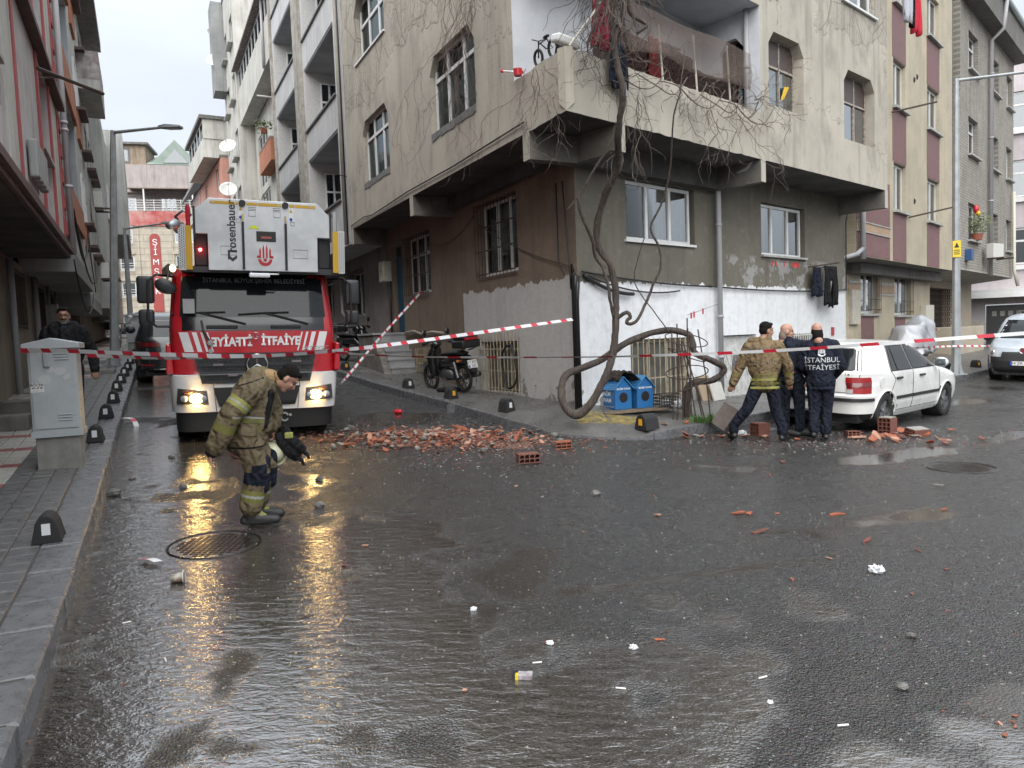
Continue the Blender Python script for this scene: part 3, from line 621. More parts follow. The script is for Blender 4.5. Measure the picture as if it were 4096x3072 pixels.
# entrance stairs beside the wall (belong to the building): marble treads, rough side
MARB = M('grey_marble', (.42, .42, .43), .3, col2=(.3, .3, .31), vs=4, dirt=.3, rv=.1)
st = thing('entrance_stairs', 'grey marble entrance steps with rough concrete side below the blue door', 'stairs', (*FA.P(9.6, -.6, 0)[:2], .7), world=True)
ROUGH = M('rough_lumpy_concrete', (.2, .18, .16), .95, col2=(.11, .1, .09), vs=6, bump=1.0, bs=16, dirt=.4)
zz = [.66, .88, 1.09, 1.30, 1.52, 1.75, 1.97]
for k in range(6):
    s0 = 9.02 + k * .2; s1 = 9.02 + (k + 1) * .2 if k < 5 else 11.4
    g = MB(); g.fb(FA, s0, 11.4, -.965, -.27, (.3 if k == 0 else zz[k]), zz[k + 1] - .04); g.build('riser', MARB, st)
    g = MB(); g.fb(FA, s0 - .03, s1 + .02, -.96, -.24, zz[k + 1] - .04, zz[k + 1]); g.build('tread', MARB, st)
g = MB(); n_ = 14
prof = [(9.15, .3), (11.4, .3), (11.4, 1.93), (10.1, 1.93), (9.5, 1.3), (9.15, .9)]
g.prism(prof, lambda a, b, d: FA.P(a, d, b), -.27, -.06); g.build('side_wall', ROUGH, st)
g = MB(); g.fb(FA, 10.0, 11.45, -.97, -.03, 1.935, 1.985); g.build('landing', MARB, st)
# ================================================================ OTHER BUILDINGS
def facade_mat(name, fr, c1, c2, mortar, bw, bh, ms=.02, bump=.3, rough=.7, streak=.3, off=.5):
    m = bpy.data.materials.new(name); t = NT(m); pos = t.n('NewGeometry', out=0); z = t.n('SeparateXYZ', {0: pos}, out=2)
    v = t.n('CombineXYZ', {0: dotn(t, pos, fr, 's'), 1: z, 2: 0.0})
    b = t.n('TexBrick', {'Vector': v, 'Color1': c4(c1), 'Color2': c4(c2), 'Mortar': c4(mortar), 'Scale': 1.0, 'Mortar Size': ms * bh, 'Brick Width': bw, 'Row Height': bh, 'Bias': 0.0}, out=None)
    b.offset = off
    st = t.noise(t.mapping(pos, (2.5, 2.5, .2)), 1.3, 5, .6); n1 = t.noise(pos, 1.2, 5, .6)
    c = t.mix(t.math('MULTIPLY', t.ramp(n1, .35, .7), .3), b.outputs[0], (.1, .09, .08, 1)); c = t.mix(t.math('MULTIPLY', t.ramp(st, .5, .75), streak), c, (.06, .055, .05, 1))
    p = t.n('BsdfPrincipled', {'Base Color': c, 'Roughness': rough, 'Normal': t.n('Bump', {'Strength': bump, 'Distance': .02, 'Height': t.math('ADD', t.math('MULTIPLY', b.outputs[1], -.6), t.math('MULTIPLY', t.noise(pos, 30, 4, .6), .4))})}); t.n('OutputMaterial', {0: p}); return m
def pl(name, a, b=None, **k): return M(name, a, .85, col2=b or tuple(x * .75 for x in a), vs=k.pop('vs', 1.2), bump=k.pop('bump', .35), bs=k.pop('bs', 24), streak=k.pop('streak', .4), dirt=k.pop('dirt', .15), world=True, **k)
def shell(root, f, s0, s1, z0, z1, ops, mat, v=0, dep=.22, back=4, name='facade', core=True, roof=True, corev=1.3):
    g = MB(); wall(g, f, s0, s1, z0, z1, ops, v, dep)
    for x in (s0, s1): g.quad(f.P(x, v, z0), f.P(x, v - back, z0), f.P(x, v - back, z1), f.P(x, v, z1))
    o = g.build(name, mat, root)
    if core: g = MB(); g.fb(f, s0 + .05, s1 - .05, v - back - .5, v - corev, z0 + .02, z1 - .1); g.build('dark_core', DARK, root)  # added core box blocks light from behind, interiors stay dark
    if roof: g = MB(); g.fb(f, s0 - .02, s1 + .02, v - back, v + .05, z1 - .02, z1 + .12); g.build('roof_slab', CONC, root)
    return o
def dish(loc, azr, el, r, label, grp=None):
    o = thing('satellite_dish', label, 'satellite dish', loc, 0, grp); r *= .8; o.rotation_euler = (R(90) - el, 0, math.pi - azr)   # +z points at (az, el)
    m = MB(); rg = []
    for i in range(7):
        k = max(.02, i / 6) * r; rg.append([(k * math.cos(a), k * 1.1 * math.sin(a), .3 * k * k / r) for a in np.linspace(0, 2 * math.pi, 24, endpoint=False)])
    for i in range(6, -1, -1):
        k = max(.02, i / 6) * r; rg.append([(k * math.cos(a), k * 1.1 * math.sin(a), .3 * k * k / r - .012) for a in np.linspace(0, 2 * math.pi, 24, endpoint=False)])
    m.rings(rg); m.build('reflector', M('dish_white', (.6, .6, .58), .45, dirt=.3, vs=4), o, smooth=True)
    m = MB(); m.tube([(0, -r * 1.05, .25 * r), (0, -r * .5, r * .7), (0, 0, r * .95)], .012, 6); m.build('feed_arm', STEEL, o)
    m = MB(); m.cyl((0, .02, r * .88), (0, .0, r * 1.08), .035, 8); m.build('receiver', M('lnb_grey', (.3, .3, .3), .5), o)
    m = MB(); m.tube([(0, 0, -.01), (0, 0, -.18), (0, -.35, -.3)], .02, 6); m.build('mount', STEEL, o)
    return o
# ---- grey balcony block beside the corner building
FG = Fr(*FA.P(11.45, 0, 0)[:2], R(-26.3), -1)
GREY = pl('grey_roughcast', (.58, .585, .59), (.49, .49, .495), bump=.6, bs=50, streak=.25)
SPECK = M('speckled_render', (.5, .5, .49), .85, speck=((.13, .13, .13), 45, .62), world=True, bump=.3, bs=40)
gbld = thing('apartment_building', 'tall pale grey roughcast apartment block with deep open balconies next to the beige corner block', 'building', (*FG.P(5, 0, 0)[:2], 0), world=True)
bays = ((.9, 5.1), (6.5, 10.7)); flr = ((4.5, 5.83, 7.87), (7.87, 8.8, 10.85), (10.85, 11.77, 13.82), (13.82, 14.7, 16.8))
g = MB(); ops = [(a, b, c, d) for a, b in bays for _, c, d in flr]
wall(g, FG, 0, 11.2, 4.5, 17.4, ops, 0, 1.3); g.quad(FG.P(0, 0, 4.5), FG.P(0, -4, 4.5), FG.P(0, -4, 17.4), FG.P(0, 0, 17.4))
g.quad(FG.P(0, 0, 4.5), FG.P(11.2, 0, 4.5), FG.P(11.2, -1.2, 4.5), FG.P(0, -1.2, 4.5)); g.build('facade', GREY, gbld)
for a, b in bays:
    for z0, c, d in flr:
        g = MB(); g.quad(FG.P(a, -1.3, c - .8), FG.P(b, -1.3, c - .8), FG.P(b, -1.3, d), FG.P(a, -1.3, d)); g.fb(FG, b - .06, b - .002, -1.29, -.02, c - .8, d - .002); g.build('balcony_wall', SPECK, gbld)
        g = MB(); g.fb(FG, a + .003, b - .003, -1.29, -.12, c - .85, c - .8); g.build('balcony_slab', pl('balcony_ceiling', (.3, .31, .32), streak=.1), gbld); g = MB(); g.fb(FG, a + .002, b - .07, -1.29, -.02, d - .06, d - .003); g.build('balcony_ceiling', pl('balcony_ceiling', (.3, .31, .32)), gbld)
        g = MB(); g.fb(FG, a - .04, b + .04, -.16, .06, c - .005, c + .05); g.build('coping', M('dark_coping', (.16, .16, .16), .6), gbld)
        FX = Fr(*FG.P(b - .06, 0, 0)[:2], 0, 1); FX.u = -FG.n; FX.n = -FG.u
        window(gbld, FX, .5, 1.1, c + .1, d - .35, .05, (.5,), .6, .05, None, (CURT,), GLASSB)
        window(gbld, FG, a + .6, a + 2.0, c - .7, d - .3, -1.26, (.5,), .7, .05, None, (CURT, None), GLASSB)
for a, b in ((5.12, 6.48), (10.72, 11.2)):
    g = MB(); g.fb(FG, a + .1, b - .15, -.1, .09, 4.5, 17.3); g.build('pilaster', pl('stained_pilaster', (.42, .41, .38), (.28, .25, .2), vs=4), gbld)
g = MB(); g.fb(FG, 0, 11.2, -5, -1.35, -1, 17.3); g.build('dark_core', DARK, gbld)  # added light-blocking box behind the balconies
g = MB(); g.fb(FG, -.1, 11.3, -5, .2, 17.4, 17.6); g.build('roof_slab', CONC, gbld)
g = MB(); wall(g, FG, 0, 11.2, 0, 4.5, [(2.6, 4.2, 2.6, 4.0), (6.8, 8.4, 2.7, 4.1)], -1.0, .2); g.build('ground_floor_wall', pl('mauve_grey_render', (.27, .245, .23), (.2, .175, .17), bs=40), gbld)
for a in (2.6, 6.8):
    window(gbld, FG, a + .02, a + 1.58, 2.62, 4.02, -1.12, (.5,), None, .06, None, (CURT,))
    m = MB()                                    # bow-fronted grille
    for i in range(9):
        x = a + .02 + i * .195; m.tube([FG.P(x, -.95, 4.1), FG.P(x, -.93, 3.6), FG.P(x, -.80, 3.2), FG.P(x, -.72, 2.85), FG.P(x, -.95, 2.6)], .009, 5)
    for z_, v_ in ((4.05, -.95), (3.4, -.87), (2.62, -.93)): m.tube([FG.P(a, v_, z_), FG.P(a + 1.6, v_, z_)], .01, 5)
    m.build('bowed_grille', IRON, gbld)
pipe(gbld, [FG.P(.12, .06, 4.5), FG.P(.12, .06, 17)], .02, 'cable', CABLE); pipe(gbld, [FG.P(.3, .07, 4.5), FG.P(.28, .07, 17)], .05, 'drain_pipe', pl('pale_pipe', (.4, .38, .33)))
pipe(gbld, [FG.P(4.6, -.9, .9), FG.P(4.6, -.9, 2.6), FG.P(4.9, -.85, 2.8), FG.P(4.9, -.85, 4.4)], .06)
g = MB(); g.tube([FG.P(.1, .02, 6.35), FG.P(-.3, .75, 6.35)], .015, 6); g.build('clothes_line_arm', IRON, gbld)
# ---- block beyond it: recessed wall, glazed upper balcony, dishes
FG3 = FG.sub(11.2, 0)
CREAM = pl('cream_grey_render', (.56, .55, .51), (.46, .45, .41)); ORAN = pl('faded_orange_render', (.5, .2, .11), (.4, .16, .1))
b3 = thing('apartment_building', 'cream apartment block with glazed top balcony and satellite dishes', 'building', (*FG3.P(5, 0, 0)[:2], 0), world=True)
ops3 = [(.5, 1.7, z_, z_ + 1.4) for z_ in (5.0, 8.0, 10.95)] + [(6.4, 9.4, z_ - 1.0, z_ + 1.6) for z_ in (5.0, 8.0, 10.95)]
shell(b3, FG3, 0, 10.4, 1, 13.5, ops3, CREAM, v=-.7)
for z_ in (5.0, 8.0, 10.95):
    window(b3, FG3, .52, 1.68, z_ + .02, z_ + 1.38, -.78, (.5,), None, .07, None, (CURT,), sill=.15)
    g = MB(); g.fb(FG3, .38, 1.82, -.7, -.64, z_ - .1, z_ - .02); g.fb(FG3, .38, .5, -.7, -.64, z_, z_ + 1.5); g.fb(FG3, 1.7, 1.82, -.7, -.64, z_, z_ + 1.5); g.fb(FG3, .38, 1.82, -.7, -.65, z_ + 1.41, z_ + 1.52); g.build('window_surround', CREAM, b3)
    g = MB(); g.fb(FG3, 2.6, 6.0, -.7, -.2, z_ - 1.0, z_ - .02); g.build('orange_parapet', ORAN, b3)
    g = MB(); g.fb(FG3, 2.58, 6.02, -.7, -.18, z_ - .018, z_ + .03); g.build('coping', SILL, b3)
    window(b3, FG3, 6.42, 9.38, z_ - .98, z_ + 1.58, -.75, (.33, .66), .4, .06, None, (CURT, None), GLASSB)
g = MB(); g.fb(FG3, -.1, 10.5, -4, .02, 13.5, 15.25); g.build('balcony_parapet', CREAM, b3)
window(b3, FG3, 0, 10.3, 15.25, 16.2, 0, tuple(i / 10 for i in range(1, 10)), None, .06, None, (CURT, None, CURT), GLASSB)
g = MB(); g.hexa([FG3.P(*p) for p in ((-.2, -3, 17.2), (10.6, -3, 17.2), (-.2, .3, 16.25), (10.6, .3, 16.25), (-.2, -3, 17.3), (10.6, -3, 17.3), (-.2, .3, 16.35), (10.6, .3, 16.35))]); g.build('eaves_roof', M('roof_tile_brown', (.16, .08, .06), .8, col2=(.3, .3, .3), vs=8), b3)
pipe(b3, [FG3.P(1.3, .1, 13.4), FG3.P(1.3, .08, 16.2)], .06)
for z_ in (7.2, 12.4): pipe(b3, [FG3.P(1.9, -.7, z_), FG3.P(2.0, .35, z_ + .05)], .05, 'stove_pipe', SILL)
b3b = thing('apartment_building', 'tall narrow cream block hung with satellite dishes beyond the glazed balconies', 'building', (*FG3.P(13, 0, 0)[:2], 0), world=True)
opsb = [(a, a + 1.3, z_, z_ + 1.5) for a in (10.9, 13.6) for z_ in (6, 9, 12, 15, 18)]
shell(b3b, FG3, 10.45, 16, 1, 21.5, opsb, CREAM, v=.1)
for a, b, c, d in opsb:
    window(b3b, FG3, a + .02, b - .02, c + .02, d - .02, 0, (.5,), None, .06, None, (CURT,), GLASSB)
    g = MB(); g.fb(FG3, a - .1, b + .1, .1, .35, c - .08, c - .005); g.build('ledge', SILL, b3b)
g = MB(); g.fb(FG3, 14.6, 16.1, -1, .75, 16.5, 21.5); g.build('glazed_bay', pl('shade_grey', (.3, .31, .31)), b3b)
for s_, z_, a_, r_ in ((22.43 - 11.2, 12.49, 160, .55), (26.3 - 11.2, 18.3, 165, .6), (23.5 - 11.2, 10.4, 155, .6), (27.2 - 11.2, 20.2, 120, .45)):
    p = FG3.P(s_, .6, z_)
    dish(p, R(a_ + (s_ * 7 % 20)), R(35), r_, {12.49: 'largest white satellite dish low on the cream block', 15.4: 'white satellite dish tilted flat below the roof line', 18.3: 'white satellite dish second from the top of the cream block', 10.4: 'lowest white satellite dish just above the fire truck', 14.8: 'white satellite dish on the corner before the orange house', 20.2: 'topmost white satellite dish against the sky'}[z_], 'satellite dishes on the cream block')
# ---- orange and pink house further up
FO = Fr(*FG3.P(16.4, .5, 0)[:2], R(-29), -1)
PINK = pl('salmon_render', (.52, .26, .2), (.46, .25, .2)); ROSE = pl('rose_render', (.4, .3, .29), (.33, .25, .24))
bo = thing('apartment_building', 'salmon pink apartment house with cream balconies far up the street', 'building', (*FO.P(5, 0, 0)[:2], 0), world=True)
opo = [(a, a + 1.2, z_, z_ + 1.6) for a in (1.2, 6.5, 10.5) for z_ in (5.5, 8.5, 11.2)]
shell(bo, FO, 0, 16, 1, 13.2, opo, PINK)
for a, b, c, d in opo: window(bo, FO, a + .02, b - .02, c, d - .02, -.1, (.5,), None, .07, None, (CURT,), GLASSB)
for k, (a, b) in enumerate(((2.6, 6.2), (8.2, 10.2))):
    for z_ in (13.2,) if k == 0 else (7.6, 10.4):
        g = MB(); g.fb(FO, a - 2.2 if k == 0 else a, b + 2 if k == 0 else b, -2, .9, z_, z_ + 1.1); g.build('balcony_parapet', CREAM, bo)
        if k == 0: window(bo, FO, a - 2.1, b + 1.9, z_ + 1.1, z_ + 2.2, .85, (.2, .4, .6, .8), None, .07, None, (CURT,), GLASSB)
g = MB(); g.fb(FO, .2, 8.6, -3, 1.05, 15.45, 15.65); g.build('roof_slab', CONC, bo); g = MB(); g.fb(FO, .34, .42, -2, .88, 14.3, 15.45); g.build('end_panel', CREAM, bo)
g = MB(); g.hexa([FO.P(*p) for p in ((8, -4, 18), (18, -4, 18), (8, .6, 13.3), (18, .6, 13.3), (8, -4, 18.2), (18, -4, 18.2), (8, .6, 13.5), (18, .6, 13.5))]); g.build('roof', M('grey_roof', (.25, .24, .24), .7), bo)
g = MB(); g.fb(FO, 10.4, 16, -2, .05, 2, 13.2); g.build('rose_bay', ROSE, bo)

# ---- end of the street: cream clad block with a red sign strip, terrace and attic
FE = Fr(-47.5, 84.5, R(90 - 14), 1); FE.n = np.array([math.sin(R(14)) * 1.0, -math.cos(R(14))])
CLAD = facade_mat('cream_cladding', FE, (.48, .43, .35), (.46, .41, .33), (.33, .28, .22), 6.0, .75, .06, .4)
REDP = pl('peeling_red_render', (.4, .07, .065), (.5, .3, .27), vs=.6)
be = thing('apartment_building', 'cream clad block with red vertical name sign closing the street', 'building', (*FE.P(6, 0, 0)[:2], 2), world=True)
ope = [(a, b, z_, z_ + 1.65) for a, b in ((3.4, 4.9), (9.3, 12.1), (14.0, 15.5)) for z_ in (8.0, 11.0, 14.1)]
shell(be, FE, 3.2, 17, 2.2, 16.9, ope, CLAD, back=8)
g = MB(); g.fb(FE, 3.0, 17.2, -.1, .12, 16.0, 17.7); g.build('red_band', REDP, be)
for a, b, c, d in ope:
    window(be, FE, a + .02, b - .02, c + .02, d - .02, -.1, (.33, .67) if b - a > 2 else (.5,), None, .1, None, (CURT,), GLASSB)
    g = MB(); g.fb(FE, a - .15, b + .15, 0, .12, d + .12, d + .38); g.build('cornice', CLAD, be)
    if b < 5:
        g = MB()
        for k in range(4): g.tube([FE.P(a - .1, .3, c - .1 + k * .28), FE.P(b + .1, .3, c - .1 + k * .28)], .03, 5)
        g.build('railing', WHITE, be)
for x in (5.3, 8.9): g = MB(); g.fb(FE, x, x + .25, 0, .1, 6, 16); g.build('pilaster', CLAD, be)
g = MB(); pts = [(6.65, 6.2), (7.75, 6.2), (7.75, 14.6)] + [(7.2 + .55 * math.cos(a), 14.6 + .55 * math.sin(a)) for a in np.linspace(.2, math.pi - .2, 9)] + [(6.65, 14.6)]
g.prism(pts, lambda a, b, d: FE.P(a, d, b), .0, .1); sg_ = g.build('sign_strip', M('sign_red', (.33, .05, .045), .6, col2=(.28, .05, .045), vs=1), be)
def text(txt, size, fn, name, mat, parent, depth=0, align='CENTER', mirror=False, bold=0):
    cu = bpy.data.curves.new(name, 'FONT'); cu.body = txt; cu.size = size; cu.align_x = align; cu.align_y = 'CENTER'; cu.resolution_u = 3; cu.offset = bold
    ob = bpy.data.objects.new(name, cu); COL.objects.link(ob)
    dg = bpy.context.evaluated_depsgraph_get(); me = bpy.data.meshes.new_from_object(ob.evaluated_get(dg)); bpy.data.objects.remove(ob); bpy.data.curves.remove(cu)
    off = parent.get('_w') if parent is not None else None
    for v in me.vertices:
        p = fn(-v.co.x if mirror else v.co.x, v.co.y); v.co = Vector(p) - Vector(off) if off else Vector(p)
    me.materials.clear(); me.materials.append(mat); me.name = name
    o = bpy.data.objects.new(name, me); COL.objects.link(o); o.parent = parent
    return o
LETW = M('letter_white', (.75, .75, .74), .5)
for k, ch in enumerate('ŞİMŞEK'): text(ch, .95, lambda x, y, k=k: FE.P(7.2 + x, .115, 14.1 - k * 1.12 + y), 'letter', LETW, sg_ if False else be)
g = MB(); g.fb(FE, -1.5, 3.2, -6, .4, 2.2, 14.8); g.build('side_wall', pl('stained_taupe_render', (.32, .28, .23), (.25, .22, .18)), be)
g = MB(); g.fb(FE, -2, 3.4, -6, 1.2, 14.8, 17.2); g.build('dark_awning_box', M('sooty_black', (.03, .03, .032), .8), be)
# terrace, upper storeys, attic
wall_ = MB(); wall(wall_, FE, -3, 20, 17.6, 20.2, [(1.2, 5.0, 18.0, 19.8), (7.6, 9.4, 17.8, 19.6), (12, 14.6, 17.8, 19.6)], -2.5, .2); wall_.fb(FE, -3, 20, -8, -2.0, 20.2, 23.4)
wall_.build('setback_wall', pl('mauve_render', (.4, .36, .35), (.35, .31, .3)), be)
for a, b in ((1.2, 5.0), (7.6, 9.4), (12, 14.6)): window(be, FE, a, b, 17.9, 19.7, -2.6, (.33, .66), None, .12, None, (CURT,), GLASSB)
g = MB()
for k in range(5): g.tube([FE.P(4.5, .1, 17.8 + k * .28), FE.P(17, .1, 17.8 + k * .28)], .035, 5)
for k in range(14): g.tube([FE.P(4.5 + k * .96, .1, 17.7), FE.P(4.5 + k * .96, .1, 19)], .04, 5)
g.build('terrace_railing', WHITE, be)
g = MB(); g.hexa([FE.P(*p) for p in ((4.5, -2.5, 20.6), (17, -2.5, 20.6), (4.5, .3, 20.2), (17, .3, 20.2), (4.5, -2.5, 20.7), (17, -2.5, 20.7), (4.5, .3, 20.3), (17, .3, 20.3))]); g.build('terrace_canopy', M('canopy_brown', (.2, .16, .12), .8), be)
for x in (6.3, 11.5, 16.5): g = MB(); g.fb(FE, x, x + .15, .1, .25, 17.7, 20.2); g.build('post', WHITE, be)
g = MB(); g.fb(FE, -2.4, 6.2, -8, -3, 23.4, 25.9); g.build('attic_box', pl('attic_ochre', (.32, .25, .18)), be)
window(be, FE, -1, 4.5, 23.8, 25.5, -2.95, (.5,), None, .2, M('grey_alu_frame', (.12, .12, .13), .5), None, GLASSB)
g = MB(); g.fb(FE, -2.8, 6.6, -8, -2.6, 25.9, 26.15); g.build('attic_roof', CONC, be)
GRN = M('green_sheet_roof', (.2, .26, .22), .55, col2=(.26, .31, .28), vs=1)
g = MB(); g.hexa([FE.P(*p) for p in ((6.4, -8, 25.6), (24, -8, 24.2), (6.4, -2, 23.45), (24, -2, 23.45), (6.4, -8, 25.7), (24, -8, 24.3), (6.4, -2, 23.5), (24, -2, 23.5))]); g.build('green_roof', GRN, be)
g = MB(); g.add([FE.P(*p) for p in ((6.8, -2.2, 23.45), (12.4, -2.2, 23.45), (9.6, -2.2, 26.4), (6.8, -7, 23.45), (12.4, -7, 23.45), (9.6, -7, 26.4))], [[0, 1, 2], [3, 5, 4], [0, 2, 5, 3], [1, 4, 5, 2]]); gd = g.build('dormer', GRN, be)
g = MB(); g.prism([(8.2, 23.7), (11.0, 23.7), (9.6, 25.3)], lambda a, b, d: FE.P(a, d, b), -2.2, -2.1); g.build('pane', GLASSB, gd)
g = MB(); g.fb(FE, 14, 18, -6, -4, 24.5, 25.4); g.build('chimney', CONC, be)
# wall and lower houses beside the far crossing
g = MB(); g.fb(Fr(-46, 72, R(62), 1), 0, 7, -.4, 0, 3, 8.2)
tag(g.build('garden_wall', pl('pale_stained_wall', (.4, .36, .29))), 'pale stained retaining wall behind the far parked cars', 'wall')
g = MB(); g.fb(Fr(-40.5, 66, R(64), 1), -5, 3, -.4, 0, 2.4, 4.6)
tag(g.build('low_wall', pl('dark_red_wall', (.2, .07, .06))), 'low dark red wall at the top of the left pavement', 'wall')

# ---- crane far behind the roofs
cr = thing('tower_crane', 'pale red lattice tower crane jib above the far roofs', 'crane', (-48, 130, 2), 0)
cr.rotation_euler[2] = R(18); m = MB()
L0 = 36
for k in range(14):
    x0, x1 = 2 + k * 1.3, 2 + (k + 1) * 1.3
    for y_ in (-.8, .8): m.tube([(x0, y_, L0 + .18 * x0), (x1, y_, L0 + .18 * x1)], .12, 4); m.tube([(x0, y_, L0 + .18 * x0), (x1, 0, L0 + 1.8 + .18 * x1)], .07, 4)
    m.tube([(x0, 0, L0 + 1.8 + .18 * x0), (x1, 0, L0 + 1.8 + .18 * x1)], .12, 4); m.tube([(x0, -.8, L0 + .18 * x0), (x1, .8, L0 + .18 * x1)], .06, 4)
CRM = M('crane_red_white', (.5, .3, .3), .6); m.build('jib', CRM, cr)
m = MB(); 
for a in (-.8, .8):
    for b in (-.8, .8): m.tube([(a, b, 0), (a, b, L0 + 3)], .12, 4)
m.build('mast', CRM, cr)

# ================================================================ LEFT SIDE OF THE STREET
F1 = Fr(*FL.P(8.9, -1.0, 0)[:2], R(-26.3), 1)
MAUV = pl('grey_mauve_render', (.56, .53, .515), (.46, .43, .42), vs=2.5, bump=.5, bs=34, streak=.3); PALE = pl('pale_lime_render', (.58, .58, .53), (.5, .495, .45), bump=.7, bs=60)
MARO = M('maroon_paint', (.4, .07, .075), .6, col2=(.33, .075, .08), vs=3, world=True); BRWN = M('brown_ledge', (.07, .045, .04), .6, col2=(.11, .06, .05), vs=6)
l1 = thing('apartment_building', 'grey rendered block with maroon bands and dark overhang at the left edge', 'building', (*F1.P(-5, 0, 0)[:2], 0), world=True)
z1, z2 = 3.9, 6.72
shell(l1, F1, -16, 0, z1, 12.6, [(-3.55, -2.0, 4.6, 6.55), (-9, -7.5, 4.6, 6.5), (-3.5, -2, 7.6, 9.4)], MAUV, back=5, dep=.35)
for a in (-3.55, -9):
    g = MB(); g.fb(F1, a + .01, a + 1.5, -.4, -.34, 4.6, 6.54); g.build('recess_panel', MARO, l1)
    g = MB(); g.fb(F1, a, a + 1.5, -.3, .06, 5.1, 5.16); g.build('shelf', SILL, l1)
for a, b, mt in ((-3.75, -3.57, MARO), (-2.0, -1.78, MARO), (-6.4, -6.2, MARO), (-.62, -.4, MARO), (-9.3, -9.1, MARO), (-1.78, -.62, PALE), (-7.2, -6.4, PALE)):
    for c, d in ((z1 + .02, z2 - .13), (z2 + .14, 12.5)):
        g = MB(); g.fb(F1, a, b, 0, .035 if mt is MARO else .015, c, d); g.build('painted_band', mt, l1)
g = MB(); g.fb(F1, -16, -.25, 0, .16, z2 - .1, z2); g.fb(F1, -16, -.25, 0, .10, z2 + .002, z2 + .1); g.build('floor_ledge', BRWN, l1)
g = MB(); g.fb(F1, -16, -.1, -.02, .13, z1 - .12, z1 - .005); g.fb(F1, -16, -.1, -.01, .06, z1 - .2, z1 - .12); g.build('floor_ledge', BRWN, l1)
for k in range(16):
    g = MB(); z_ = z1 + .25 + k * .52; g.fb(F1, -.4, -.05, -.05, .05, z_, z_ + .28); g.build('quoin', MARO, l1)
pipe(l1, [F1.P(.1, .1, z1 - .1), F1.P(.1, .1, 12.6)], .06, 'drain_pipe', M('white_pvc_pipe', (.48, .48, .49), .45, streak=.2), [F1.P(.1, .1, z_) for z_ in (5.2, 6.35, 6.5)])
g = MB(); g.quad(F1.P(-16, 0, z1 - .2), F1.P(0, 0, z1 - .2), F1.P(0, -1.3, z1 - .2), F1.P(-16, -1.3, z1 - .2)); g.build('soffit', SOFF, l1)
LGF = pl('dusty_brown_render', (.3, .25, .195), (.24, .2, .16))
g = MB(); wall(g, F1, -16, 1.6, -.3, z1 - .2, [(-6.4, -4.4, .6, 3.3), (-.5, 1.3, 2.35, 3.45)], -1.0, .2); g.build('ground_floor_wall', LGF, l1)
F1g = F1.sub(0, -1.0)
bars(l1, F1g, -.5, 1.3, 2.3, 3.5, .06, 13, (.05, .95)); window(l1, F1g, -.48, 1.28, 2.37, 3.43, -.1, (.5,), None, .06, None, None)
g = MB(); g.fb(F1g, -6.38, -4.42, -.25, -.18, .3, 3.28); g.build('shop_shutter', M('dark_shutter', (.03, .035, .045), .5), l1)
bars(l1, F1g, -6.3, -4.5, .5, 3.2, 0, 12, (.1, .5, .9))
pipe(l1, [F1g.P(-.9, .1, .3), F1g.P(-.9, .1, z1 - .3)], .06)
g = MB(); g.tube([F1.P(-4.4, .1, 6.1), F1.P(-3.6, .95, 6.05)], .03, 5); g.tube([F1.P(-4.4, .12, 5.95), F1.P(-4.1, .4, 6.1)], .015, 5); g.build('bracket_arm', IRON, l1)
for k in range(4):
    g = MB(); s_ = -5.6 + k * .33; g.fb(F1, s_, s_ + .24, .02, .14, 4.22, 4.75); m_ = g.build('sign_letter', M('weathered_grey_letter', (.3, .31, .3), .5), l1, bevel=.03)
# second block: rough pier, orange balconies
F2 = F1.sub(0, 0)
l2 = thing('apartment_building', 'pale grey block with orange balcony parapets on the left side of the street', 'building', (*F2.P(5, 0, 0)[:2], 0), world=True)
LGRY = pl('pale_grey_render', (.56, .56, .53), (.46, .46, .43), bump=.6, bs=40); ROU2 = pl('rough_cast_pier', (.4, .39, .34), (.3, .29, .25), bump=1.2, bs=14)
g = MB(); g.fb(F2, .3, 1.9, -2, .0, 4.3, 14); g.build('rough_pier', ROU2, l2)
fz = ((4.1, 5.62), (7.35, 8.9), (10.6, 12.1))
opl = [(2.2, 5.9, b, c) for b, c in ((5.62, 7.95), (8.9, 11.15), (12.1, 13.6))]
g = MB(); wall(g, F2, 1.9, 8.6, 3.7, 14, opl, -.05, 1.2); g.build('facade', LGRY, l2)
g = MB(); g.fb(F2, 8.6, 8.65, -4, -.05, 3.7, 14); g.build('end_wall', LGRY, l2)
for k, (a, b) in enumerate(((4.9, 5.62), (7.98, 8.9), (11.2, 12.1))):
    g = MB(); g.fb(F2, 2.1, 6.0, -.1, .03, a, b); g.build('orange_parapet', ORAN, l2)
    g = MB(); g.fb(F2, 6.9, 8.2, -.1, .02, a - .1, b - .2); g.build('orange_panel', ORAN, l2)
    g = MB(); g.fb(F2, 6.85, 8.3, -.06, .22, b - .2, b - .12); g.build('ledge', BRWN, l2)
    window(l2, F2, 6.95, 8.15, b - .1, b + 1.3, .0, (.5,), None, .06, None, (CURT,), GLASSB)
    g = MB(); g.fb(F2, 5.85, 5.9, -1.25, -.06, b - .6, b + 2.2); g.fb(F2, 2.2, 5.9, -1.3, -1.25, b - .6, b + 2.3); g.build('balcony_wall', pl('pale_blue_render', (.42, .45, .48), streak=.1), l2)
    window(l2, F2, 3, 4.4, b - .5, b + 1.6, -1.2, (.5,), None, .06, None, (CURT,), GLASSB)
g = MB(); g.fb(F2, .3, 8.6, -5, -1.35, 0, 13.9); g.build('dark_core', DARK, l2); g = MB(); g.fb(F2, .2, 8.7, -5, .1, 14, 14.2); g.build('roof_slab', CONC, l2)  # the core is an added box that blocks light
g = MB(); g.fb(F2, 1.9, 8.6, -1.1, .0, 3.62, 4.05); g.fb(F2, 1.9, 2.2, -1.1, -.02, 4.06, 4.9); g.build('floor_beam', pl('grey_beam', (.36, .36, .35)), l2)
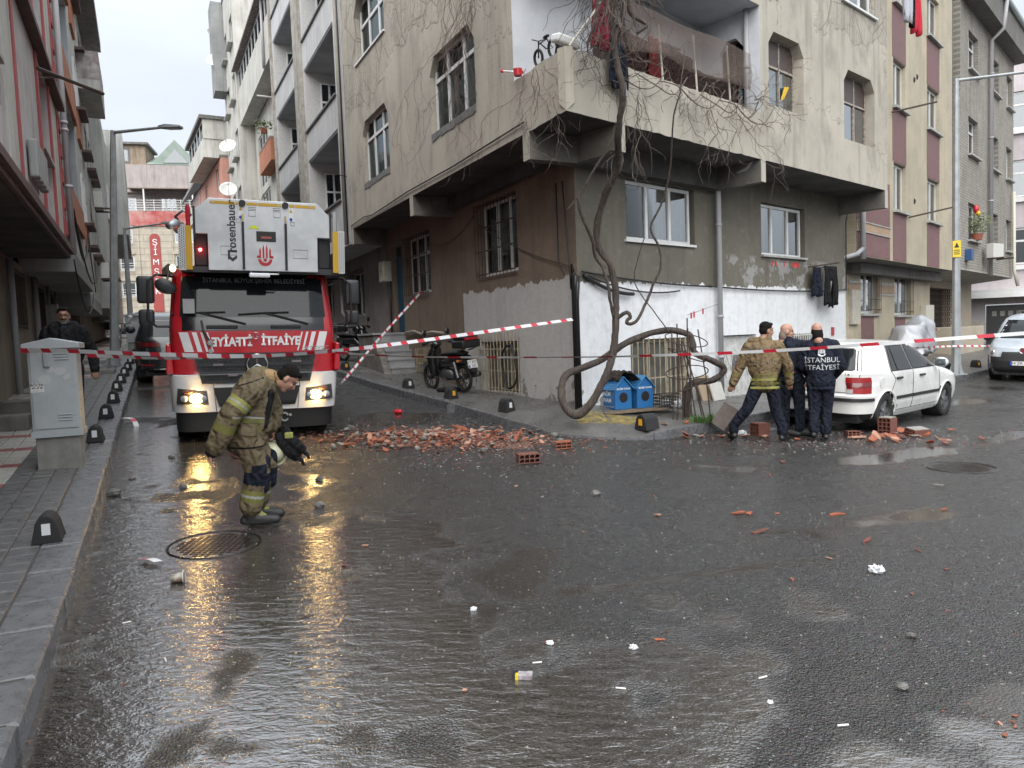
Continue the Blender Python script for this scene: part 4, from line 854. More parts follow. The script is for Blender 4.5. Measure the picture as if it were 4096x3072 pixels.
g = MB(); wall(g, F2, 1.6, 9, -.3, 3.62, [(4.2, 5.4, 2.2, 3.4), (6.5, 7.7, 2.2, 3.4)], -1.05, .2); g.build('ground_floor_wall', LGF, l2)
F2g = F2.sub(0, -1.05)
for a in (4.2, 6.5): bars(l2, F2g, a, a + 1.2, 2.15, 3.45, .05, 9, (.05, .95)); window(l2, F2g, a + .02, a + 1.18, 2.22, 3.38, -.1, (.5,), None, .06, None, None)
for s_ in (3.2, 3.5, 6.0, 8.1): pipe(l2, [F2g.P(s_, .08, .5), F2g.P(s_, .08, 3.6)], .045, 'conduit', PVC)
pipe(l2, sag(F2.P(1.0, .1, 4.9), F2.P(6, .08, 5.0), .9), .025, 'cable', CABLE); pipe(l2, sag(F2.P(1.0, .1, 4.9), F2.P(8, .12, 3.9), .6), .02, 'cable', CABLE); pipe(l2, sag(F2.P(5.8, .1, 5.0), F2.P(5.6, .2, 3.4), .0), .016, 'cable', CABLE); pipe(l2, sag(F2.P(0.1, .1, 3.7), F2.P(5.5, .15, 3.35), .8), .014, 'cable', CABLE)
g = MB(); g.fb(F2g, 5.7, 6.2, 0, .3, 2.5, 3.1); g.build('air_conditioner', SILL, l2, bevel=.02)
# third block with a projecting upper balcony, fourth concrete gable
l3 = thing('apartment_building', 'grey block with high projecting balcony further up the left side', 'building', (*F2.P(11, 0, 0)[:2], 0), world=True)
op3 = [(a, a + 1.2, z_, z_ + 1.5) for a in (9.6, 12.2, 14.0) for z_ in (5.2, 8.2, 11.4)]
shell(l3, F2, 8.8, 15.6, 3.6, 15, op3, LGRY, v=-.1)
for a, b, c, d in op3:
    window(l3, F2, a + .02, b - .02, c + .02, d - .02, -.2, (.5,), None, .06, None, (CURT,), GLASSB)
    g = MB(); g.fb(F2, a - .1, b + .1, -.1, .18, c - .09, c - .005); g.build('ledge', BRWN, l3)
g = MB(); g.fb(F2, 9.8, 13.2, -.1, .55, 10.2, 10.5); g.build('balcony_slab', LGRY, l3)
g = MB(); g.fb(F2, 9.8, 13.2, .45, .55, 10.5, 11.4); g.fb(F2, 9.8, 9.9, -.1, .45, 10.5, 11.4); g.build('balcony_parapet', pl('flaking_mauve', (.26, .2, .19), (.45, .44, .43), vs=5), l3)
g = MB(); g.fb(F2, 9.7, 15.6, -.1, .5, 13.4, 13.8); g.build('roof_slab', CONC, l3)
g = MB(); g.fb(F2, 8.8, 15.6, -1.2, -.1, 3.2, 3.6); g.build('floor_beam', pl('grey_beam', (.36, .36, .35)), l3)
g = MB(); wall(g, F2, 9, 17, -.3, 3.3, [(10, 11.4, 1.9, 3.1)], -1.2, .2); g.build('ground_floor_wall', LGF, l3); window(l3, F2, 10.02, 11.38, 1.92, 3.08, -1.3, (.5,), None, .06, None, None)
def aircon(p, azr, label):
    o = thing('air_conditioner', label, 'air conditioner', p, -azr)
    m = MB(); m.box(-.4, .4, -.14, .14, 0, .56); m.build('casing', M('ac_casing', (.55, .55, .52), .5, dirt=.25, vs=4), o, bevel=.02)
    m = MB(); m.tube([(.12 + .22 * math.cos(a), -.145, .28 + .22 * math.sin(a)) for a in np.linspace(0, 2 * math.pi, 24, endpoint=False)], .012, 5, closed=True)
    for k in range(4): m.tube([(.12 - .2, -.147, .13 + k * .1), (.12 + .2, -.147, .13 + k * .1)], .006, 4)
    m.build('fan_guard', M('ac_guard', (.35, .35, .34), .5), o); m = MB(); m.cyl((.12, -.141, .28), (.12, -.143, .28), .2, 20); m.build('fan_opening', BLACK, o)
    
    for x in (-.4, .36): m = MB(); m.box(x, x + .04, -.12, .5, -.06, 0); m.build('bracket', IRON, o)
    return o
aircon(F2.P(12.9, .15, 6.9), math.pi / 2 - .45, 'boxy air conditioner high on the third left block'); aircon(F2.P(13.0, .2, 4.4), math.pi / 2 - .45, 'lower air conditioner under the ledge on the third left block')
l4 = thing('apartment_building', 'bare concrete gable with stepped upper storeys behind the left lamp post', 'building', (*F2.P(20, 0, 0)[:2], 0), world=True)
CON2 = pl('smooth_grey_gable', (.5, .51, .49), (.43, .44, .42), bump=.2)
g = MB(); g.fb(F2, 15.9, 24, -6, .3, 3.5, 11.0); g.fb(F2, 20, 30, -6, 1.0, 7.0, 11.6); g.build('facade', CON2, l4)
for z_ in (4.5, 7.2): window(l4, F2, 17, 18.3, z_, z_ + 1.4, .36, (.5,), None, .06, None, (CURT,), GLASSB)
g = MB(); g.fb(F2, 16, 40, -6, -.9, -.5, 3.6); g.build('ground_floor_wall', LGF, l4)
l5 = thing('apartment_building', 'row of pale houses at the far end of the left pavement', 'building', (*F2.P(32, 0, 0)[:2], 0), world=True)
op5 = [(a, a + 1.2, z_, z_ + 1.5) for a in (26, 29, 32, 35) for z_ in (4.8, 7.6)]
shell(l5, F2, 24.2, 38, 3.2, 9.6, op5, pl('ivory_render', (.42, .4, .35)), v=.2)
for a, b, c, d in op5: window(l5, F2, a + .02, b - .02, c + .02, d - .02, .1, (.5,), None, .06, None, (CURT,), GLASSB)

# ================================================================ RIGHT STREET: mosaic block, brick block, far houses
BEI = facade_mat('beige_mosaic', FBB, (.58, .51, .37), (.51, .445, .325), (.38, .33, .24), .055, .028, .16, .35, .6, .2)
MAR = facade_mat('maroon_mosaic', FBB, (.19, .085, .09), (.27, .14, .14), (.14, .07, .07), .055, .028, .16, .35, .6, .1)
ORM = facade_mat('orange_mosaic', FBB, (.42, .22, .12), (.5, .36, .24), (.35, .28, .2), .07, .035, .16, .3, .6, .1)
bb = thing('apartment_building', 'beige mosaic tiled apartment block with maroon vertical panels', 'building', (*FBB.P(5, 0, 0)[:2], 0), world=True)
opb = [(a, b, z_, t_) for a, b in ((3.6, 4.74), (7.05, 8.45)) for z_, t_ in ((4.95, 6.3), (7.85, 9.18), (10.72, 12.05))]
shell(bb, FBB, .5, 10.15, 3.5, 13.6, opb, BEI, dep=.2)
for a, b, c, d in opb:
    window(bb, FBB, a + .02, b - .02, c + .02, d - .02, -.1, (.5,), None, .06, None, (CURT, None), GLASS)
    g = MB(); g.fb(FBB, a - .08, b + .12, -.05, .12, c - .07, c - .003); g.build('sill', SILL, bb)
for a, b in ((3.5, 4.76), (7.0, 8.46)):
    for c, d in ((3.52, 4.87), (6.32, 7.77), (9.2, 10.64)): g = MB(); g.fb(FBB, a, b, 0, .012, c, d); g.build('maroon_panel', MAR, bb)
g = MB(); g.fb(FBB, .5, 3.2, 0, .012, 3.52, 4.12); g.fb(FBB, .5, 3.2, 0, .012, 4.4, 5.6); g.build('maroon_panel', MAR, bb)
g = MB(); g.fb(FBB, .5, 3.2, 0, .02, 4.15, 4.37); g.build('orange_panel', ORM, bb)
g = MB(); g.fb(FBB, .5, 3.2, 0, .04, 4.12, 4.15); g.fb(FBB, .5, 3.2, 0, .04, 4.37, 4.4); g.build('stone_band', SILL, bb)
g = MB(); g.quad(FBB.P(.5, 0, 3.5), FBB.P(10.15, 0, 3.5), FBB.P(10.15, -1.1, 3.5), FBB.P(.5, -1.1, 3.5)); g.fb(FBB, 2.7, 11.4, -1.05, -.6, 3.2, 3.49); g.build('soffit', pl('grey_soffit', (.2, .19, .18)), bb)
FBg = FBB.sub(0, -1.0)
g = MB(); wall(g, FBg, 0, 11.4, -.3, 3.5, [(3.87, 5.45, 2.06, 3.42), (7.14, 8.95, 2.0, 3.42)], 0, .2); g.build('ground_floor_wall', BEI, bb)
for a, b, c in ((3.87, 5.45, 2.06), (7.14, 8.95, 2.0)):
    window(bb, FBg, a + .02, b - .02, c + .02, 3.4, -.12, (.5,), None, .06, None, (CURT, None)); g = MB(); g.fb(FBg, a - .05, b + .08, -.05, .1, c - .07, c - .004); g.build('sill', SILL, bb)
    bars(bb, FBg, a + .45, b + .02, c - .02, 3.44, .09, 9, (.1, .32, .9)); g = MB(); g.fb(FBg, a + .02, a + 1.15, 0, .012, .5, c - .09); g.build('maroon_panel', MAR, bb)
for z_ in (2.62, 2.95): g = MB(); g.fb(FBg, 2.8, 3.85, 0, .03, z_, z_ + .06); g.fb(FBg, 5.47, 7.12, 0, .03, z_, z_ + .06); g.build('stone_band', SILL, bb)
g = MB(); g.fb(FBg, 2.8, 3.85, 0, .015, 2.7, 2.94); g.fb(FBg, 5.47, 7.12, 0, .015, 2.7, 2.94); g.build('mosaic_band', ORM, bb)
g = MB(); g.fb(FBg, 2.85, 3.55, 0, .1, 1.75, 2.75); g.build('meter_cabinet', BOXC, bb)
g = MB(); g.fb(FBg, 10.1, 11.1, .0, .22, 1.75, 2.35); g.build('meter_box', M('cream_cabinet', (.55, .52, .45), .5), bb, bevel=.02); pipe(bb, [FBg.P(10.6, .08, .3), FBg.P(10.6, .08, 1.75)], .06, 'conduit', CABLE)
pipe(bb, [FBB.P(.62, .12, 3.4), FBB.P(.62, .12, 5.5)], .07); pipe(bb, [FBB.P(.7, .12, 3.7), FBB.P(.2, .1, 3.5), FBB.P(-.4, -.5, 3.3)], .06)
g = MB(); g.tube([FBB.P(4.9, .05, 4.85), FBB.P(6.8, .9, 5.25)], .025, 6); g.build('clothes_line_arm', IRON, bb)
g = MB(); g.tube([FBB.P(3.3, .05, 7.6), FBB.P(4.4, .9, 7.9)], .025, 6); g.build('clothes_line_arm', IRON, bb)
for s_, z_ in ((5.6, 9.0), (5.9, 9.15), (5.6, 5.4)): g = MB(); g.ball(FBB.P(s_, .0, z_), (.05, .05, .09), 7, 5); g.build('hole', BLACK, bb)
# brick block
BRK = facade_mat('grey_brick', FBB, (.36, .335, .29), (.29, .275, .245), (.2, .19, .17), .3, .1, .12, .8, .9, .35)
CRND = pl('dark_grey_render', (.17, .165, .155), (.13, .125, .115))
bk = thing('apartment_building', 'grey brick apartment block with cornice and gutter behind the right lamp post', 'building', (*FBB.P(15, 0, 0)[:2], 0), world=True)
opk = [(a, b, z_, z_ + 1.38) for a, b in ((12.65, 14.2), (16.4, 18.0), (19.7, 20.9)) for z_ in (4.75, 7.9, 11.0)]
shell(bk, FBB, 11.4, 21.3, 3.6, 13.2, opk, BRK, v=-.02, dep=.25)
g = MB(); g.fb(FBB, 10.16, 11.4, -3, -.25, 3.6, 14.2); g.build('render_pier', CRND, bk)
for a, b, c, d in opk:
    window(bk, FBB, a + .02, b - .02, c + .02, d - .02, -.18, (.5,), .68, .06, None, (CURT, None), GLASS); g = MB(); g.fb(FBB, a - .1, b + .12, -.05, .12, c - .07, c - .003); g.build('sill', SILL, bk)
g = MB(); g.fb(FBB, 11.3, 21.6, -3, .5, 13.2, 13.35); g.fb(FBB, 11.3, 21.6, .4, .5, 13.35, 14.3); g.build('cornice', CRND, bk)
g = MB(); g.tube([FBB.P(11.3, .58, 14.35), FBB.P(21.8, .58, 14.3)], .1, 8); g.build('gutter', M('pale_blue_gutter', (.4, .47, .48), .5), bk)
pipe(bk, [FBB.P(15.95, .1, 3.5), FBB.P(15.95, .1, 12.8), FBB.P(15.95, .5, 13.15), FBB.P(15.95, .6, 14.2)], .08, clamps=[FBB.P(15.95, .1, z_) for z_ in (6.5, 9.0, 11.5)])
pipe(bk, [FBB.P(20.6, .3, 3.2), FBB.P(20.6, .15, 3.9), FBB.P(20.6, .12, 7.4)], .07, 'drain_pipe', M('ivory_pipe', (.5, .47, .4), .5))
g = MB(); g.hexa([FBB.P(*p) for p in ((10.2, -2, 3.4), (21.3, -2, 3.4), (10.2, 0, 3.59), (21.3, 0, 3.59), (10.2, -2, 3.55), (21.3, -2, 3.55), (10.2, 0, 3.62), (21.3, 0, 3.62))]); g.build('soffit', pl('pale_soffit', (.45, .44, .42), streak=.1), bk)
TAN = pl('tan_marble_cladding', (.42, .37, .29), (.36, .31, .24), bump=.1, streak=.1)
g = MB(); wall(g, FBB, 11.4, 21, -.3, 3.5, [(12.3, 17.0, .9, 3.1)], -1.6, .3); g.fb(FBB, 11.6, 12.2, -1.6, -1.3, -.2, 3.4); g.build('ground_floor_wall', TAN, bk)
g = MB(); FK = FBB.sub(0, -1.5)
for i in range(12):
    for j in range(9):
        x, z_ = 12.4 + i * .38, .95 + j * .24
        g.tube([FK.P(x + .19 + .17 * math.cos(a), 0, z_ + .12 + .11 * math.sin(a)) for a in np.linspace(0, 2 * math.pi, 8, endpoint=False)], .014, 4, closed=True)
g.build('wrought_iron_screen', IRON, bk); g = MB(); g.fb(FBB, 12.3, 17, -1.95, -1.9, .9, 3.1); g.build('shop_front', DARK, bk)
pl_ = MB(); pl_.fb(FBB, 11.9, 16.6, -1.5, -.25, -.2, 1.5); tag(pl_.build('planter_wall', TAN, None, bevel=.02), 'tan marble clad low wall behind the right lamp post', 'wall')
aircon(FBB.P(15.2, .38, 4.15), R(43.3) + math.pi / 2 + .25, 'white air conditioner under the brick block window by the flower pot')
g = MB(); g.fb(FBB, 12.1, 12.5, 0, .2, 3.95, 4.35); g.build('blue_alarm_box', M('blue_box', (.03, .08, .2), .4), bk)
# far pale house with a white canopy and dark door
FZ = Fr(*FBB.P(25, .6, 0)[:2], R(43.3 + 75), 1)
PKG = pl('pale_pinkish_render', (.54, .49, .5), (.48, .44, .45), streak=.15)
bz = thing('apartment_building', 'pale pinkish grey house with white canopy and dark door at the right edge', 'building', (*FZ.P(3, 0, 0)[:2], 0), world=True)
FZ = Fr(*FBB.P(25, .6, 0)[:2], R(43.3 + 75), 1); FZ.n = np.array([-math.cos(FZ.a), math.sin(FZ.a)]); FZ.n *= -1 if FZ.n @ (-FZ.o) < 0 else 1
opz = [(a, a + 2.2, z_, z_ + 1.8) for a in (-2.1, .9, 4.8, 8.2) for z_ in (4.4, 7.7, 11)]
shell(bz, FZ, -4, 14, 3.2, 14.5, opz, PKG, back=5)
for a, b, c, d in opz:
    window(bz, FZ, a + .02, b - .02, c + .02, d - .02, -.08, (.33, .66), .65, .08, None, (CURT,), GLASSB)
    g = MB(); g.fb(FZ, a - .3, b + .3, 0, .16, c - .25, c - .05); g.build('ledge', WHITE, bz)
g = MB(); wall(g, FZ, -4, 14, -.3, 3.2, [(-2.3, -.2, -.2, 2.5)], -.6, .3); g.build('ground_floor_wall', PKG, bz)
g = MB(); g.fb(FZ, -2.25, -.25, -.85, -.8, -.2, 2.45); d_ = g.build('door', M('black_door', (.015, .015, .016), .4), bz)
for k in range(5): g = MB(); g.fb(FZ, -2.0 + k * .35, -1.8 + k * .35, -.8, -.79, 1.9, 2.15); g.build('poster', SILL, d_)
g = MB(); g.fb(FZ, -3.2, 14, -.6, 1.0, 3.0, 3.2); g.fb(FZ, -3.2, 14, .9, 1.02, 2.8, 3.0); g.build('canopy', WHITE, bz)
g = MB(); g.fb(FZ, -3.0, -2.5, -.6, -.4, 1.0, 1.7); g.build('meter_box', BOXC, bz)
# ================================================================ VEHICLES
class Body:
    """stacked rounded plan contours; y0 end is the low-y end"""
    def __init__(s, rows): s.r = np.array(rows, float)
    def at(s, z): return [float(np.interp(z, s.r[:, 0], s.r[:, k])) for k in range(1, 5)]     # y0,y1,hw,n
    def pt(s, th, z, off=0):
        y0, y1, hw, n = s.at(z); c, d = math.cos(th), math.sin(th); e = 2 / n
        x = (hw + off) * math.copysign(abs(c) ** e, c); y = (y0 + y1) / 2 + ((y1 - y0) / 2 + off) * math.copysign(abs(d) ** e, d); return (x, y, z)
    def end(s, x, z, off=0, far=False):
        y0, y1, hw, n = s.at(z); t_ = (1 - min(.999, abs(x) / hw) ** n) ** (1 / n); k = 1 if far else -1; return (x, (y0 + y1) / 2 + k * ((y1 - y0) / 2 * t_ + off), z)
    def side(s, y, z, sd_, off=0):
        y0, y1, hw, n = s.at(z); t_ = (1 - min(.999, abs(y - (y0 + y1) / 2) / ((y1 - y0) / 2)) ** n) ** (1 / n); return (sd_ * (hw * t_ + off), y, z)
    def mesh(s, zs, nt=72, arches=(), ar=.33):
        m = MB(); th = []
        for q in range(4):          # sample denser at the corners
            for k in range(nt // 4): u = k / (nt // 4); th.append((q + u) * math.pi / 2)
        P_ = [[s.pt(t_, z) for t_ in th] for z in zs]; n = len(th); b = [p for r_ in P_ for p in r_]; fs = []
        for i in range(len(zs) - 1):
            for k in range(n):
                q = [P_[i][k], P_[i][(k + 1) % n], P_[i + 1][(k + 1) % n], P_[i + 1][k]]; cy = sum(p[1] for p in q) / 4; cz = sum(p[2] for p in q) / 4; cx = abs(sum(p[0] for p in q) / 4)
                if any((cy - a[0]) ** 2 + (cz - a[1]) ** 2 < ar * ar for a in arches) and cx > .4: continue
                fs.append([i * n + k, i * n + (k + 1) % n, (i + 1) * n + (k + 1) % n, (i + 1) * n + k])
        fs.append([(len(zs) - 1) * n + k for k in range(n)]); m.add(b, fs); return m
    def pq(s, fn, q, off, nu=14, nv=8):      # bilinear patch, q = 4 corners (a,z) counter-clockwise from low-left
        m = MB()
        def f(u, v):
            a = (q[0][0] * (1 - u) + q[1][0] * u) * (1 - v) + (q[3][0] * (1 - u) + q[2][0] * u) * v; z = (q[0][1] * (1 - u) + q[1][1] * u) * (1 - v) + (q[3][1] * (1 - u) + q[2][1] * u) * v
            return fn(a, z, off)
        m.grid(f, nu, nv); return m
    def pend(s, q, off=.004, far=False): return s.pq(lambda a, z, o: s.end(a, z, o, far), q, off)
    def pside(s, q, sd_, off=.004): return s.pq(lambda a, z, o: s.side(a, z, sd_, o), q, off)
    def band(s, t0, t1, z0, z1, off, nt=30, nz_=4):   # strip round the contour with thickness
        m = MB(); rg = []
        for k in range(nt + 1):
            t_ = t0 + (t1 - t0) * k / nt; rg.append([s.pt(t_, z0, 0), s.pt(t_, z0 + .01, off), s.pt(t_, z1 - .01, off), s.pt(t_, z1, 0)])
        m.rings(rg); return m
def paint(name, c, rough=.25, dirt=.2): return M(name, c, rough, 0, coat=.6, dirt=dirt, vs=2.2, spec=.5, rv=.08)
TYRE = M('tyre_rubber', (.018, .018, .018), .75, bump=.2, bs=90); RIM = M('alloy_rim', (.32, .33, .34), .35, .8, dirt=.5, vs=9)
CGLASS = M('car_glass', (.012, .014, .016), .06, spec=.35); BLKP = M('black_plastic', (.02, .02, .021), .5); CHR = M('chrome', (.6, .6, .6), .12, 1)
PLW = M('plate_white', (.68, .68, .66), .45); PLB = M('plate_blue', (.02, .06, .35), .45)
def wheel(parent, c, r, w, sd_, spokes=5, rr=.62):
    """axle along x; sd_ = which side faces outwards"""
    m = MB(); pr = [(-.5, .80), (-.5, .93), (-.38, 1.0), (.38, 1.0), (.5, .93), (.5, .80), (.46, rr + .02)]
    m.rings([[(c[0] + sd_ * w * a, c[1] + r * b * math.cos(t_), c[2] + r * b * math.sin(t_)) for t_ in np.linspace(0, 2 * math.pi, 28, endpoint=False)] for a, b in pr], True, False)
    wh = m.build('wheel', TYRE, parent, smooth=True)
    m = MB(); xo = c[0] + sd_ * w * .30; xi = c[0] + sd_ * w * .1
    m.rings([[(x, c[1] + r * b * math.cos(t_), c[2] + r * b * math.sin(t_)) for t_ in np.linspace(0, 2 * math.pi, 28, endpoint=False)] for x, b in ((c[0] + sd_ * w * .46, rr + .03), (c[0] + sd_ * w * .42, rr - .05), (xi, rr - .09))], False, True)
    rim = m.build('rim', M('rim_shadow', (.05, .05, .052), .5, .5), wh, smooth=True)
    for k in range(spokes):
        a = 2 * math.pi * k / spokes; m = MB(); d = np.array([math.cos(a), math.sin(a)]); e = np.array([-d[1], d[0]])
        def q(rad, wd, x): p = np.array(c[1:]) + d * rad * r + e * wd * r; return (x, p[0], p[1])
        m.hexa([q(.08, -.10, xo - sd_ * .03), q(.08, .10, xo - sd_ * .03), q(rr, -.16, xo - sd_ * .03), q(rr, .16, xo - sd_ * .03), q(.08, -.08, xo + sd_ * .01), q(.08, .08, xo + sd_ * .01), q(rr - .02, -.13, xo + sd_ * .012), q(rr - .02, .13, xo + sd_ * .012)])
        m.build('spoke', RIM, wh)
    m = MB(); m.cyl((xo - sd_ * .02, c[1], c[2]), (xo + sd_ * .02, c[1], c[2]), r * .15, 12); m.build('hub', RIM, wh); return wh
def plate(parent, fn, txt, w_=.52, h_=.11):
    m = MB(); m.hexa([fn(x, y, d) for d in (0, .012) for y in (-h_ / 2, h_ / 2) for x in (-w_ / 2, w_ / 2)]); o = m.build('licence_plate', PLW, parent)
    m = MB(); m.hexa([fn(x, y, d) for d in (.0125, .014) for y in (-h_ / 2, h_ / 2) for x in (-w_ / 2, -w_ / 2 + .045)]); m.build('blue_band', PLB, o)
    text(txt, h_ * .95, lambda x, y: fn(x + .02, y, .0155), 'plate_text', BLACK, o); return o
def carline(root, pts, r=.006, name='panel_gap', mat=None): m = MB(); m.tube(pts, r, 4); return m.build(name, mat or BLACK, root)
def seg(a, b, n=8): return [(a[0] + (b[0] - a[0]) * i / n, a[1] + (b[1] - a[1]) * i / n) for i in range(n + 1)]
def place(root, x, y, azr, zoff=0, tilt=True):
    """local +y points along azimuth azr, sitting on the road slope"""
    f_ = Vector((math.sin(azr), math.cos(azr), 0)); e = .5
    f_.z = (gz(x + f_.x * e, y + f_.y * e) - gz(x - f_.x * e, y - f_.y * e)) / (2 * e) if tilt else 0; f_.normalize()
    r_ = Vector((math.cos(azr), -math.sin(azr), 0)); r_.z = (gz(x + r_.x * e, y + r_.y * e) - gz(x - r_.x * e, y - r_.y * e)) / (2 * e) if tilt else 0
    u_ = r_.cross(f_).normalized(); r_ = f_.cross(u_)
    root.matrix_world = Matrix(((r_.x, f_.x, u_.x, x), (r_.y, f_.y, u_.y, y), (r_.z, f_.z, u_.z, gz(x, y) + zoff), (0, 0, 0, 1)))
# ---- white hatchback
def hatchback():
    root = thing('hatchback_car', 'dirty white five-door hatchback parked on the corner with rubble behind its wheel', 'car')
    B = Body([(.19, .14, 3.95, .78, 7), (.28, .05, 4.09, .83, 7), (.42, .0, 4.15, .862, 6.5), (.58, .0, 4.15, .868, 6.5), (.62, .04, 4.13, .868, 6.5), (.74, .05, 4.06, .866, 6.5), (.80, .055, 3.92, .864, 6), (.85, .06, 3.7, .86, 6), (.90, .065, 3.42, .853, 6),
              (.945, .075, 3.12, .842, 6.5), (1.0, .12, 2.98, .812, 7), (1.1, .19, 2.76, .768, 7.5), (1.2, .255, 2.55, .724, 8), (1.3, .325, 2.32, .678, 8), (1.365, .38, 2.12, .64, 7), (1.405, .46, 1.95, .59, 6), (1.43, .62, 1.75, .5, 5), (1.442, .9, 1.5, .3, 4)])
    WP = paint('white_car_paint', (.7, .7, .68), .3, .35); ya, yb = .76, 3.27
    B.mesh(list(np.linspace(.19, .94, 46)) + list(np.linspace(.96, 1.442, 30)), 104, ((ya, .30), (yb, .30)), .345).build('body', WP, root, smooth=True)
    for sd_ in (-1, 1):
        for yy in (ya, yb):
            m = MB(); m.tube([B.side(yy + .35 * math.cos(a), .30 + .35 * math.sin(a), sd_, .006) for a in np.linspace(-.25, math.pi + .25, 26)], .016, 6); m.build('wheel_arch', WP, root, smooth=True)
            m = MB(); m.rings([[(sd_ * x, yy + .36 * math.cos(a), .30 + .36 * math.sin(a)) for a in np.linspace(0, 2 * math.pi, 20, endpoint=False)] for x in (.83, .55)], False, True); m.build('wheel_well', BLACK, root)
            wheel(root, (sd_ * .755, yy, .312), .312, .2, sd_, 5)
        # side glass, black surrounds and doors
        for q in (((.98, .965), (1.72, .965), (1.70, 1.335), (1.12, 1.335)), ((1.80, .965), (2.78, .965), (2.28, 1.335), (1.78, 1.335))):
            o_ = B.pside([(q[0][0] - .03, q[0][1] - .02), (q[1][0] + .03, q[1][1] - .02), (q[2][0] + .02, q[2][1] + .025), (q[3][0] - .02, q[3][1] + .025)], sd_, .003).build('window_seal', BLACK, root, smooth=True)
            B.pside(q, sd_, .006).build('side_window', CGLASS, root, smooth=True)
        m = MB(); m.tube([B.side(*p, sd_, .012) for p in seg((1.2, .965), (1.22, 1.33), 6)], .008, 4); m.build('window_divider', BLACK, root)
        for q in (((.84, .5), (1.08, .82), (.93, .95), (1.08, 1.37), (1.74, 1.37), (1.77, .95), (1.76, .3), (1.12, .3), (1.0, .45)), ((1.76, .3), (1.77, .95), (1.74, 1.37), (2.3, 1.37), (2.9, .95), (2.93, .3), (1.76, .3))):
            pts = []
            for a, b in zip(q[:-1], q[1:]): pts += seg(a, b, 8)
            carline(root, [B.side(*p, sd_, .002) for p in pts], .005, 'door_gap')
        for y_ in (1.1, 2.02):
            m = MB(); m.hexa([B.side(yy, zz, sd_, o) for o in (.004, .035) for zz in (.815, .85) for yy in (y_, y_ + .2)]); m.build('door_handle', BLKP, root, bevel=.008)
        m = MB(); m.hexa([B.side(yy, zz, sd_, o) for o in (.002, .018) for zz in (.485, .535) for yy in (1.12, 1.74)]); m.build('side_moulding', BLKP, root)
        m = MB(); m.hexa([B.side(yy, zz, sd_, o) for o in (.002, .018) for zz in (.485, .535) for yy in (1.77, 2.9)]); m.build('side_moulding', BLKP, root)
        m = MB(); m.ball((sd_ * .95, 2.72, 1.02), (.12, .08, .09), 12, 8); mi = m.build('door_mirror', WP, root, smooth=True)
        m = MB(); m.box(*sorted((sd_ * .87, sd_ * 1.05)), 2.635, 2.645, .955, 1.085); m.build('mirror_glass', GLASSB, mi, bevel=.03)
    # tail lamps wrap the rear corners: red, amber over clear
    LR = M('tail_red', (.28, .012, .015), .15, coat=.8); LA = M('tail_dark_red', (.12, .01, .01), .18, coat=.8); LC = M('tail_clear', (.4, .38, .38), .15, coat=.8)
    for sd_ in (-1, 1):
        t0 = -math.pi / 2; P3 = lambda k: (t0 + sd_ * k)
        for nm, k0, k1, z0, z1, mt in (('tail_lamp', .2, .9, .63, .72, LR), ('tail_lamp', .2, .9, .722, .80, LA), ('tail_lamp', .2, .9, .802, .885, LR), ('reversing_lamp', .2, .34, .632, .70, LC)):
            off = .012 if nm == 'tail_lamp' else .018; m = MB(); m.grid(lambda u, v: B.pt(P3(k0 + (k1 - k0) * u), z0 + (z1 - z0) * v, off), 18, 4); m.build(nm, mt, root, smooth=True)
    B.band(-math.pi / 2 - 1.03, -math.pi / 2 + 1.03, .30, .60, .03, 40).build('rear_bumper', WP, root, smooth=False)
    B.band(-math.pi / 2 - 1.0, -math.pi / 2 + 1.0, .50, .565, .045, 40).build('bumper_strip', BLKP, root)
    B.band(-math.pi / 2 - 1.03, -math.pi / 2 + 1.03, .19, .30, .012, 30).build('lower_valance', BLKP, root)
    B.pend([(-.66, .985), (.66, .985), (.56, 1.335), (-.56, 1.335)], .003).build('window_seal', BLACK, root, smooth=True)
    B.pend([(-.62, 1.0), (.62, 1.0), (.53, 1.32), (-.53, 1.32)], .007).build('rear_window', CGLASS, root, smooth=True)
    carline(root, [B.end(*p, .002) for p in seg((-.66, .64), (-.7, .98), 6) + seg((-.7, .98), (-.58, 1.36), 6) + seg((-.58, 1.36), (.58, 1.36), 10) + seg((.58, 1.36), (.7, .98), 6) + seg((.7, .98), (.66, .64), 6) + seg((.66, .64), (-.66, .64), 12)], .005, 'hatch_gap')
    plate(root, lambda x, y, d: (x, B.end(0, .40)[1] - .035 - d, .405 + y), '01 EF 476')
    text('1.6', .07, lambda x, y: B.end(.52 + x, .93 + y, .008), 'badge', CHR, root); m = MB(); m.box(-.1, .1, .02, .045, .70, .735); m.build('hatch_handle', BLKP, root)
    m = MB(); m.tube([B.end(0, .99, .03), B.end(.3, 1.08, .02)], .008, 4); m.build('rear_wiper', BLACK, root)
    m = MB(); m.cyl(B.side(.62, .78, 1, .001), B.side(.62, .78, 1, .006), .09, 24); m.build('fuel_flap', WP, root)
    m = MB(); m.box(-.7, .7, .1, 4.0, .16, .3); m.build('underbody', BLACK, root)
    m = MB(); m.grid(lambda u, v: B.end(-.55 + 1.1 * u, 1.02 + .3 * v, .005, True), 10, 6); m.build('windscreen', CGLASS, root, smooth=True)
    return root
hb = hatchback(); _r = np.array([math.cos(R(49.8)), -math.sin(R(49.8))]); _d = np.array([math.sin(R(49.8)), math.cos(R(49.8))])
p_ = np.array([5.99, 11.97]) - .80 * _r - .76 * _d; place(hb, p_[0], p_[1], R(49.8))
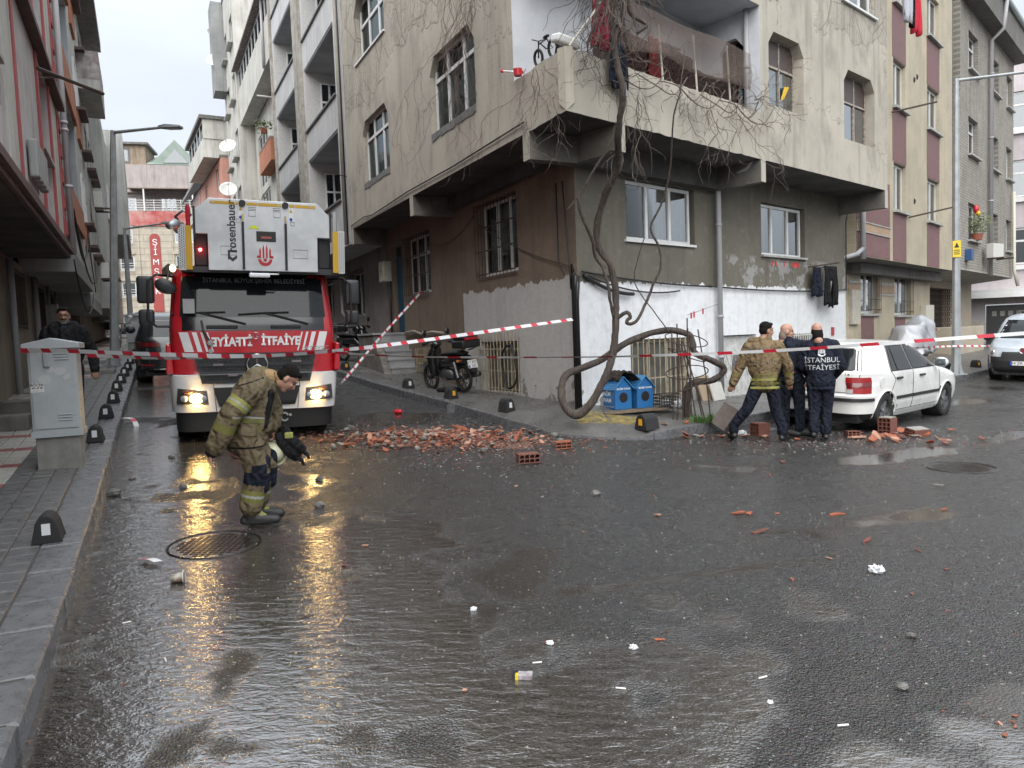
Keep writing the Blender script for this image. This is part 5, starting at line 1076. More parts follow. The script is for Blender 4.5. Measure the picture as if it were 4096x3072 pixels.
# ---- generic upright car (y0 end faces us)
def boxcar(name, label, rows, col, front, track, wb, wr, plate_txt=None, glassq=None, rearlamps=None, belt=1.0, top=1.5, nose=None, dirt=.3):
    root = thing(name, label, 'car'); B = Body(rows); CP = paint(name + '_paint', col, .22, dirt); L = rows[1][2]; ya = wb[0]; yb = wb[1]
    z0, z1 = rows[0][0], rows[-1][0]
    B.mesh(list(np.linspace(z0, z1, 64)), 88, ((ya, wr), (yb, wr)), wr * 1.13).build('body', CP, root, smooth=True)
    for sd_ in (-1, 1):
        for yy in (ya, yb):
            m = MB(); m.tube([B.side(yy + wr * 1.14 * math.cos(a), wr + wr * 1.14 * math.sin(a), sd_, .006) for a in np.linspace(-.2, math.pi + .2, 22)], .022, 6); m.build('wheel_arch', BLKP, root, smooth=True)
            m = MB(); m.rings([[(sd_ * x, yy + wr * 1.16 * math.cos(a), wr + wr * 1.16 * math.sin(a)) for a in np.linspace(0, 2 * math.pi, 20, endpoint=False)] for x in (track + .06, track - .22)], False, True); m.build('wheel_well', BLACK, root)
            wheel(root, (sd_ * track, yy, wr), wr, .21, sd_, 5)
        for q in (glassq or {}).get('side', ()):
            B.pside(q, sd_, .005).build('side_window', CGLASS, root, smooth=True)
        my = (glassq or {}).get('mirror')
        if my: m = MB(); m.ball((sd_ * (rows[3][3] + .12), my, belt + .1), (.12, .08, .1), 10, 7); m.build('door_mirror', BLKP, root, smooth=True)
    if 'end' in glassq: B.pend(glassq['end'], .006).build('windscreen' if front else 'rear_window', CGLASS, root, smooth=True)
    if 'far' in glassq: B.pend(glassq['far'], .006, True).build('windscreen' if not front else 'rear_window', CGLASS, root, smooth=True)
    m = MB(); m.box(-track + .1, track - .1, .15, L - .15, .18, .36); m.build('underbody', BLACK, root)
    return root, B
# compact van facing us at the right edge
vr = [(.22, .16, 4.2, .82, 6), (.34, .03, 4.35, .88, 5.5), (.55, .0, 4.39, .905, 5), (.75, .04, 4.4, .915, 5), (.92, .12, 4.4, .915, 5), (1.02, .38, 4.39, .905, 6), (1.12, .72, 4.38, .89, 6.5), (1.3, .98, 4.35, .85, 7), (1.5, 1.25, 4.31, .81, 7.5), (1.66, 1.52, 4.26, .77, 7), (1.74, 1.75, 4.18, .70, 6), (1.79, 2.0, 4.0, .6, 5), (1.82, 2.3, 3.6, .4, 4)]
van, VB_ = boxcar('compact_van', 'silver compact van facing us at the right edge of the street', vr, (.4, .45, .5), True, .76, (.88, 3.65), .325, glassq={'end': [(-.74, 1.14), (.74, 1.14), (.62, 1.64), (-.62, 1.64)], 'side': [[(1.35, 1.12), (2.3, 1.12), (2.3, 1.6), (1.72, 1.6)], [(2.4, 1.12), (3.4, 1.12), (3.4, 1.6), (2.4, 1.6)]], 'mirror': 1.2}, belt=1.05)
VB_.pend([(-.86, .24), (.86, .24), (.86, .66), (-.86, .66)], .018).build('bumper', BLKP, van, smooth=True)
VB_.pend([(-.5, .56), (.5, .56), (.46, .8), (-.46, .8)], .024).build('grille', BLACK, van, smooth=True)
HLG = M('headlamp_clear', (.5, .52, .54), .12, coat=1, rv=.05)
for sd_ in (-1, 1):
    VB_.pend([(sd_ * .86, .68), (sd_ * .52, .66), (sd_ * .56, .86), (sd_ * .84, .96)], .02).build('headlamp', HLG, van, smooth=True)
    m = MB(); m.ball(VB_.end(sd_ * .68, .77, .0), (.07, .04, .07), 10, 6); m.build('lamp_bulb', CHR, van, smooth=True)
    m = MB(); m.cyl(VB_.end(sd_ * .7, .42, .01), VB_.end(sd_ * .7, .42, .03), .06, 14); m.build('fog_lamp', BLKP, van)
plate(van, lambda x, y, d: (x, VB_.end(0, .5)[1] - .03 - d, .5 + y), '34 ZR 0712')
m = MB(); m.cyl(VB_.end(0, .84, .02), VB_.end(0, .84, .05), .065, 18); o_ = m.build('emblem', M('emblem_red', (.25, .03, .04), .3), van); m = MB(); m.tube([(.068 * math.cos(a), VB_.end(0, .84, .05)[1], .84 + .068 * math.sin(a)) for a in np.linspace(0, 2 * math.pi, 20, endpoint=False)], .008, 5, closed=True); m.build('emblem_ring', CHR, van)
text('FIAT', .05, lambda x, y: (x, VB_.end(0, .84, .054)[1], .84 + y), 'emblem_text', CHR, van)
for sd_ in (-.5, .5): m = MB(); m.tube([(sd_ + .05, 2.0, 1.83), (sd_, 2.15, 1.88), (sd_, 3.7, 1.88), (sd_ + .05, 3.9, 1.82)], .018, 6); m.build('roof_rail', BLKP, van)
m = MB(); m.tube([VB_.end(-.6, 1.16, .02), VB_.end(.05, 1.2, .02)], .01, 4); m.build('wiper', BLACK, van)
_r = np.array([math.cos(R(44)), -math.sin(R(44))]); _d = np.array([math.sin(R(44)), math.cos(R(44))])
p_ = np.array([13.56, 20.74]) + .76 * _r - .88 * _d; place(van, p_[0], p_[1], R(44))
# dark sport utility seen from behind, left of the truck
srw = [(.24, .14, 4.2, .82, 6), (.36, .02, 4.34, .9, 5.5), (.6, .0, 4.38, .93, 5), (.85, .06, 4.36, .935, 5), (.95, .1, 4.2, .93, 5), (1.02, .14, 3.4, .91, 6), (1.1, .2, 3.1, .87, 6.5), (1.3, .36, 2.8, .8, 7), (1.48, .52, 2.5, .72, 7), (1.57, .66, 2.3, .66, 6), (1.62, .9, 2.1, .55, 5), (1.645, 1.2, 1.8, .35, 4)]
suv, SB_ = boxcar('sport_utility_car', 'black sport utility car parked at the left kerb behind the fire truck', srw, (.016, .018, .022), False, .79, (.85, 3.5), .36, glassq={'end': [(-.68, 1.1), (.68, 1.1), (.58, 1.46), (-.58, 1.46)], 'side': [[(.75, 1.08), (1.75, 1.08), (1.7, 1.48), (1.0, 1.48)], [(1.85, 1.08), (2.95, 1.08), (2.4, 1.48), (1.82, 1.48)]], 'mirror': 2.85, 'far': [(-.6, 1.12), (.6, 1.12), (.5, 1.5), (-.5, 1.5)]}, belt=1.05)
for sd_ in (-1, 1): SB_.pend([(sd_ * .9, .86), (sd_ * .35, .88), (sd_ * .35, .96), (sd_ * .88, .99)], .012).build('tail_lamp', M('dim_tail_red', (.12, .008, .01), .2, coat=.8), suv, smooth=True); SB_.pend([(sd_ * .85, .42), (sd_ * .5, .42), (sd_ * .5, .46), (sd_ * .85, .46)], .012).build('reflector', M('tail_red', (.28, .012, .015), .15), suv, smooth=True)
m = MB(); m.tube([SB_.end(x, .34 - .0 * x, .02) for x in np.linspace(-.6, .6, 12)], .02, 6); m.build('bumper_trim', CHR, suv)
_r = np.array([math.cos(R(-25)), -math.sin(R(-25))]); _d = np.array([math.sin(R(-25)), math.cos(R(-25))])
p_ = np.array([-8.77, 17.45]) + .82 * _r - .3 * _d; place(suv, p_[0], p_[1], R(-25))
# far vehicles at the crossing
wsv, WB_ = boxcar('sport_utility_car', 'white sport utility car crossing at the far end of the street', srw, (.6, .6, .6), False, .79, (.85, 3.5), .36, glassq={'end': [(-.68, 1.1), (.68, 1.1), (.58, 1.46), (-.58, 1.46)], 'side': [[(.75, 1.08), (1.75, 1.08), (1.7, 1.48), (1.0, 1.48)], [(1.85, 1.08), (2.95, 1.08), (2.4, 1.48), (1.82, 1.48)]], 'mirror': 2.85}, belt=1.05)
wsv.name = 'sport_utility_car'; wsv.matrix_world = Matrix.Translation((-29.6, 58.0, gz(-29, 58) + .05)) @ Matrix.Rotation(R(-65), 4, 'Z') @ Matrix.Translation((0, -2.2, 0))
pv, PB_ = boxcar('panel_van', 'silver panel van standing behind the black car far up the street', vr, (.42, .42, .42), True, .76, (.88, 3.65), .325, glassq={'end': [(-.74, 1.14), (.74, 1.14), (.62, 1.64), (-.62, 1.64)], 'side': [[(1.35, 1.12), (2.3, 1.12), (2.3, 1.6), (1.72, 1.6)]], 'mirror': 1.2}, belt=1.05)
place(pv, -20.5, 46, R(-24))
# ================================================================ FIRE TRUCK (x right as seen, y backwards, z up)
tr = thing('fire_truck', 'red and white fire truck with folded turntable ladder basket above its cab', 'fire truck')
TB = Body([(.40, .06, 1.75, 1.10, 9), (.55, .0, 1.75, 1.145, 9), (.98, .0, 1.75, 1.15, 9), (1.0, .015, 1.75, 1.15, 9), (1.6, .03, 1.75, 1.15, 9), (1.7, .05, 1.75, 1.145, 9), (2.38, .26, 1.75, 1.09, 9), (2.47, .34, 1.74, 1.05, 8), (2.52, .5, 1.7, .95, 6)])
RED = paint('fire_red_paint', (.46, .016, .026), .25, .06); WHT = paint('fire_white_paint', (.75, .75, .75), .25, .22); DK = M('anthracite_plastic', (.028, .03, .034), .45); CABB = M('cab_black_trim', (.012, .012, .014), .25, coat=.3)
TB.mesh(list(np.linspace(.40, 2.52, 60)), 96, ((1.18, .44),), .55).build('cab', RED, tr, smooth=True)
# white bumper wraps round, dark lower part
TB.band(-math.pi / 2 - 1.42, -math.pi / 2 + 1.42, .44, .99, .035, 60).build('bumper', WHT, tr)
TB.band(-math.pi / 2 - 1.3, -math.pi / 2 + 1.3, .16, .435, .0, 40).build('under_run_guard', BLACK, tr)
TB.pend([(-.52, .52), (.52, .52), (.6, .80), (-.6, .80)], .042).build('lower_grille', BLACK, tr, smooth=True)
TB.pend([(-.74, .86), (.74, .86), (.84, 1.29), (-.84, 1.29)], .05).build('grille', DK, tr, smooth=True)
for k in range(3):
    z_ = .9 + k * .125; w_ = .76 + .03 * k
    TB.pend([(-w_, z_ + .085), (w_, z_ + .085), (w_, z_ + .115), (-w_, z_ + .115)], .085).build('grille_bar', DK, tr, smooth=True)
    TB.pend([(-w_ + .05, z_ + .01), (w_ - .05, z_ + .01), (w_ - .05, z_ + .07), (-w_ + .05, z_ + .07)], .056).build('grille_mesh', M('grille_mesh_black', (.008, .008, .009), .5, speck=((.1, .1, .1), 70, .6)), tr, smooth=True)
for x, z_ in ((-.52, 1.13), (.55, 1.16), (-.33, .98)):
    m = MB(); m.obox(TB.end(x, z_, .095), (.13, .02, .03)); m.build('grille_flasher', M('flasher_grey', (.2, .17, .17), .3), tr)
def ring(c, r, t, y, name, mat, parent, n=28): m = MB(); m.tube([(c[0] + r * math.cos(a), y, c[1] + r * math.sin(a)) for a in np.linspace(0, 2 * math.pi, n, endpoint=False)], t, 6, closed=True); return m.build(name, mat, parent, smooth=True)
def star(c, r, y, parent, hub=True):
    o_ = ring(c, r, r * .09, y, 'emblem', CHR, parent); m = MB()
    for k in range(3): a = math.pi / 2 + k * 2 * math.pi / 3; m.tube([(c[0], y, c[1]), (c[0] + r * math.cos(a), y, c[1] + r * math.sin(a))], [r * .14, r * .02], 5)
    m.build('emblem_star', CHR, o_)
m = MB(); m.cyl((0, .0, 1.13), (0, -.085, 1.13), .155, 28); m.build('emblem_disc', CABB, tr); star((0, 1.13), .14, -.095, tr); star((.0, 1.535), .045, -.012, tr)
# red cheeks and side deflectors
for sd_ in (-1, 1):
    TB.pend([(sd_ * 1.12, 1.0), (sd_ * .84, 1.0), (sd_ * .92, 1.3), (sd_ * 1.14, 1.3)], .02).build('corner_panel', RED, tr, smooth=True)
    m = MB(); m.hexa([(sd_ * x, y_, z_) for z_ in (1.0, 1.42) for y_ in (.02, .3) for x in ((1.1, 1.2) if z_ < 1.2 else (1.13, 1.19))]); m.build('air_deflector', RED, tr, bevel=.02)
    # headlamp unit
    TB.pend([(sd_ * 1.08, .58), (sd_ * .66, .56), (sd_ * .68, .76), (sd_ * 1.06, .80)], .044).build('headlamp_recess', M('headlamp_inner', (.12, .12, .13), .2, .6), tr, smooth=True)
    for k, (x, r_) in enumerate(((.82, .07), (.98, .05), (.73, .045))):
        m = MB(); m.ball(TB.end(sd_ * x, .655, .05), (r_ * (1.25 if k == 0 else 1), .03, r_), 14, 8); m.build('lamp_lens' if k else 'lit_headlamp', M('headlamp_lit', (1, .85, .55), .2, emit=((1, .62, .2), 40)) if k == 0 else HLG, tr, smooth=True)
    m = MB(); m.ball(TB.end(sd_ * .93, .75, .047), (.07, .02, .03), 10, 6); m.build('indicator_lens', M('amber_lens', (.3, .1, .04), .2), tr, smooth=True)
    TB.pend([(sd_ * 1.09, .565), (sd_ * .65, .545), (sd_ * .67, .775), (sd_ * 1.07, .815)], .085).build('lamp_cover', glassmat('lamp_cover_glass', (.9, .9, .9), .05), tr, smooth=True)
    carline(tr, [TB.end(*p, .04) for p in seg((sd_ * .56, .46), (sd_ * .6, .97), 8)], .005)
    m = MB(); m.cyl((sd_ * .45, .0, .36), (sd_ * .45, -.03, .36), .02, 8); m.build('tow_pin', STEEL, tr)
    # white diagonal stripes
    for a, b, c, d in ((1.02, .9, .95, .83), (.85, .79, .78, .72), (.74, .71, .67, .64), (.66, .64, .59, .57)):
        TB.pend([(sd_ * c, 1.31), (sd_ * d, 1.31), (sd_ * b, 1.585), (sd_ * a, 1.585)], .006).build('white_stripe', WHT, tr, smooth=True)
# black band under and around windscreen
TB.pend([(-1.12, 1.61), (1.12, 1.61), (1.12, 1.80), (-1.12, 1.80)], .008).build('scuttle_panel', CABB, tr, smooth=True)
TB.pend([(-1.09, 1.78), (1.09, 1.78), (1.03, 2.45), (-1.03, 2.45)], .006).build('windscreen_frame', CABB, tr, smooth=True)
def tglass():
    m = bpy.data.materials.new('truck_windscreen'); t = NT(m); n = t.noise(t.n('TexCoord', out=3), 55, 2, .5); dr = t.ramp(n, .66, .7)
    p = t.n('BsdfPrincipled', {'Base Color': t.mix(dr, (.012, .014, .017, 1), (.06, .065, .07, 1)), 'Roughness': .06, 'Specular IOR Level': .33}); t.n('OutputMaterial', {0: p}); return m
TB.pend([(-1.0, 1.80), (1.0, 1.80), (.96, 2.36), (-.96, 2.36)], .012).build('windscreen', tglass(), tr, smooth=True)
GLET = M('grey_letter', (.32, .33, .34), .5)
text('İSTANBUL BÜYÜKŞEHİR BELEDİYESİ', .085, lambda x, y: TB.end(x + .02, 2.315 + y, .018), 'windscreen_lettering', GLET, tr)
for x0 in (-.75, .12):
    m = MB(); p0 = TB.end(x0 + .62, 1.70, .03); p1 = TB.end(x0 + .02, 1.86, .03); m.tube([p0, p1], .014, 6); m.tube([TB.end(x0 - .35, 1.835, .03), p1, TB.end(x0 + .35, 1.87, .03)], .011, 5); m.build('wiper', BLACK, tr)
    m = MB(); m.obox(TB.end(x0 + .3, 1.66, .02), (.42, .03, .05)); m.build('scuttle_grip', BLACK, tr, bevel=.01)
# dashboard shapes seen through the screen
m = MB(); m.box(-.95, -.8, .02, .06, 1.85, 2.05); m.build('permit_holder', M('permit_grey', (.35, .36, .35), .4), tr)
WLET = M('white_lettering', (.72, .72, .72), .4)
text('İTFAİYE', .15, lambda x, y: TB.end(-.325 + x*.98, 1.44 + y*1.15, .012), 'mirrored_lettering', WLET, tr, mirror=True, bold=.006)
text('İTFAİYE', .15, lambda x, y: TB.end(.345 + x*.98, 1.45 + y*1.15, .012), 'lettering', WLET, tr, bold=.006)
text('ATEGO', .09, lambda x, y: TB.end(.86 + x * 1.3 + y * .25, 1.335 + y, .012), 'model_badge', CHR, tr)
m = MB(); m.tube([TB.end(-.72, 1.75, .02), TB.end(-.7, 1.6, .03), TB.end(-.62, 1.46, .03)], .015, 6); m.build('hose_lead', BLACK, tr); m = MB(); m.cyl(TB.end(-.61, 1.44, 0), TB.end(-.61, 1.44, .05), .04, 14); m.build('air_coupling', CHR, tr); m = MB(); m.cyl(TB.end(-.61, 1.32, 0), TB.end(-.61, 1.32, .03), .03, 14); m.build('socket', STEEL, tr)
# mirrors
for sd_ in (-1, 1):
    m = MB(); m.tube([(sd_ * 1.08, .35, 2.36), (sd_ * 1.28, .18, 2.38), (sd_ * 1.38, .14, 2.30), (sd_ * 1.4, .14, 1.75), (sd_ * 1.3, .2, 1.66), (sd_ * 1.12, .2, 1.66)], .018, 7); m.build('mirror_arm', BLACK, tr)
    m = MB(); m.box(sd_ * 1.42 - .11, sd_ * 1.42 + .11, .16, .28, 1.98, 2.36); m.build('main_mirror', DK, tr, bevel=.04, smooth=True, seg=3)
    m = MB(); m.box(sd_ * 1.42 - .1, sd_ * 1.42 + .1, .16, .28, 1.68, 1.9); m.build('wide_angle_mirror', DK, tr, bevel=.04, smooth=True, seg=3)
m = MB(); m.ball((-1.16, .1, 2.22), (.15, .05, .1), 12, 8, Matrix.Rotation(R(25), 3, 'Y')); m.build('kerb_mirror', DK, tr, smooth=True)
m = MB(); m.tube([(-1.0, .35, 2.5), (-1.12, .2, 2.42), (-1.14, .1, 2.28)], .014, 6); m.build('kerb_mirror_arm', BLACK, tr)
# wheels, chassis, body behind
for sd_ in (-1, 1):
    wheel(tr, (sd_ * .98, 1.18, .44), .44, .28, sd_, 8, .58); wheel(tr, (sd_ * .95, 5.2, .44), .44, .4, sd_, 8, .58)
    m = MB(); m.rings([[(sd_ * x, 1.18 + .56 * math.cos(a), .44 + .56 * math.sin(a)) for a in np.linspace(0, 2 * math.pi, 20, endpoint=False)] for x in (1.1, .75)], False, True); m.build('wheel_well', BLACK, tr)
    m = MB(); m.box(sd_ * 1.19 - .03, sd_ * 1.19 + .03, 2.0, 7.6, .7, 1.6); m.build('locker_shutter', ALU, tr)
m = MB(); m.box(-.5, .5, .4, 7.6, .35, .75); m.build('chassis', BLACK, tr)
m = MB(); m.box(-1.17, 1.17, 1.85, 7.7, .68, 1.75); m.build('rear_body', RED, tr, bevel=.03)
m = MB(); m.box(-1.0, 1.0, 2.2, 5.5, 1.75, 2.05); m.cyl((0, 4.6, 2.0), (0, 4.6, 2.5), .8, 24); m.build('turntable', DK, tr)
LAD = M('ladder_grey', (.42, .43, .44), .4, .5); m = MB()
for x in (-.55, .55):
    for z_ in (2.62, 3.1): m.tube([(x, .6, z_), (x, 8.2, z_ + .1)], .045, 6)
    for k in range(15): y_ = .7 + k * .5; m.tube([(x, y_, 2.62), (x, y_ + .25, 3.1)], .02, 5); m.tube([(x, y_ + .25, 3.1), (x, y_ + .5, 2.62)], .02, 5)
for k in range(24): m.tube([(-.55, .7 + k * .31, 2.62), (.55, .7 + k * .31, 2.62)], .02, 5)
m.build('ladder', LAD, tr)
# basket over the cab: big aluminium front plate with cut lower corners
BF = -.22; XC = .14
BSK = M('basket_aluminium', (.66, .67, .68), .38, .35, col2=(.46, .47, .48), vs=2, rv=.06); YLW = M('yellow_reflective', (.52, .31, .02), .45, bump=.15, bs=200)
def pz(a, b, d): return (a, BF + d, b)
m = MB(); m.prism([(-.60, 2.45), (.86, 2.45), (.86, 2.94), (1.04, 2.94), (1.04, 3.24), (.86, 3.42), (-.58, 3.42), (-.77, 3.24), (-.77, 2.94), (-.60, 2.94)], pz, 0, .03); bs_ = m.build('basket_plate', BSK, tr, bevel=.006)
m = MB(); m.box(-.95, 1.22, BF + .08, BF + 1.1, 2.42, 2.5); m.build('basket_floor', DK, tr)
for sd_ in (-1, 1):
    x0 = XC + sd_ * 1.02; a, b = sorted((x0, x0 - sd_ * .08)); m = MB(); m.box(a, b, BF + .02, BF + .05, 2.45, 3.04); m.build('yellow_edge', YLW, tr)
    a, b = sorted((x0, x0 + sd_ * .09)); m = MB(); m.box(a, b, BF + .03, BF + .05, 2.44, 3.05)
    o_ = m.build('perforated_step', M('perforated_aluminium', (.5, .5, .5), .4, .4), tr)
    for k in range(18):
        for j in range(3):
            m = MB() if (k, j) == (0, 0) else m
            m.cyl((a + .02 + j * .025, BF + .028, 2.47 + k * .032 + (j % 2) * .016), (a + .02 + j * .025, BF + .0295, 2.47 + k * .032 + (j % 2) * .016), .008, 6)
    m.build('perforations', BLACK, o_)['kind'] = 'stuff'
    m = MB(); m.box(XC + sd_ * .9 - .01 if sd_ > 0 else XC - .92, XC + sd_ * .9 + .02 if sd_ > 0 else XC - .9 + .01, BF - .012, BF, 2.88, 3.3); m.build('rubber_strip', BLACK, tr)
    m = MB(); m.tube([(XC + sd_ * .98, BF + .1, 2.5), (XC + sd_ * .98, BF + .1, 3.3), (XC + sd_ * .98, BF + 1.0, 3.3)], .03, 8); m.build('basket_rail', RED if sd_ < 0 else LAD, tr)
    m = MB(); m.box(*sorted((XC + sd_ * .74, XC + sd_ * .92)), BF + .12, BF + .5, 2.5, 2.95); m.build('nozzle_box', BLACK, tr, bevel=.02)
    m = MB(); m.box(XC + sd_ * .285 - .016, XC + sd_ * .285 + .016, BF - .022, BF, 2.47, 3.12); m.build('rubber_strip', BLACK, tr)
    m = MB(); m.cyl((XC + sd_ * .285 - sd_ * .0, BF, 3.37), (XC + sd_ * .285, BF - .03, 3.37), .045, 18); m.build('round_lamp', BLACK, tr)
    m = MB(); m.box(XC + sd_ * .285 - .013, XC + sd_ * .285 + .013, BF - .02, BF, 3.14, 3.22); m.build('latch', M('brass', (.5, .38, .15), .3, .9), tr)
for a, b in ((-.66 + .1, -.2), (-.09, .37), (.48, .84)):
    m = MB(); m.prism([(a, 3.345), (b, 3.345), (b, 3.385), (a, 3.385)], pz, -.004, 0); m.build('yellow_strip', YLW, tr)
for x in (-.52, -.24, .05, .33, .55, .77): m = MB(); m.cyl((x, BF - .006, 3.365), (x, BF, 3.365), .012, 8); m.build('rivet', CHR, tr)
# outlined access panels, stickers, emblem, lettering
for x, z_, w_, h_ in ((-.34, 2.72, .2, .12), (.62, 2.7, .2, .12), (-.02, 3.24, .09, .08), (.31, 3.24, .09, .08), (-.02, 3.31, .1, .025), (.31, 3.31, .1, .025), (-.2, 3.13, .05, .05), (.52, 3.12, .05, .05)):
    m = MB(); m.tube([(x - w_ / 2, BF - .002, z_ - h_ / 2), (x + w_ / 2, BF - .002, z_ - h_ / 2), (x + w_ / 2, BF - .002, z_ + h_ / 2), (x - w_ / 2, BF - .002, z_ + h_ / 2)], .0028, 4, closed=True); m.build('panel_outline', BLACK, bs_)
for x in (-.17, .5):
    m = MB(); m.box(x - .03, x + .03, BF - .004, BF, 3.15, 3.33); o_ = m.build('warning_sticker', M('sticker_white', (.7, .7, .7), .5), bs_)
    m = MB(); m.prism([(x - .025, 3.275), (x + .025, 3.275), (x, 3.325)], pz, -.006, -.004); m.build('yellow_triangle', YLW, o_); m = MB(); m.cyl((x, BF - .004, 3.18), (x, BF - .006, 3.18), .022, 14); m.build('blue_disc', PLB, o_)
m = MB(); m.box(.03, .29, BF - .012, BF, 2.86, 3.0); o_ = m.build('camera_recess', BLACK, bs_, bevel=.01); m = MB(); m.box(.09, .23, BF - .016, BF - .012, 2.90, 2.93); m.build('red_reflector', M('red_reflector_tape', (.35, .08, .07), .4), o_)
m = MB(); m.prism([(-.07, 3.03), (.07, 3.03), (.055, 3.055), (.02, 3.075), (-.02, 3.075), (-.055, 3.055)], pz, -.004, 0); m.build('fluorescent_mark', M('fluo_yellow', (.6, .65, .02), .5), bs_)
DLET = M('dark_logo', (.03, .03, .035), .5)
text('rosenbauer', .155, lambda x, y: (-.29 - y, BF - .004, 3.05 + x), 'maker_lettering', DLET, bs_, bold=.003)
m = MB(); m.prism([(-.32, 2.60), (-.29, 2.57), (-.23, 2.62), (-.23, 2.66), (-.29, 2.62), (-.32, 2.645), (-.32, 2.70), (-.23, 2.70), (-.23, 2.73), (-.35, 2.73), (-.35, 2.60)], pz, -.004, 0); m.build('maker_mark', DLET, bs_)
EM = M('municipal_red', (.42, .025, .03), .5)
for k, x in enumerate((-.066, -.022, .022, .066)):
    h_ = .19 if k in (1, 2) else .15; m = MB(); m.prism([(XC + x - .012, 2.63), (XC + x + .012, 2.63), (XC + x + .012, 2.63 + h_ * .7), (XC + x, 2.63 + h_), (XC + x - .012, 2.63 + h_ * .7)], pz, -.004, 0); m.build('emblem_tower', EM, bs_)
pts = [(XC + .095 * math.cos(a), 2.615 + .095 * math.sin(a)) for a in np.linspace(math.pi, 2 * math.pi, 14)] + [(XC + .055 * math.cos(a), 2.615 + .05 * math.sin(a)) for a in np.linspace(2 * math.pi, math.pi, 14)]
m = MB(); m.prism(pts, pz, -.004, 0); m.build('emblem_bowl', EM, bs_)
for sd_ in (-1, 1): m = MB(); m.prism([(XC + sd_ * x, z_) for x, z_ in ((.06, 2.63), (.105, 2.63), (.115, 2.65), (.095, 2.67), (.065, 2.66))], pz, -.004, 0); m.build('emblem_leaf', EM, bs_)
m = MB(); m.prism([(XC + (.032 if i % 2 else .018) * math.cos(i * math.pi / 6), 2.605 + (.032 if i % 2 else .018) * math.sin(i * math.pi / 6)) for i in range(12)], pz, -.0045, 0); m.build('emblem_star', EM, bs_)
# light bar under the plate, red side light, monitor on the left, roof lamp
m = MB(); m.box(-.08, .2, BF + .0, BF + .08, 2.36, 2.425); m.build('work_lamp', M('work_lamp_white', (.75, .77, .8), .3), tr, bevel=.02); m = MB(); m.tube([(-.05, BF + .06, 2.44), (-.05, BF + .02, 2.41), (.32, BF + .02, 2.41), (.32, BF + .06, 2.44)], .012, 6); m.build('lamp_bracket', STEEL, tr)
m = MB(); m.ball((-.7, BF + .02, 2.72), .022, 10, 6); m.build('red_light', M('red_light_on', (1, .05, .05), .3, emit=((1, .03, .03), 25)), tr)
m = MB(); m.ball((-1.06, .1, 2.47), (.04, .04, .05), 8, 6); m.build('side_lamp', M('side_lamp_lit', (1, .8, .5), .3, emit=((1, .75, .4), 3)), tr); m = MB(); m.prism([(-1.2, 2.38), (-1.06, 2.38), (-1.06, 2.5), (-1.12, 2.54), (-1.2, 2.46)], lambda a, b, d: (a, .2 + d, b), 0, .08); m.build('corner_lamp', BLACK, tr)
m = MB(); m.tube([(-.95, BF + .3, 3.02), (-1.0, BF + .05, 3.05), (-1.08, BF - .05, 3.02)], [.09, .07, .05], 10); m.tube([(-.9, BF + .4, 3.0), (-1.0, BF + .35, 3.18), (-.9, BF + .25, 3.26), (-.8, BF + .3, 3.2)], .022, 7); m.build('water_monitor', STEEL, tr, smooth=True)
place(tr, -3.74, 10.79, R(-22.3))
m = MB(); m.tube([(.37 + .05 * math.cos(a), .0, .33 + .06 * math.sin(a)) for a in np.linspace(.4, 2 * math.pi - .4, 14)], .014, 6); m.build('tow_shackle', STEEL, tr)
# ================================================================ PEOPLE
SKIN = M('skin', (.42, .235, .165), .5, col2=(.36, .19, .135), vs=14); SKIND = M('skin_tanned', (.36, .2, .14), .5, col2=(.3, .16, .11), vs=14); HAIR = M('black_hair', (.01, .008, .007), .85, spec=.15, bump=.5, bs=160); GREYB = M('grey_beard', (.16, .15, .14), .8, bump=.5, bs=180)
def cloth(name, a, b, rough=.85, dirt=.25): 
    m = bpy.data.materials.new(name); t = NT(m); MATS[name] = m; v = t.n('TexCoord', out=3)
    n1 = t.noise(v, 5, 5, .6); c = t.mix(t.ramp(n1, .3, .7), c4(a), c4(b)); c = t.mix(t.math('MULTIPLY', t.ramp(t.noise(v, 2.4, 6, .65), .52, .72), dirt), c, (.02, .018, .015, 1))
    h = t.math('ADD', t.n('TexWave', {'Vector': t.mapping(v, (1, 1, 1.6)), 'Scale': 3.2, 'Distortion': 9.0, 'Detail': 2.0, 'Detail Scale': 1.3}, out=1), t.math('MULTIPLY', t.noise(v, 160, 2, .5), .12))
    h = t.math('ADD', h, t.math('MULTIPLY', t.noise(v, 11, 4, .6), 1.2))
    p = t.n('BsdfPrincipled', {'Base Color': c, 'Roughness': rough, 'Specular IOR Level': .25, 'Normal': t.n('Bump', {'Strength': .75, 'Distance': .03, 'Height': h})}); t.n('OutputMaterial', {0: p}); return m
OLIVE = cloth('olive_turnout_cloth', (.16, .125, .075), (.125, .097, .06), dirt=.15); TANJ = cloth('tan_turnout_cloth', (.19, .135, .075), (.155, .11, .062), dirt=.15); NAVY = cloth('navy_uniform', (.012, .016, .03), (.008, .011, .02), dirt=.1); NAVYT = cloth('navy_trousers', (.010, .013, .024), (.007, .009, .017), dirt=.1); BLKC = cloth('black_padded_cloth', (.012, .012, .014), (.008, .008, .009), dirt=.05)
HIV = M('hi_vis_yellow', (.27, .27, .06), .6, col2=(.2, .2, .06), vs=9, dirt=.3); HIVD = M('dirty_hi_vis', (.17, .165, .035), .7, col2=(.11, .1, .03), vs=8, dirt=.5); SILV = M('silver_tape', (.3, .3, .28), .45, dirt=.4, vs=6); BOOT = M('black_boot', (.012, .012, .012), .5, bump=.2, bs=60); HOOD = cloth('sand_flash_hood', (.36, .23, .11), (.28, .18, .09), dirt=.1); BLUES = cloth('dark_blue_jersey', (.016, .03, .055), (.012, .022, .04), dirt=.05); REDT = M('red_piping', (.3, .02, .025), .6)
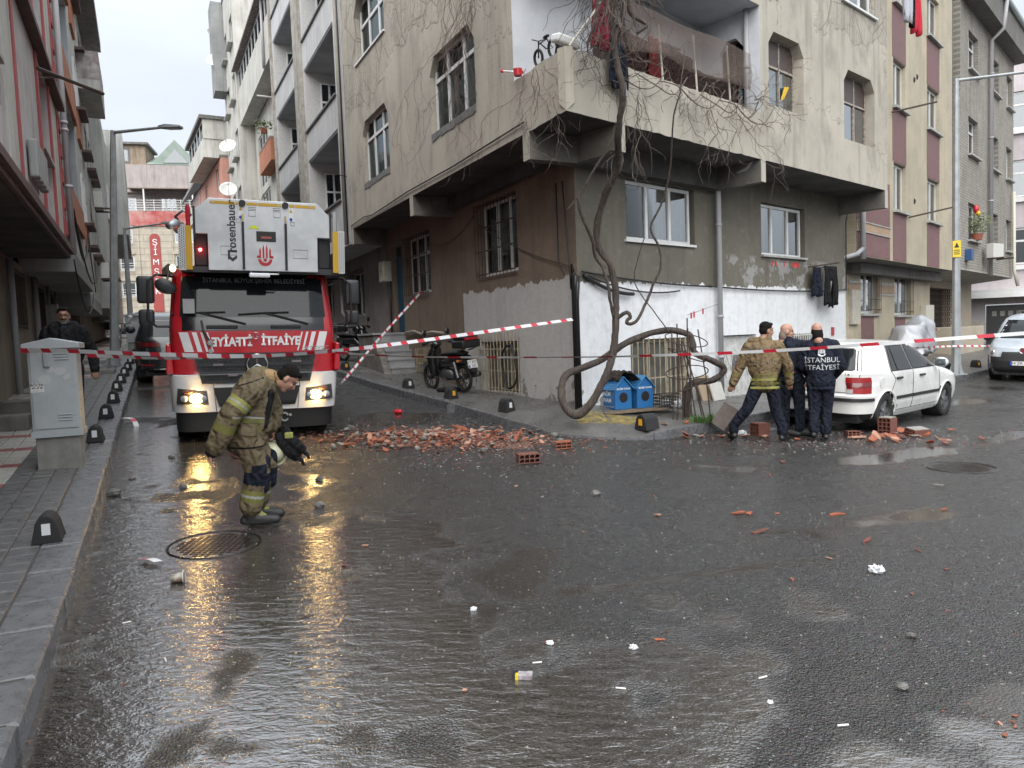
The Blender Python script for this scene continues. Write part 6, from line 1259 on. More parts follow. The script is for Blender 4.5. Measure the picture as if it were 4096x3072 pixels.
class Person:
    def __init__(s): s.p = []
    def cap(s, a, b, ra, rb, mat, bands=(), sc_=None): s.p.append(('c', Vector(a), Vector(b), ra, rb, mat, bands, sc_ or (1, 1))); return s
    def ell(s, c, r, mat, rot=None): s.p.append(('e', Vector(c), r, rot or Matrix.Identity(3), mat)); return s
    def limb(s, pts, rr, mat, bands=None):
        for i in range(len(pts) - 1): s.cap(pts[i], pts[i + 1], rr[i], rr[i + 1], mat, (bands or {}).get(i, ()))
    def hand(s, w_, d, side, mat, curl=.5, n=None):
        d = Vector(d).normalized(); n = Vector(n).normalized() if n else d.orthogonal().normalized(); n = (n - d * n.dot(d)).normalized(); t_ = d.cross(n)
        w_ = Vector(w_); s.cap(w_, w_ + d * .05, .026, .03, mat)
        for k, off in enumerate((-.03, -.01, .01, .03)): s.cap(w_ + d * .045 + t_ * off * .9, w_ + d * .085 + t_ * off, .0145, .014, mat)
        for k, (off, L) in enumerate(((-.031, .062), (-.010, .075), (.011, .07), (.031, .054))):
            a = w_ + d * .085 + t_ * off; b = a + (d * math.cos(curl * .6) + n * math.sin(curl * .6)) * L * .5; c = b + (d * math.cos(curl * 1.5) + n * math.sin(curl * 1.5)) * L * .5
            s.cap(a, b, .0105, .0095, mat); s.cap(b, c, .0095, .008, mat)
        a = w_ + d * .03 + t_ * (-.028) * side; b = a + (d * .6 - t_ * side * .6 + n * .4).normalized() * .04; c = b + (d * .9 + n * .4).normalized() * .03
        s.cap(a, b, .013, .0115, mat); s.cap(b, c, .0115, .0095, mat)
    def head(s, c, rot, skin, hair=None, bald=False, beard=None, hood=None, scale=1.0):
        k = scale; T = lambda x, y, z: Vector(c) + rot @ Vector((x * k, y * k, z * k)); E = lambda p, r, m: s.ell(T(*p), tuple(q * k for q in r), m, rot)
        E((0, -.012, .045), (.074, .093, .085), skin); E((0, .02, -.03), (.06, .072, .075), skin); E((0, .05, -.085), (.036, .035, .03), skin)   # skull, face, chin
        s.cap(T(0, .088, .02), T(0, .108, -.018), .009 * k, .014 * k, skin); E((0, .082, .045), (.045, .014, .011), skin); E((0, .087, -.05), (.024, .012, .012), skin if not beard else beard)
        E((-.03, .07, -.015), (.022, .02, .02), skin); E((.03, .07, -.015), (.022, .02, .02), skin)
        for x in (-1, 1): E((x * .074, -.005, -.005), (.012, .022, .032), skin)
        s.cap(T(0, -.03, -.05), T(0, -.055, -.15), .05 * k, .058 * k, skin)
        if hair and not bald: E((0, -.024, .066), (.083, .094, .078), hair); E((0, -.05, .01), (.08, .062, .075), hair); E((0, .045, .105), (.055, .04, .026), hair)
        if hair and bald: E((0, -.05, -.06), (.077, .064, .1), hair); E((-.046, -.02, -.005), (.035, .055, .05), hair); E((.046, -.02, -.005), (.035, .055, .05), hair)
        if beard: E((0, .042, -.082), (.047, .048, .042), beard); E((0, .096, -.032), (.032, .012, .011), HAIR); E((-.045, .02, -.055), (.02, .045, .04), beard); E((.045, .02, -.055), (.02, .045, .04), beard)
    def build(s, name, label, loc, rz, voxel=.0085, group=None):
        root = thing(name, label, 'person', loc, rz, group); m = MB()
        for q in s.p:
            if q[0] == 'c':
                a, b, ra, rb = q[1:5]; n_ = 14; d = (b - a); L = d.length; d = d.normalized() if L > 1e-6 else Vector((0, 0, 1)); pts = []; rr = []
                for t_ in (-.98, -.7, -.35, 0): pts.append(a + d * ra * t_); rr.append(ra * math.sqrt(1 - t_ * t_))
                for t_ in (.0, .35, .7, .98): pts.append(b + d * (rb * t_ + (1e-4 if t_ == 0 else 0))); rr.append(rb * math.sqrt(1 - t_ * t_))
                if L < 1e-3: pts = pts[:4] + pts[5:]; rr = rr[:4] + rr[5:]
                m.tube(pts, rr, n_)
            else: m.ball(q[1], q[2], 18, 12, q[3])
        me = m.me(name, SKIN); tmp = bpy.data.objects.new('tmp', me); COL.objects.link(tmp)
        md = tmp.modifiers.new('r', 'REMESH'); md.mode = 'VOXEL'; md.voxel_size = voxel; md.adaptivity = 0
        md = tmp.modifiers.new('s', 'SMOOTH'); md.iterations = 3; md.factor = .5
        dg = bpy.context.evaluated_depsgraph_get(); me2 = bpy.data.meshes.new_from_object(tmp.evaluated_get(dg)); bpy.data.objects.remove(tmp)
        mats = []; 
        def mi(x):
            if x not in mats: mats.append(x)
            return mats.index(x)
        nf = len(me2.polygons); C = np.empty(nf * 3); me2.polygons.foreach_get('center', C); C = C.reshape(-1, 3); best = np.full(nf, 1e9); idx = np.zeros(nf, int)
        for q in s.p:
            if q[0] == 'c':
                a, b = np.array(q[1]), np.array(q[2]); d = b - a; t_ = np.clip(((C - a) @ d) / max(1e-9, d @ d), 0, 1); D = np.linalg.norm(C - a - t_[:, None] * d, axis=1) - (q[3] + (q[4] - q[3]) * t_)
                k = np.full(nf, mi(q[5]))
                for t0, t1, bm in q[6]: k[(t_ >= t0) & (t_ <= t1)] = mi(bm)
            else:
                Rm = np.array(q[3]); L = (C - np.array(q[1])) @ Rm; r_ = np.array(q[2]); D = (np.linalg.norm(L / r_, axis=1) - 1) * r_.min(); k = np.full(nf, mi(q[4]))
            w_ = D < best - 1e-5; best[w_] = D[w_]; idx[w_] = k[w_]
        me2.materials.clear()
        for x in mats: me2.materials.append(x)
        me2.polygons.foreach_set('material_index', idx.astype(np.int32)); me2.polygons.foreach_set('use_smooth', [True] * nf); me2.name = 'body'; me2.update()
        o = bpy.data.objects.new('body', me2); COL.objects.link(o); o.parent = root; return root
def boots(P, an, toe, mat=BOOT):
    an = Vector(an); toe = Vector(toe); d = (toe - an); d.z = 0; d.normalize()
    P.cap(an + Vector((0, 0, .10)), an, .062, .058, mat); P.cap(an - d * .05 + Vector((0, 0, -.035)), toe, .042, .04, mat); P.cap(an + Vector((0, 0, -.02)), toe + Vector((0, 0, .012)), .045, .035, mat)
# ---- bending firefighter in olive turnout gear (x = where he is heading, y = away from us)
P = Person(); g_ = OLIVE
hip = Vector((-.03, 0, .90)); 
for sy, kn, an, toe in ((-.10, (.06, -.11, .52), (-.03, -.10, .10), (.20, -.10, .045)), (.10, (.13, .10, .53), (.03, .12, .11), (.25, .12, .05))):
    P.limb([hip + Vector((0, sy, -.02)), kn, (kn[0] - .03, kn[1], kn[2] - .12), (an[0] + .015, an[1], an[2] + .10)], [.135, .112, .108, .105], g_, {1: ((.0, 1, NAVYT),), 2: ((.28, .48, HIVD), (.48, .6, SILV), (.6, .8, HIVD))})
    P.cap((kn[0] + .045, kn[1], kn[2] + .08), (kn[0] + .03, kn[1], kn[2] - .16), .075, .07, NAVYT)
    boots(P, an, toe)
    P.cap((toe[0] - .14, toe[1], .11), (toe[0] - .1, toe[1], .085), .03, .025, HIV)
P.ell(hip, (.17, .19, .14), g_); P.limb([(-.03, 0, .83), (.0, 0, 1.0), (.06, 0, 1.18), (.12, 0, 1.30)], [.205, .205, .20, .17], g_, {0: ((.35, .7, HIVD),)})
P.cap((.06, -.16, 1.28), (.10, .16, 1.30), .115, .115, g_); P.cap((.18, -.05, 1.35), (.22, .05, 1.35), .09, .085, HOOD); P.cap((.14, 0, 1.38), (.27, 0, 1.33), .075, .075, HOOD)
P.cap((.19, -.10, 1.22), (.10, -.12, 1.0), .055, .05, BLKC)
P.limb([(.03, -.24, 1.25), (-.14, -.29, 1.06), (-.22, -.27, .90), (-.28, -.25, .78)], [.118, .10, .098, .086], g_, {0: ((.42, .55, HIV), (.55, .62, SILV), (.62, .74, HIV)), 1: ((.5, .9, HIVD),)})
P.cap((-.28, -.25, .79), (-.31, -.245, .74), .075, .06, BLKC); P.hand((-.31, -.245, .74), (-.3, .05, -1), 1, SKIN, .8, (1, 0, 0))
P.limb([(.17, .2, 1.24), (.24, .24, 1.02), (.22, .2, .88)], [.11, .092, .075], g_); P.hand((.22, .2, .86), (.1, -.05, -1), -1, SKIN, 1.2, (-1, 0, 0))
P.ell((-.12, -.12, .86), (.10, .08, .1), g_); P.ell((.12, 0, .93), (.1, .17, .12), g_)
hr = Matrix.Rotation(R(-90), 3, 'Z') ; hr = Matrix.Rotation(R(52), 3, 'Y') @ hr
P.head((.365, -.02, 1.335), hr, SKIN, HAIR)
ff = P.build('person', 'firefighter in olive turnout gear bending down to look at the road', (-2.45, 6.8, gz(-2.45, 6.8) + .0), R(20), .0085)
def eyes(root, c, rot, k=1):
    for x in (-1, 1): m = MB(); m.ball(Vector(c) + rot @ Vector((x * .031 * k, .076 * k, .014 * k)), .0095 * k, 8, 6); m.build('eye', M('eye_dark', (.03, .02, .015), .2), root, smooth=True)
eyes(ff, (.365, -.02, 1.335), hr)
# held helmet and gloves hang from his far hand
hl = thing('safety_helmet', 'cream firefighter helmet dangling from the bending firefighter hand', 'helmet', tuple(ff.matrix_basis @ Vector((.2, .2, .62))), R(20)); hl.scale = (.82,) * 3; m = MB(); rg = []
for i in range(8): t_ = math.pi / 2 * i / 7; rg.append([(.14 * math.cos(t_) * math.cos(a) * 1.15 if False else .15 * math.sin(math.pi / 2 - t_ * .98) * math.cos(a), .13 * math.sin(math.pi / 2 - t_ * .98) * math.sin(a), .15 * math.sin(t_)) for a in np.linspace(0, 2 * math.pi, 22, endpoint=False)])
m.rings(rg, False, True); m.build('shell', M('cream_helmet', (.55, .55, .38), .35, dirt=.3, vs=8), hl, smooth=True); m = MB(); m.tube([(.165 * math.cos(a), .145 * math.sin(a), .0) for a in np.linspace(0, 2 * math.pi, 24, endpoint=False)], .014, 6, closed=True); m.build('brim', M('cream_helmet', (.55, .55, .38)), hl); m = MB(); m.box(-.03, .03, -.15, -.13, .03, .06); m.build('badge', BLACK, hl)
hl.rotation_euler = (R(70), R(20), R(20))
gl_ = thing('work_gloves', 'black work gloves and neck cloth hanging from the bending firefighter hand', 'gloves', tuple(ff.matrix_basis @ Vector((.27, .15, .66))), R(20))
PG = [((0, 0, .12), (.04, 0, .0), .055, .065), ((.04, 0, 0), (.14, -.02, -.09), .065, .06)]
for nm, dx, dz in (('glove', 0, 0), ('glove', .05, .06)):
    m = MB(); m.tube([(dx, .03 * dz, .16 + dz), (dx + .03, 0, .05 + dz), (dx + .12, -.02, -.05 + dz), (dx + .17, -.02, -.1 + dz)], [.04, .055, .06, .045], 12)
    for k in range(4): m.tube([(dx + .15, -.05 + k * .025, -.08 + dz), (dx + .2, -.055 + k * .027, -.13 + dz), (dx + .215, -.055 + k * .027, -.17 + dz)], [.018, .017, .012], 8)
    m.tube([(dx + .1, -.05, -.03 + dz), (dx + .13, -.1, -.06 + dz)], [.02, .014], 8); m.build(nm, BLKC, gl_, smooth=True)
m = MB(); m.box(.05, .13, -.06, -.02, .1, .16); m.build('yellow_cuff', HIV, gl_, bevel=.01)
# ---- upright person helper: joints in (x right as seen, y away, z up)
def upright(name, label, loc, rz, J, top, trous, boot, skin, hair, bald=False, beard=None, hrot=None, armb=None, hem=.80, chest=.2, hd=(0, 0, 1.62), shw=.2, extra=None, handn=(0, 1, 0), bulk=1.0, chb=()):
    P = Person(); hp = Vector(J.get('hip', (0, 0, .9)))
    for sd_, kn, an, toe in ((-1, J['kl'], J['al'], J['tl']), (1, J['kr'], J['ar'], J['tr'])):
        P.limb([hp + Vector((sd_ * .095, 0, -.02)), kn, (an[0], an[1], an[2] + .12), (an[0], an[1], an[2] + .04)], [.115, .085, .072, .075], trous); boots(P, an, toe, boot)
    P.ell(hp, (.175, .13, .13), trous); ch = Vector(J.get('ch', (0, 0, 1.35)))
    P.limb([(hp.x, hp.y, hem + .15), hp.lerp(ch, .3), hp.lerp(ch, .75), ch], [.165 * bulk, .165 * bulk, .165 * bulk, .15 * bulk], top, {0: chb})
    P.ell(hp.lerp(ch, .55), (.215 * bulk, .15 * bulk, .30), top); P.ell((hp.x, hp.y, hem + .05), (.19 * bulk, .15 * bulk, .055), top)
    sl, sr = ch + Vector((-shw, 0, .05)), ch + Vector((shw, 0, .05)); P.cap(sl, sr, .088 * bulk, .088 * bulk, top); P.cap(ch + Vector((-.09, 0, .09)), ch + Vector((.09, 0, .09)), .075, .075, top)
    P.cap(ch + Vector((0, 0, .1)), Vector(hd) + Vector((0, 0, -.115)), .08, .077, top if extra != 'neck' else skin)
    for s_, el, wr, sd_ in ((sl, J['el'], J['wl'], -1), (sr, J['er'], J['wr'], 1)):
        P.limb([s_, el, wr], [.088 * bulk, .072 * bulk, .056 * bulk], top, armb); P.hand(wr, Vector(wr) - Vector(el), sd_, skin, .7, handn)
    P.head(hd, hrot or Matrix.Identity(3), skin, hair, bald, beard)
    if callable(extra): extra(P)
    o = P.build(name, label, loc, rz, .0095); eyes(o, hd, hrot or Matrix.Identity(3)); return o
away = lambda yaw, pitch=0: Matrix.Rotation(R(yaw), 3, 'Z') @ Matrix.Rotation(R(pitch), 3, 'X')
def tan_extra(P):
    for z_ in (.86, .95): pass
    P.cap((-.09, -.02, 1.51), (.09, -.02, 1.51), .055, .055, TANJ)
tanp = upright('person', 'firefighter in tan jacket with yellow hem bands striding beside the white car', (3.66, 10.98, gz(3.66, 10.98)), R(-18), dict(hip=(.1, 0, .9), kl=(-.16, -.06, .5), al=(-.36, -.02, .13), tl=(-.42, .2, .05), kr=(.24, .0, .5), ar=(.33, -.02, .10), tr=(.40, .2, .045), ch=(.08, 0, 1.36), el=(-.27, .02, 1.1), wl=(-.36, .0, .88), er=(.42, .04, 1.12), wr=(.44, .1, .88)),
    TANJ, NAVYT, BOOT, SKIND, HAIR, hrot=away(-62, -6), armb={1: ((.35, .5, HIVD),)}, hem=.76, hd=(.13, .02, 1.645), shw=.2, extra=tan_extra, bulk=1.12, chb=((.1, .3, HIVD), (.42, .62, HIVD), (.74, .9, HIVD)))
# bands and faded writing on the back
bald = upright('person', 'bald man in dark jacket with red piping talking behind the tan jacket firefighter', (4.30, 11.38, gz(4.3, 11.38)), R(-20), dict(hip=(0, 0, .9), kl=(-.1, .02, .5), al=(-.1, .0, .1), tl=(.1, -.05, .045), kr=(.12, 0, .5), ar=(.12, -.02, .1), tr=(.3, -.1, .045), ch=(-.02, 0, 1.36), el=(-.25, .1, 1.1), wl=(-.1, .2, .95), er=(.27, -.05, 1.1), wr=(.26, -.08, .86)),
    NAVY, NAVYT, BOOT, SKIN, M('cropped_grey_hair', (.2, .15, .12), .7), True, hrot=away(-80, -8), hem=.82, hd=(-.05, 0, 1.62), chb=((.45, .5, REDT),))
navy = upright('person', 'balding officer in navy jacket with white lettering on its back, facing the car', (4.6, 11.0, gz(4.6, 11.0)), R(-24), dict(hip=(0, 0, .92), kl=(-.09, -.03, .5), al=(-.1, -.12, .14), tl=(-.1, .06, .06), kr=(.08, .03, .5), ar=(.06, -.03, .10), tr=(.04, .2, .045), ch=(0, .02, 1.37), el=(-.27, .06, 1.12), wl=(-.18, .26, .98), er=(.28, .06, 1.1), wr=(.18, .25, .95)),
    NAVY, NAVYT, BOOT, SKIN, HAIR, True, hrot=away(18, -14), hem=.74, hd=(-.05, .03, 1.63), bulk=1.04, shw=.18)
def backtext(root, lines, mat):
    dg = bpy.context.evaluated_depsgraph_get(); body = [c for c in root.children if c.name.startswith('body')][0]; bv = body.data; V = np.array([v.co[:] for v in bv.vertices])
    from mathutils.bvhtree import BVHTree
    bt = BVHTree.FromPolygons([v.co for v in bv.vertices], [p.vertices[:] for p in bv.polygons])
    def fn(x, z, off=.006):
        h = bt.ray_cast(Vector((x, -1.5, z)), Vector((0, 1, 0))); y = h[0].y if h[0] else -.2
        return (x, y - off, z)
    for t_, sz, x0, z0 in lines:
        o = text(t_, sz, lambda x, y: fn(x0 + x, z0 + y), 'back_lettering', mat, root)
    return fn
fn = backtext(navy, [('İSTANBUL', .105, .02, 1.21), ('İTFAİYESİ', .105, .02, 1.10)], M('print_white', (.5, .52, .54), .6))
m = MB()
for k in range(5): x = .02 + (k - 2) * .02; h_ = .1 - abs(k - 2) * .02; m.add([fn(x - .007, 1.31), fn(x + .007, 1.31), fn(x + .006, 1.31 + h_ * .7), fn(x, 1.31 + h_), fn(x - .006, 1.31 + h_ * .7)], [[0, 1, 2, 3, 4]])
m.add([fn(.02 + .055 * math.cos(a), 1.305 + .04 * math.sin(a)) for a in np.linspace(math.pi, 2 * math.pi, 9)], [list(range(9))]); m.build('back_emblem', M('print_white', (.5, .52, .54)), navy)
fn = backtext(tanp, [('İSTANBUL', .07, .02, 1.40), ('İTFAİYESİ', .07, .1, 1.18)], M('faded_print', (.2, .17, .13), .8))
for z0, z1, mt in ((.80, .835, HIV), (.86, .895, HIVD), (.92, .955, HIV)):
    m = MB(); m.grid(lambda u, v: fn(-.11 + .42 * u, z0 + (z1 - z0) * v, .004), 20, 2); m.build('reflective_band', mt, tanp, smooth=True)
fn = backtext(ff, [], HIV)
def strip(q, off, nm, mt): m = MB(); m.grid(lambda u, v: fn((q[0][0] * (1 - u) + q[1][0] * u) * (1 - v) + (q[3][0] * (1 - u) + q[2][0] * u) * v, (q[0][1] * (1 - u) + q[1][1] * u) * (1 - v) + (q[3][1] * (1 - u) + q[2][1] * u) * v, off), 12, 5); m.build(nm, mt, ff, smooth=True)
for nm, q, off, mt in (('chest_band', [(-.13, .985), (.14, .945), (.145, .985), (-.125, 1.03)], .004, HIVD), ('chest_band', [(-.125, 1.03), (.145, .985), (.147, 1.0), (-.122, 1.045)], .0045, SILV), ('pocket_flap', [(-.1, .87), (.08, .84), (.085, .91), (-.095, .94)], .014, OLIVE), ('storm_flap', [(.13, .9), (.165, .9), (.25, 1.2), (.2, 1.22)], .008, BLKC), ('jacket_hem', [(-.2, .735), (.15, .735), (.15, .75), (-.2, .75)], .006, BLKC), ('thigh_pocket', [(-.09, .6), (.05, .6), (.06, .73), (-.08, .73)], .012, OLIVE), ('shoulder_seam', [(-.08, 1.30), (.16, 1.36), (.16, 1.37), (-.08, 1.31)], .004, BLKC), ('knee_pad', [(-.0, .42), (.13, .42), (.14, .58), (.01, .58)], .008, NAVYT)): strip(q, off, nm, mt)
# ---- man behind the grey cabinet
LM = (-6.35, 10.6)
def left_extra(P):
    P.cap((-.12, .0, 1.50), (.12, .0, 1.50), .07, .07, BLKC); P.cap((-.14, -.06, 1.46), (-.12, -.10, 1.05), .07, .08, BLKC); P.cap((.14, -.06, 1.46), (.12, -.10, 1.05), .07, .08, BLKC)
    P.ell((0, -.08, 1.25), (.10, .09, .26), BLUES); P.ell((0, -.03, 1.48), (.07, .07, .05), BLUES)
lm = upright('person', 'bearded man with glasses in black padded jacket behind the grey cabinet', (*LM, gz(*LM) + .15), R(30), dict(hip=(0, 0, .92), kl=(-.1, 0, .5), al=(-.1, 0, .1), tl=(-.12, -.2, .045), kr=(.1, 0, .5), ar=(.1, 0, .1), tr=(.12, -.2, .045), ch=(0, 0, 1.36), el=(-.32, .02, 1.1), wl=(-.3, -.08, .86), er=(.33, .02, 1.1), wr=(.34, -.08, .86)),
    BLKC, NAVYT, BOOT, SKIND, HAIR, hrot=away(180, -4), beard=GREYB, hd=(0, -.03, 1.63), extra=left_extra, bulk=1.12)
m = MB()
for x in (-.031, .031): m.tube([(x + .024 * math.cos(a), -.135, 1.637 + .018 * math.sin(a)) for a in np.linspace(0, 2 * math.pi, 14, endpoint=False)], .0025, 4, closed=True)
m.tube([(-.055, -.133, 1.64), (-.076, -.03, 1.642)], .003, 4); m.tube([(.055, -.133, 1.64), (.076, -.03, 1.642)], .003, 4); m.tube([(-.008, -.136, 1.64), (.008, -.136, 1.64)], .003, 4); m.build('glasses', BLACK, lm)
# ================================================================ STREET FURNITURE
def lz(x, y): return gz(x, y) + .15
# ---- rubber kerb bollards
RUBB = M('matt_black_rubber', (.016, .016, .017), .7, bump=.25, bs=60); REFW = M('white_reflector', (.6, .62, .63), .35); REFY = M('amber_reflector', (.65, .33, .02), .35)
def bollard_mesh():
    m = MB(); pr = [(-.115, 0), (.115, 0), (.078, .17), (.055, .21), (.02, .235), (-.02, .235), (-.055, .21), (-.078, .17)]
    m.rings([[(a * (1 - .0) * k, y, b * (.97 if abs(y) > .1 else 1)) for a, b in pr] for y, k in ((-.115, 1), (-.09, .9), (.09, .9), (.115, 1))]); return m
bm_ = bollard_mesh().me('post_body', RUBB)
def bollard(x, y, z, rz, refl, label, grp):
    o = thing('kerb_bollard', label, 'bollard', (x, y, z), rz, grp); b = bpy.data.objects.new('post_body', bm_); COL.objects.link(b); b.parent = o
    md = b.modifiers.new('b', 'BEVEL'); md.width = .012; md.segments = 2
    m = MB(); m.hexa([(xx, yy, zz) for zz in (.075, .165) for yy in ((-.121, -.105) if zz < .1 else (-.116, -.098)) for xx in (-.03, .03)]); m.build('reflector', refl, o); return o
ords = ('nearest', 'second', 'third', 'fourth', 'fifth', 'sixth', 'seventh', 'eighth', 'ninth', 'tenth', 'eleventh')
for k, (x, y) in enumerate(((-3.76, 5.86), (-5.59, 9.84), (-6.44, 11.68), (-7.19, 13.31), (-7.95, 14.88), (-8.55, 16.19), (-9.23, 17.66), (-9.82, 18.97), (-10.7, 20.84), (-11.37, 22.29), (-12.2, 24.06))):
    bollard(x, y, lz(x, y) - .01, R(24), REFW, ('nearest black rubber bollard on the left kerb, alone in the foreground' if k == 0 else '%s black rubber bollard along the left kerb counting from the foreground' % ords[k]), 'rubber bollards along the left kerb')
for x, y, rz, rf, lb in ((-2.24, 15.93, 30, REFW, 'black rubber bollard with white reflector beside the scooter front wheel'), (-1.19, 14.3, 35, REFY, 'black rubber bollard with amber reflector below the scooter'), (-.11, 12.66, 40, REFW, 'black rubber bollard with white reflector nearest the brick pile'), (2.06, 11.35, -55, REFY, 'large tilted black rubber bollard with amber reflector on the corner kerb'), (12.6, 21.2, 20, REFY, 'black rubber bollard at the foot of the right lamp post'), (14.2, 22.6, 15, REFY, 'black rubber bollard before the silver van'), (-4.4, 19.6, 30, REFY, 'black rubber bollard half hidden behind the steps')):
    o = bollard(x, y, (rpz(x, y)) - .008, R(rz), rf, lb, 'rubber bollards along the right kerb')
    if 'tilted' in lb: o.scale = (1.25, 1.25, 1.1)
# ---- lamp posts
GALV = M('lamp_galvanised', (.36, .38, .39), .5, .4, col2=(.28, .3, .31), vs=5, streak=.2)
def lamp_post(x, y, z, h, az_, arm, label):
    o = thing('street_lamp', label, 'street lamp', (x, y, z), -az_, 'galvanised street lamps'); n_ = 8
    ring_ = lambda r_, zz: [(r_ * math.cos(a), r_ * math.sin(a), zz) for a in np.linspace(0, 2 * math.pi, n_, endpoint=False)]
    m = MB(); m.rings([ring_(.145, 0), ring_(.14, .06), ring_(.12, .5), ring_(.105, 2.5), ring_(.075, h - .6), ring_(.06, h)]); m.build('pole', GALV, o)
    m = MB(); 
    for k in range(4): m.add([(.1 * math.cos(k * math.pi / 2) - .004, .1 * math.sin(k * math.pi / 2), 0), (.2 * math.cos(k * math.pi / 2), .2 * math.sin(k * math.pi / 2), 0), (.11 * math.cos(k * math.pi / 2), .11 * math.sin(k * math.pi / 2), .35)], [[0, 1, 2]])
    m.box(-.2, .2, -.2, .2, -.02, .015); m.build('base_plate', GALV, o)
    m = MB(); m.tube([(0, 0, h - .05), (0, arm * .96, h + .12 * arm * .3)], [.045, .035], 8); m.build('arm', GALV, o)
    m = MB(); zz = h + .036 * arm; m.rings([[(-.04, arm - .25, zz - .03), (.04, arm - .25, zz - .03), (.04, arm - .25, zz + .04), (-.04, arm - .25, zz + .04)], [(-.13, arm, zz - .04), (.13, arm, zz - .04), (.11, arm, zz + .06), (-.11, arm, zz + .06)], [(-.13, arm + .4, zz - .03), (.13, arm + .4, zz - .03), (.1, arm + .4, zz + .03), (-.1, arm + .4, zz + .03)]]); lh = m.build('lamp_head', GALV, o, bevel=.01)
    m = MB(); m.box(-.1, .1, arm + .02, arm + .36, zz - .05, zz - .04); m.build('lamp_lens', M('lamp_lens_off', (.4, .4, .38), .3), lh); return o
ll = lamp_post(-10.83, 20.24, lz(-10.83, 20.24), 6.3, R(100), 1.6, 'galvanised street lamp standing on the left pavement beyond the cabinet')
ll.matrix_world = Matrix.Translation(ll.location) @ Matrix.Rotation(R(3.6), 4, 'Y') @ Matrix.Rotation(-R(100), 4, 'Z')
lamp_post(-16.3, 32.0, lz(-16.3, 32), 5.0, R(100), 2.0, 'smaller far street lamp on the left pavement near the second cabinet')
rl = lamp_post(12.32, 20.47, rpz(12.32, 20.47), 8.0, R(95), 2.4, 'tall galvanised street lamp on the right pavement with yellow danger sticker')
m = MB(); m.box(-.1, .1, -.115, -.108, 3.2, 3.65); s_ = m.build('danger_sticker', M('sticker_yellow', (.7, .52, .03), .5), rl); s_.rotation_euler[2] = R(70)
m = MB(); m.prism([(-.06, 3.46), (.06, 3.46), (0, 3.6)], lambda a, b, d: (a, d, b), -.118, -.1155); o_ = m.build('warning_triangle', BLACK, rl); o_.rotation_euler[2] = R(70)
for k in range(3): m = MB(); m.box(-.07, .07, -.118, -.1155, 3.38 - k * .05, 3.4 - k * .05); o_ = m.build('sticker_line', BLACK, rl); o_.rotation_euler[2] = R(70)
# ---- utility cabinets
CABG = M('cabinet_galvanised', (.42, .45, .465), .48, .35, col2=(.34, .365, .38), vs=3, bump=.06, bs=14, rv=.1)
def cabinet(x, y, z, rz, label, sc_=1, detail=True):
    o = thing('utility_cabinet', label, 'utility cabinet', (x, y, z), rz, 'grey utility cabinets'); o.scale = (sc_,) * 3; W, D = .215, .165
    m = MB(); m.box(-W * .92, W * .92, -D * .9, D * .9, -.1, .34); m.build('concrete_base', M('cabinet_concrete', (.24, .235, .215), .85, col2=(.18, .175, .16), vs=6, bump=.3, bs=50, streak=.3), o, bevel=.01)
    m = MB(); m.box(-W, W, -D, D, .36, 1.24); b = m.build('casing', CABG, o, bevel=.008); m = MB(); m.box(-W - .012, W + .012, -D - .012, D + .012, .335, .40); m.build('plinth_frame', CABG, o)
    m = MB(); m.rings([[(-W - .04, yy, 1.235), (W + .04, yy, 1.235), (W + .04, yy, 1.29), (0, yy, 1.345), (-W - .04, yy, 1.29)] for yy in (-D - .04, D + .04)]); m.build('roof_cap', CABG, o, bevel=.006)
    if detail:
        m = MB(); m.box(-W + .02, W - .02, -D - .012, -D, .42, 1.21); d = m.build('door', CABG, o, bevel=.006)
        for z0 in (.50, 1.12):
            for k in range(4 if z0 > 1 else 3): m = MB(); m.box(.02, .15, -D - .022, -D - .012, z0 + k * .028, z0 + .012 + k * .028); m.build('louvre', CABG, d, bevel=.004)
        m = MB(); m.box(-.075, -.02, -D - .04, -D - .012, 1.05, 1.2); m.build('door_handle', STEEL, d, bevel=.008)
        for x0, z0, w_, h_ in ((-.07, .92, .1, .1), (.07, 1.0, .1, .08), (-.02, 1.02, .09, .05), (.12, .95, .07, .06)):
            m = MB(); n_ = 12; m.add([(x0 + w_ * .6 * math.cos(2 * math.pi * i / n_) * rnd.uniform(.7, 1.1), -D - .0135, z0 + h_ * .6 * math.sin(2 * math.pi * i / n_) * rnd.uniform(.7, 1.1)) for i in range(n_)], [list(range(n_))]); m.build('torn_sticker', M('torn_paper', (.45, .46, .45), .8), d)
        m = MB(); m.box(-.2, -.085, -D - .0145, -D - .012, .80, .89); s_ = m.build('pest_sticker', M('paper_white', (.65, .65, .62), .8), d)
        text('BÖCEK', .036, lambda x, y: (-.1425 + x, -D - .0155, .872 + y), 'sticker_text', BLACK, s_, bold=.001); text('657 67 80', .024, lambda x, y: (-.1425 + x, -D - .0155, .842 + y), 'sticker_text', BLACK, s_, bold=.001); text('0535 658 71 33', .013, lambda x, y: (-.1425 + x, -D - .0155, .815 + y), 'sticker_text', BLACK, s_)
        for k in range(7): m = MB(); m.cyl((W, -.1, .5 + k * .1), (W + .006, -.1, .5 + k * .1), .008, 6); m.build('rivet', STEEL, b)
    return o
cabinet(-5.2, 8.45, lz(-5.2, 8.3) - .01, R(23), 'large grey metal utility cabinet on concrete base with torn stickers', 1.1)
cabinet(-13.2, 26.1, lz(-13.2, 26.1), R(10), 'weathered grey utility cabinet just past the left lamp post', 1.0); cabinet(-14.9, 30.2, lz(-14.9, 30.2), R(10), 'smaller grey utility cabinet furthest along the left pavement', 1.05)
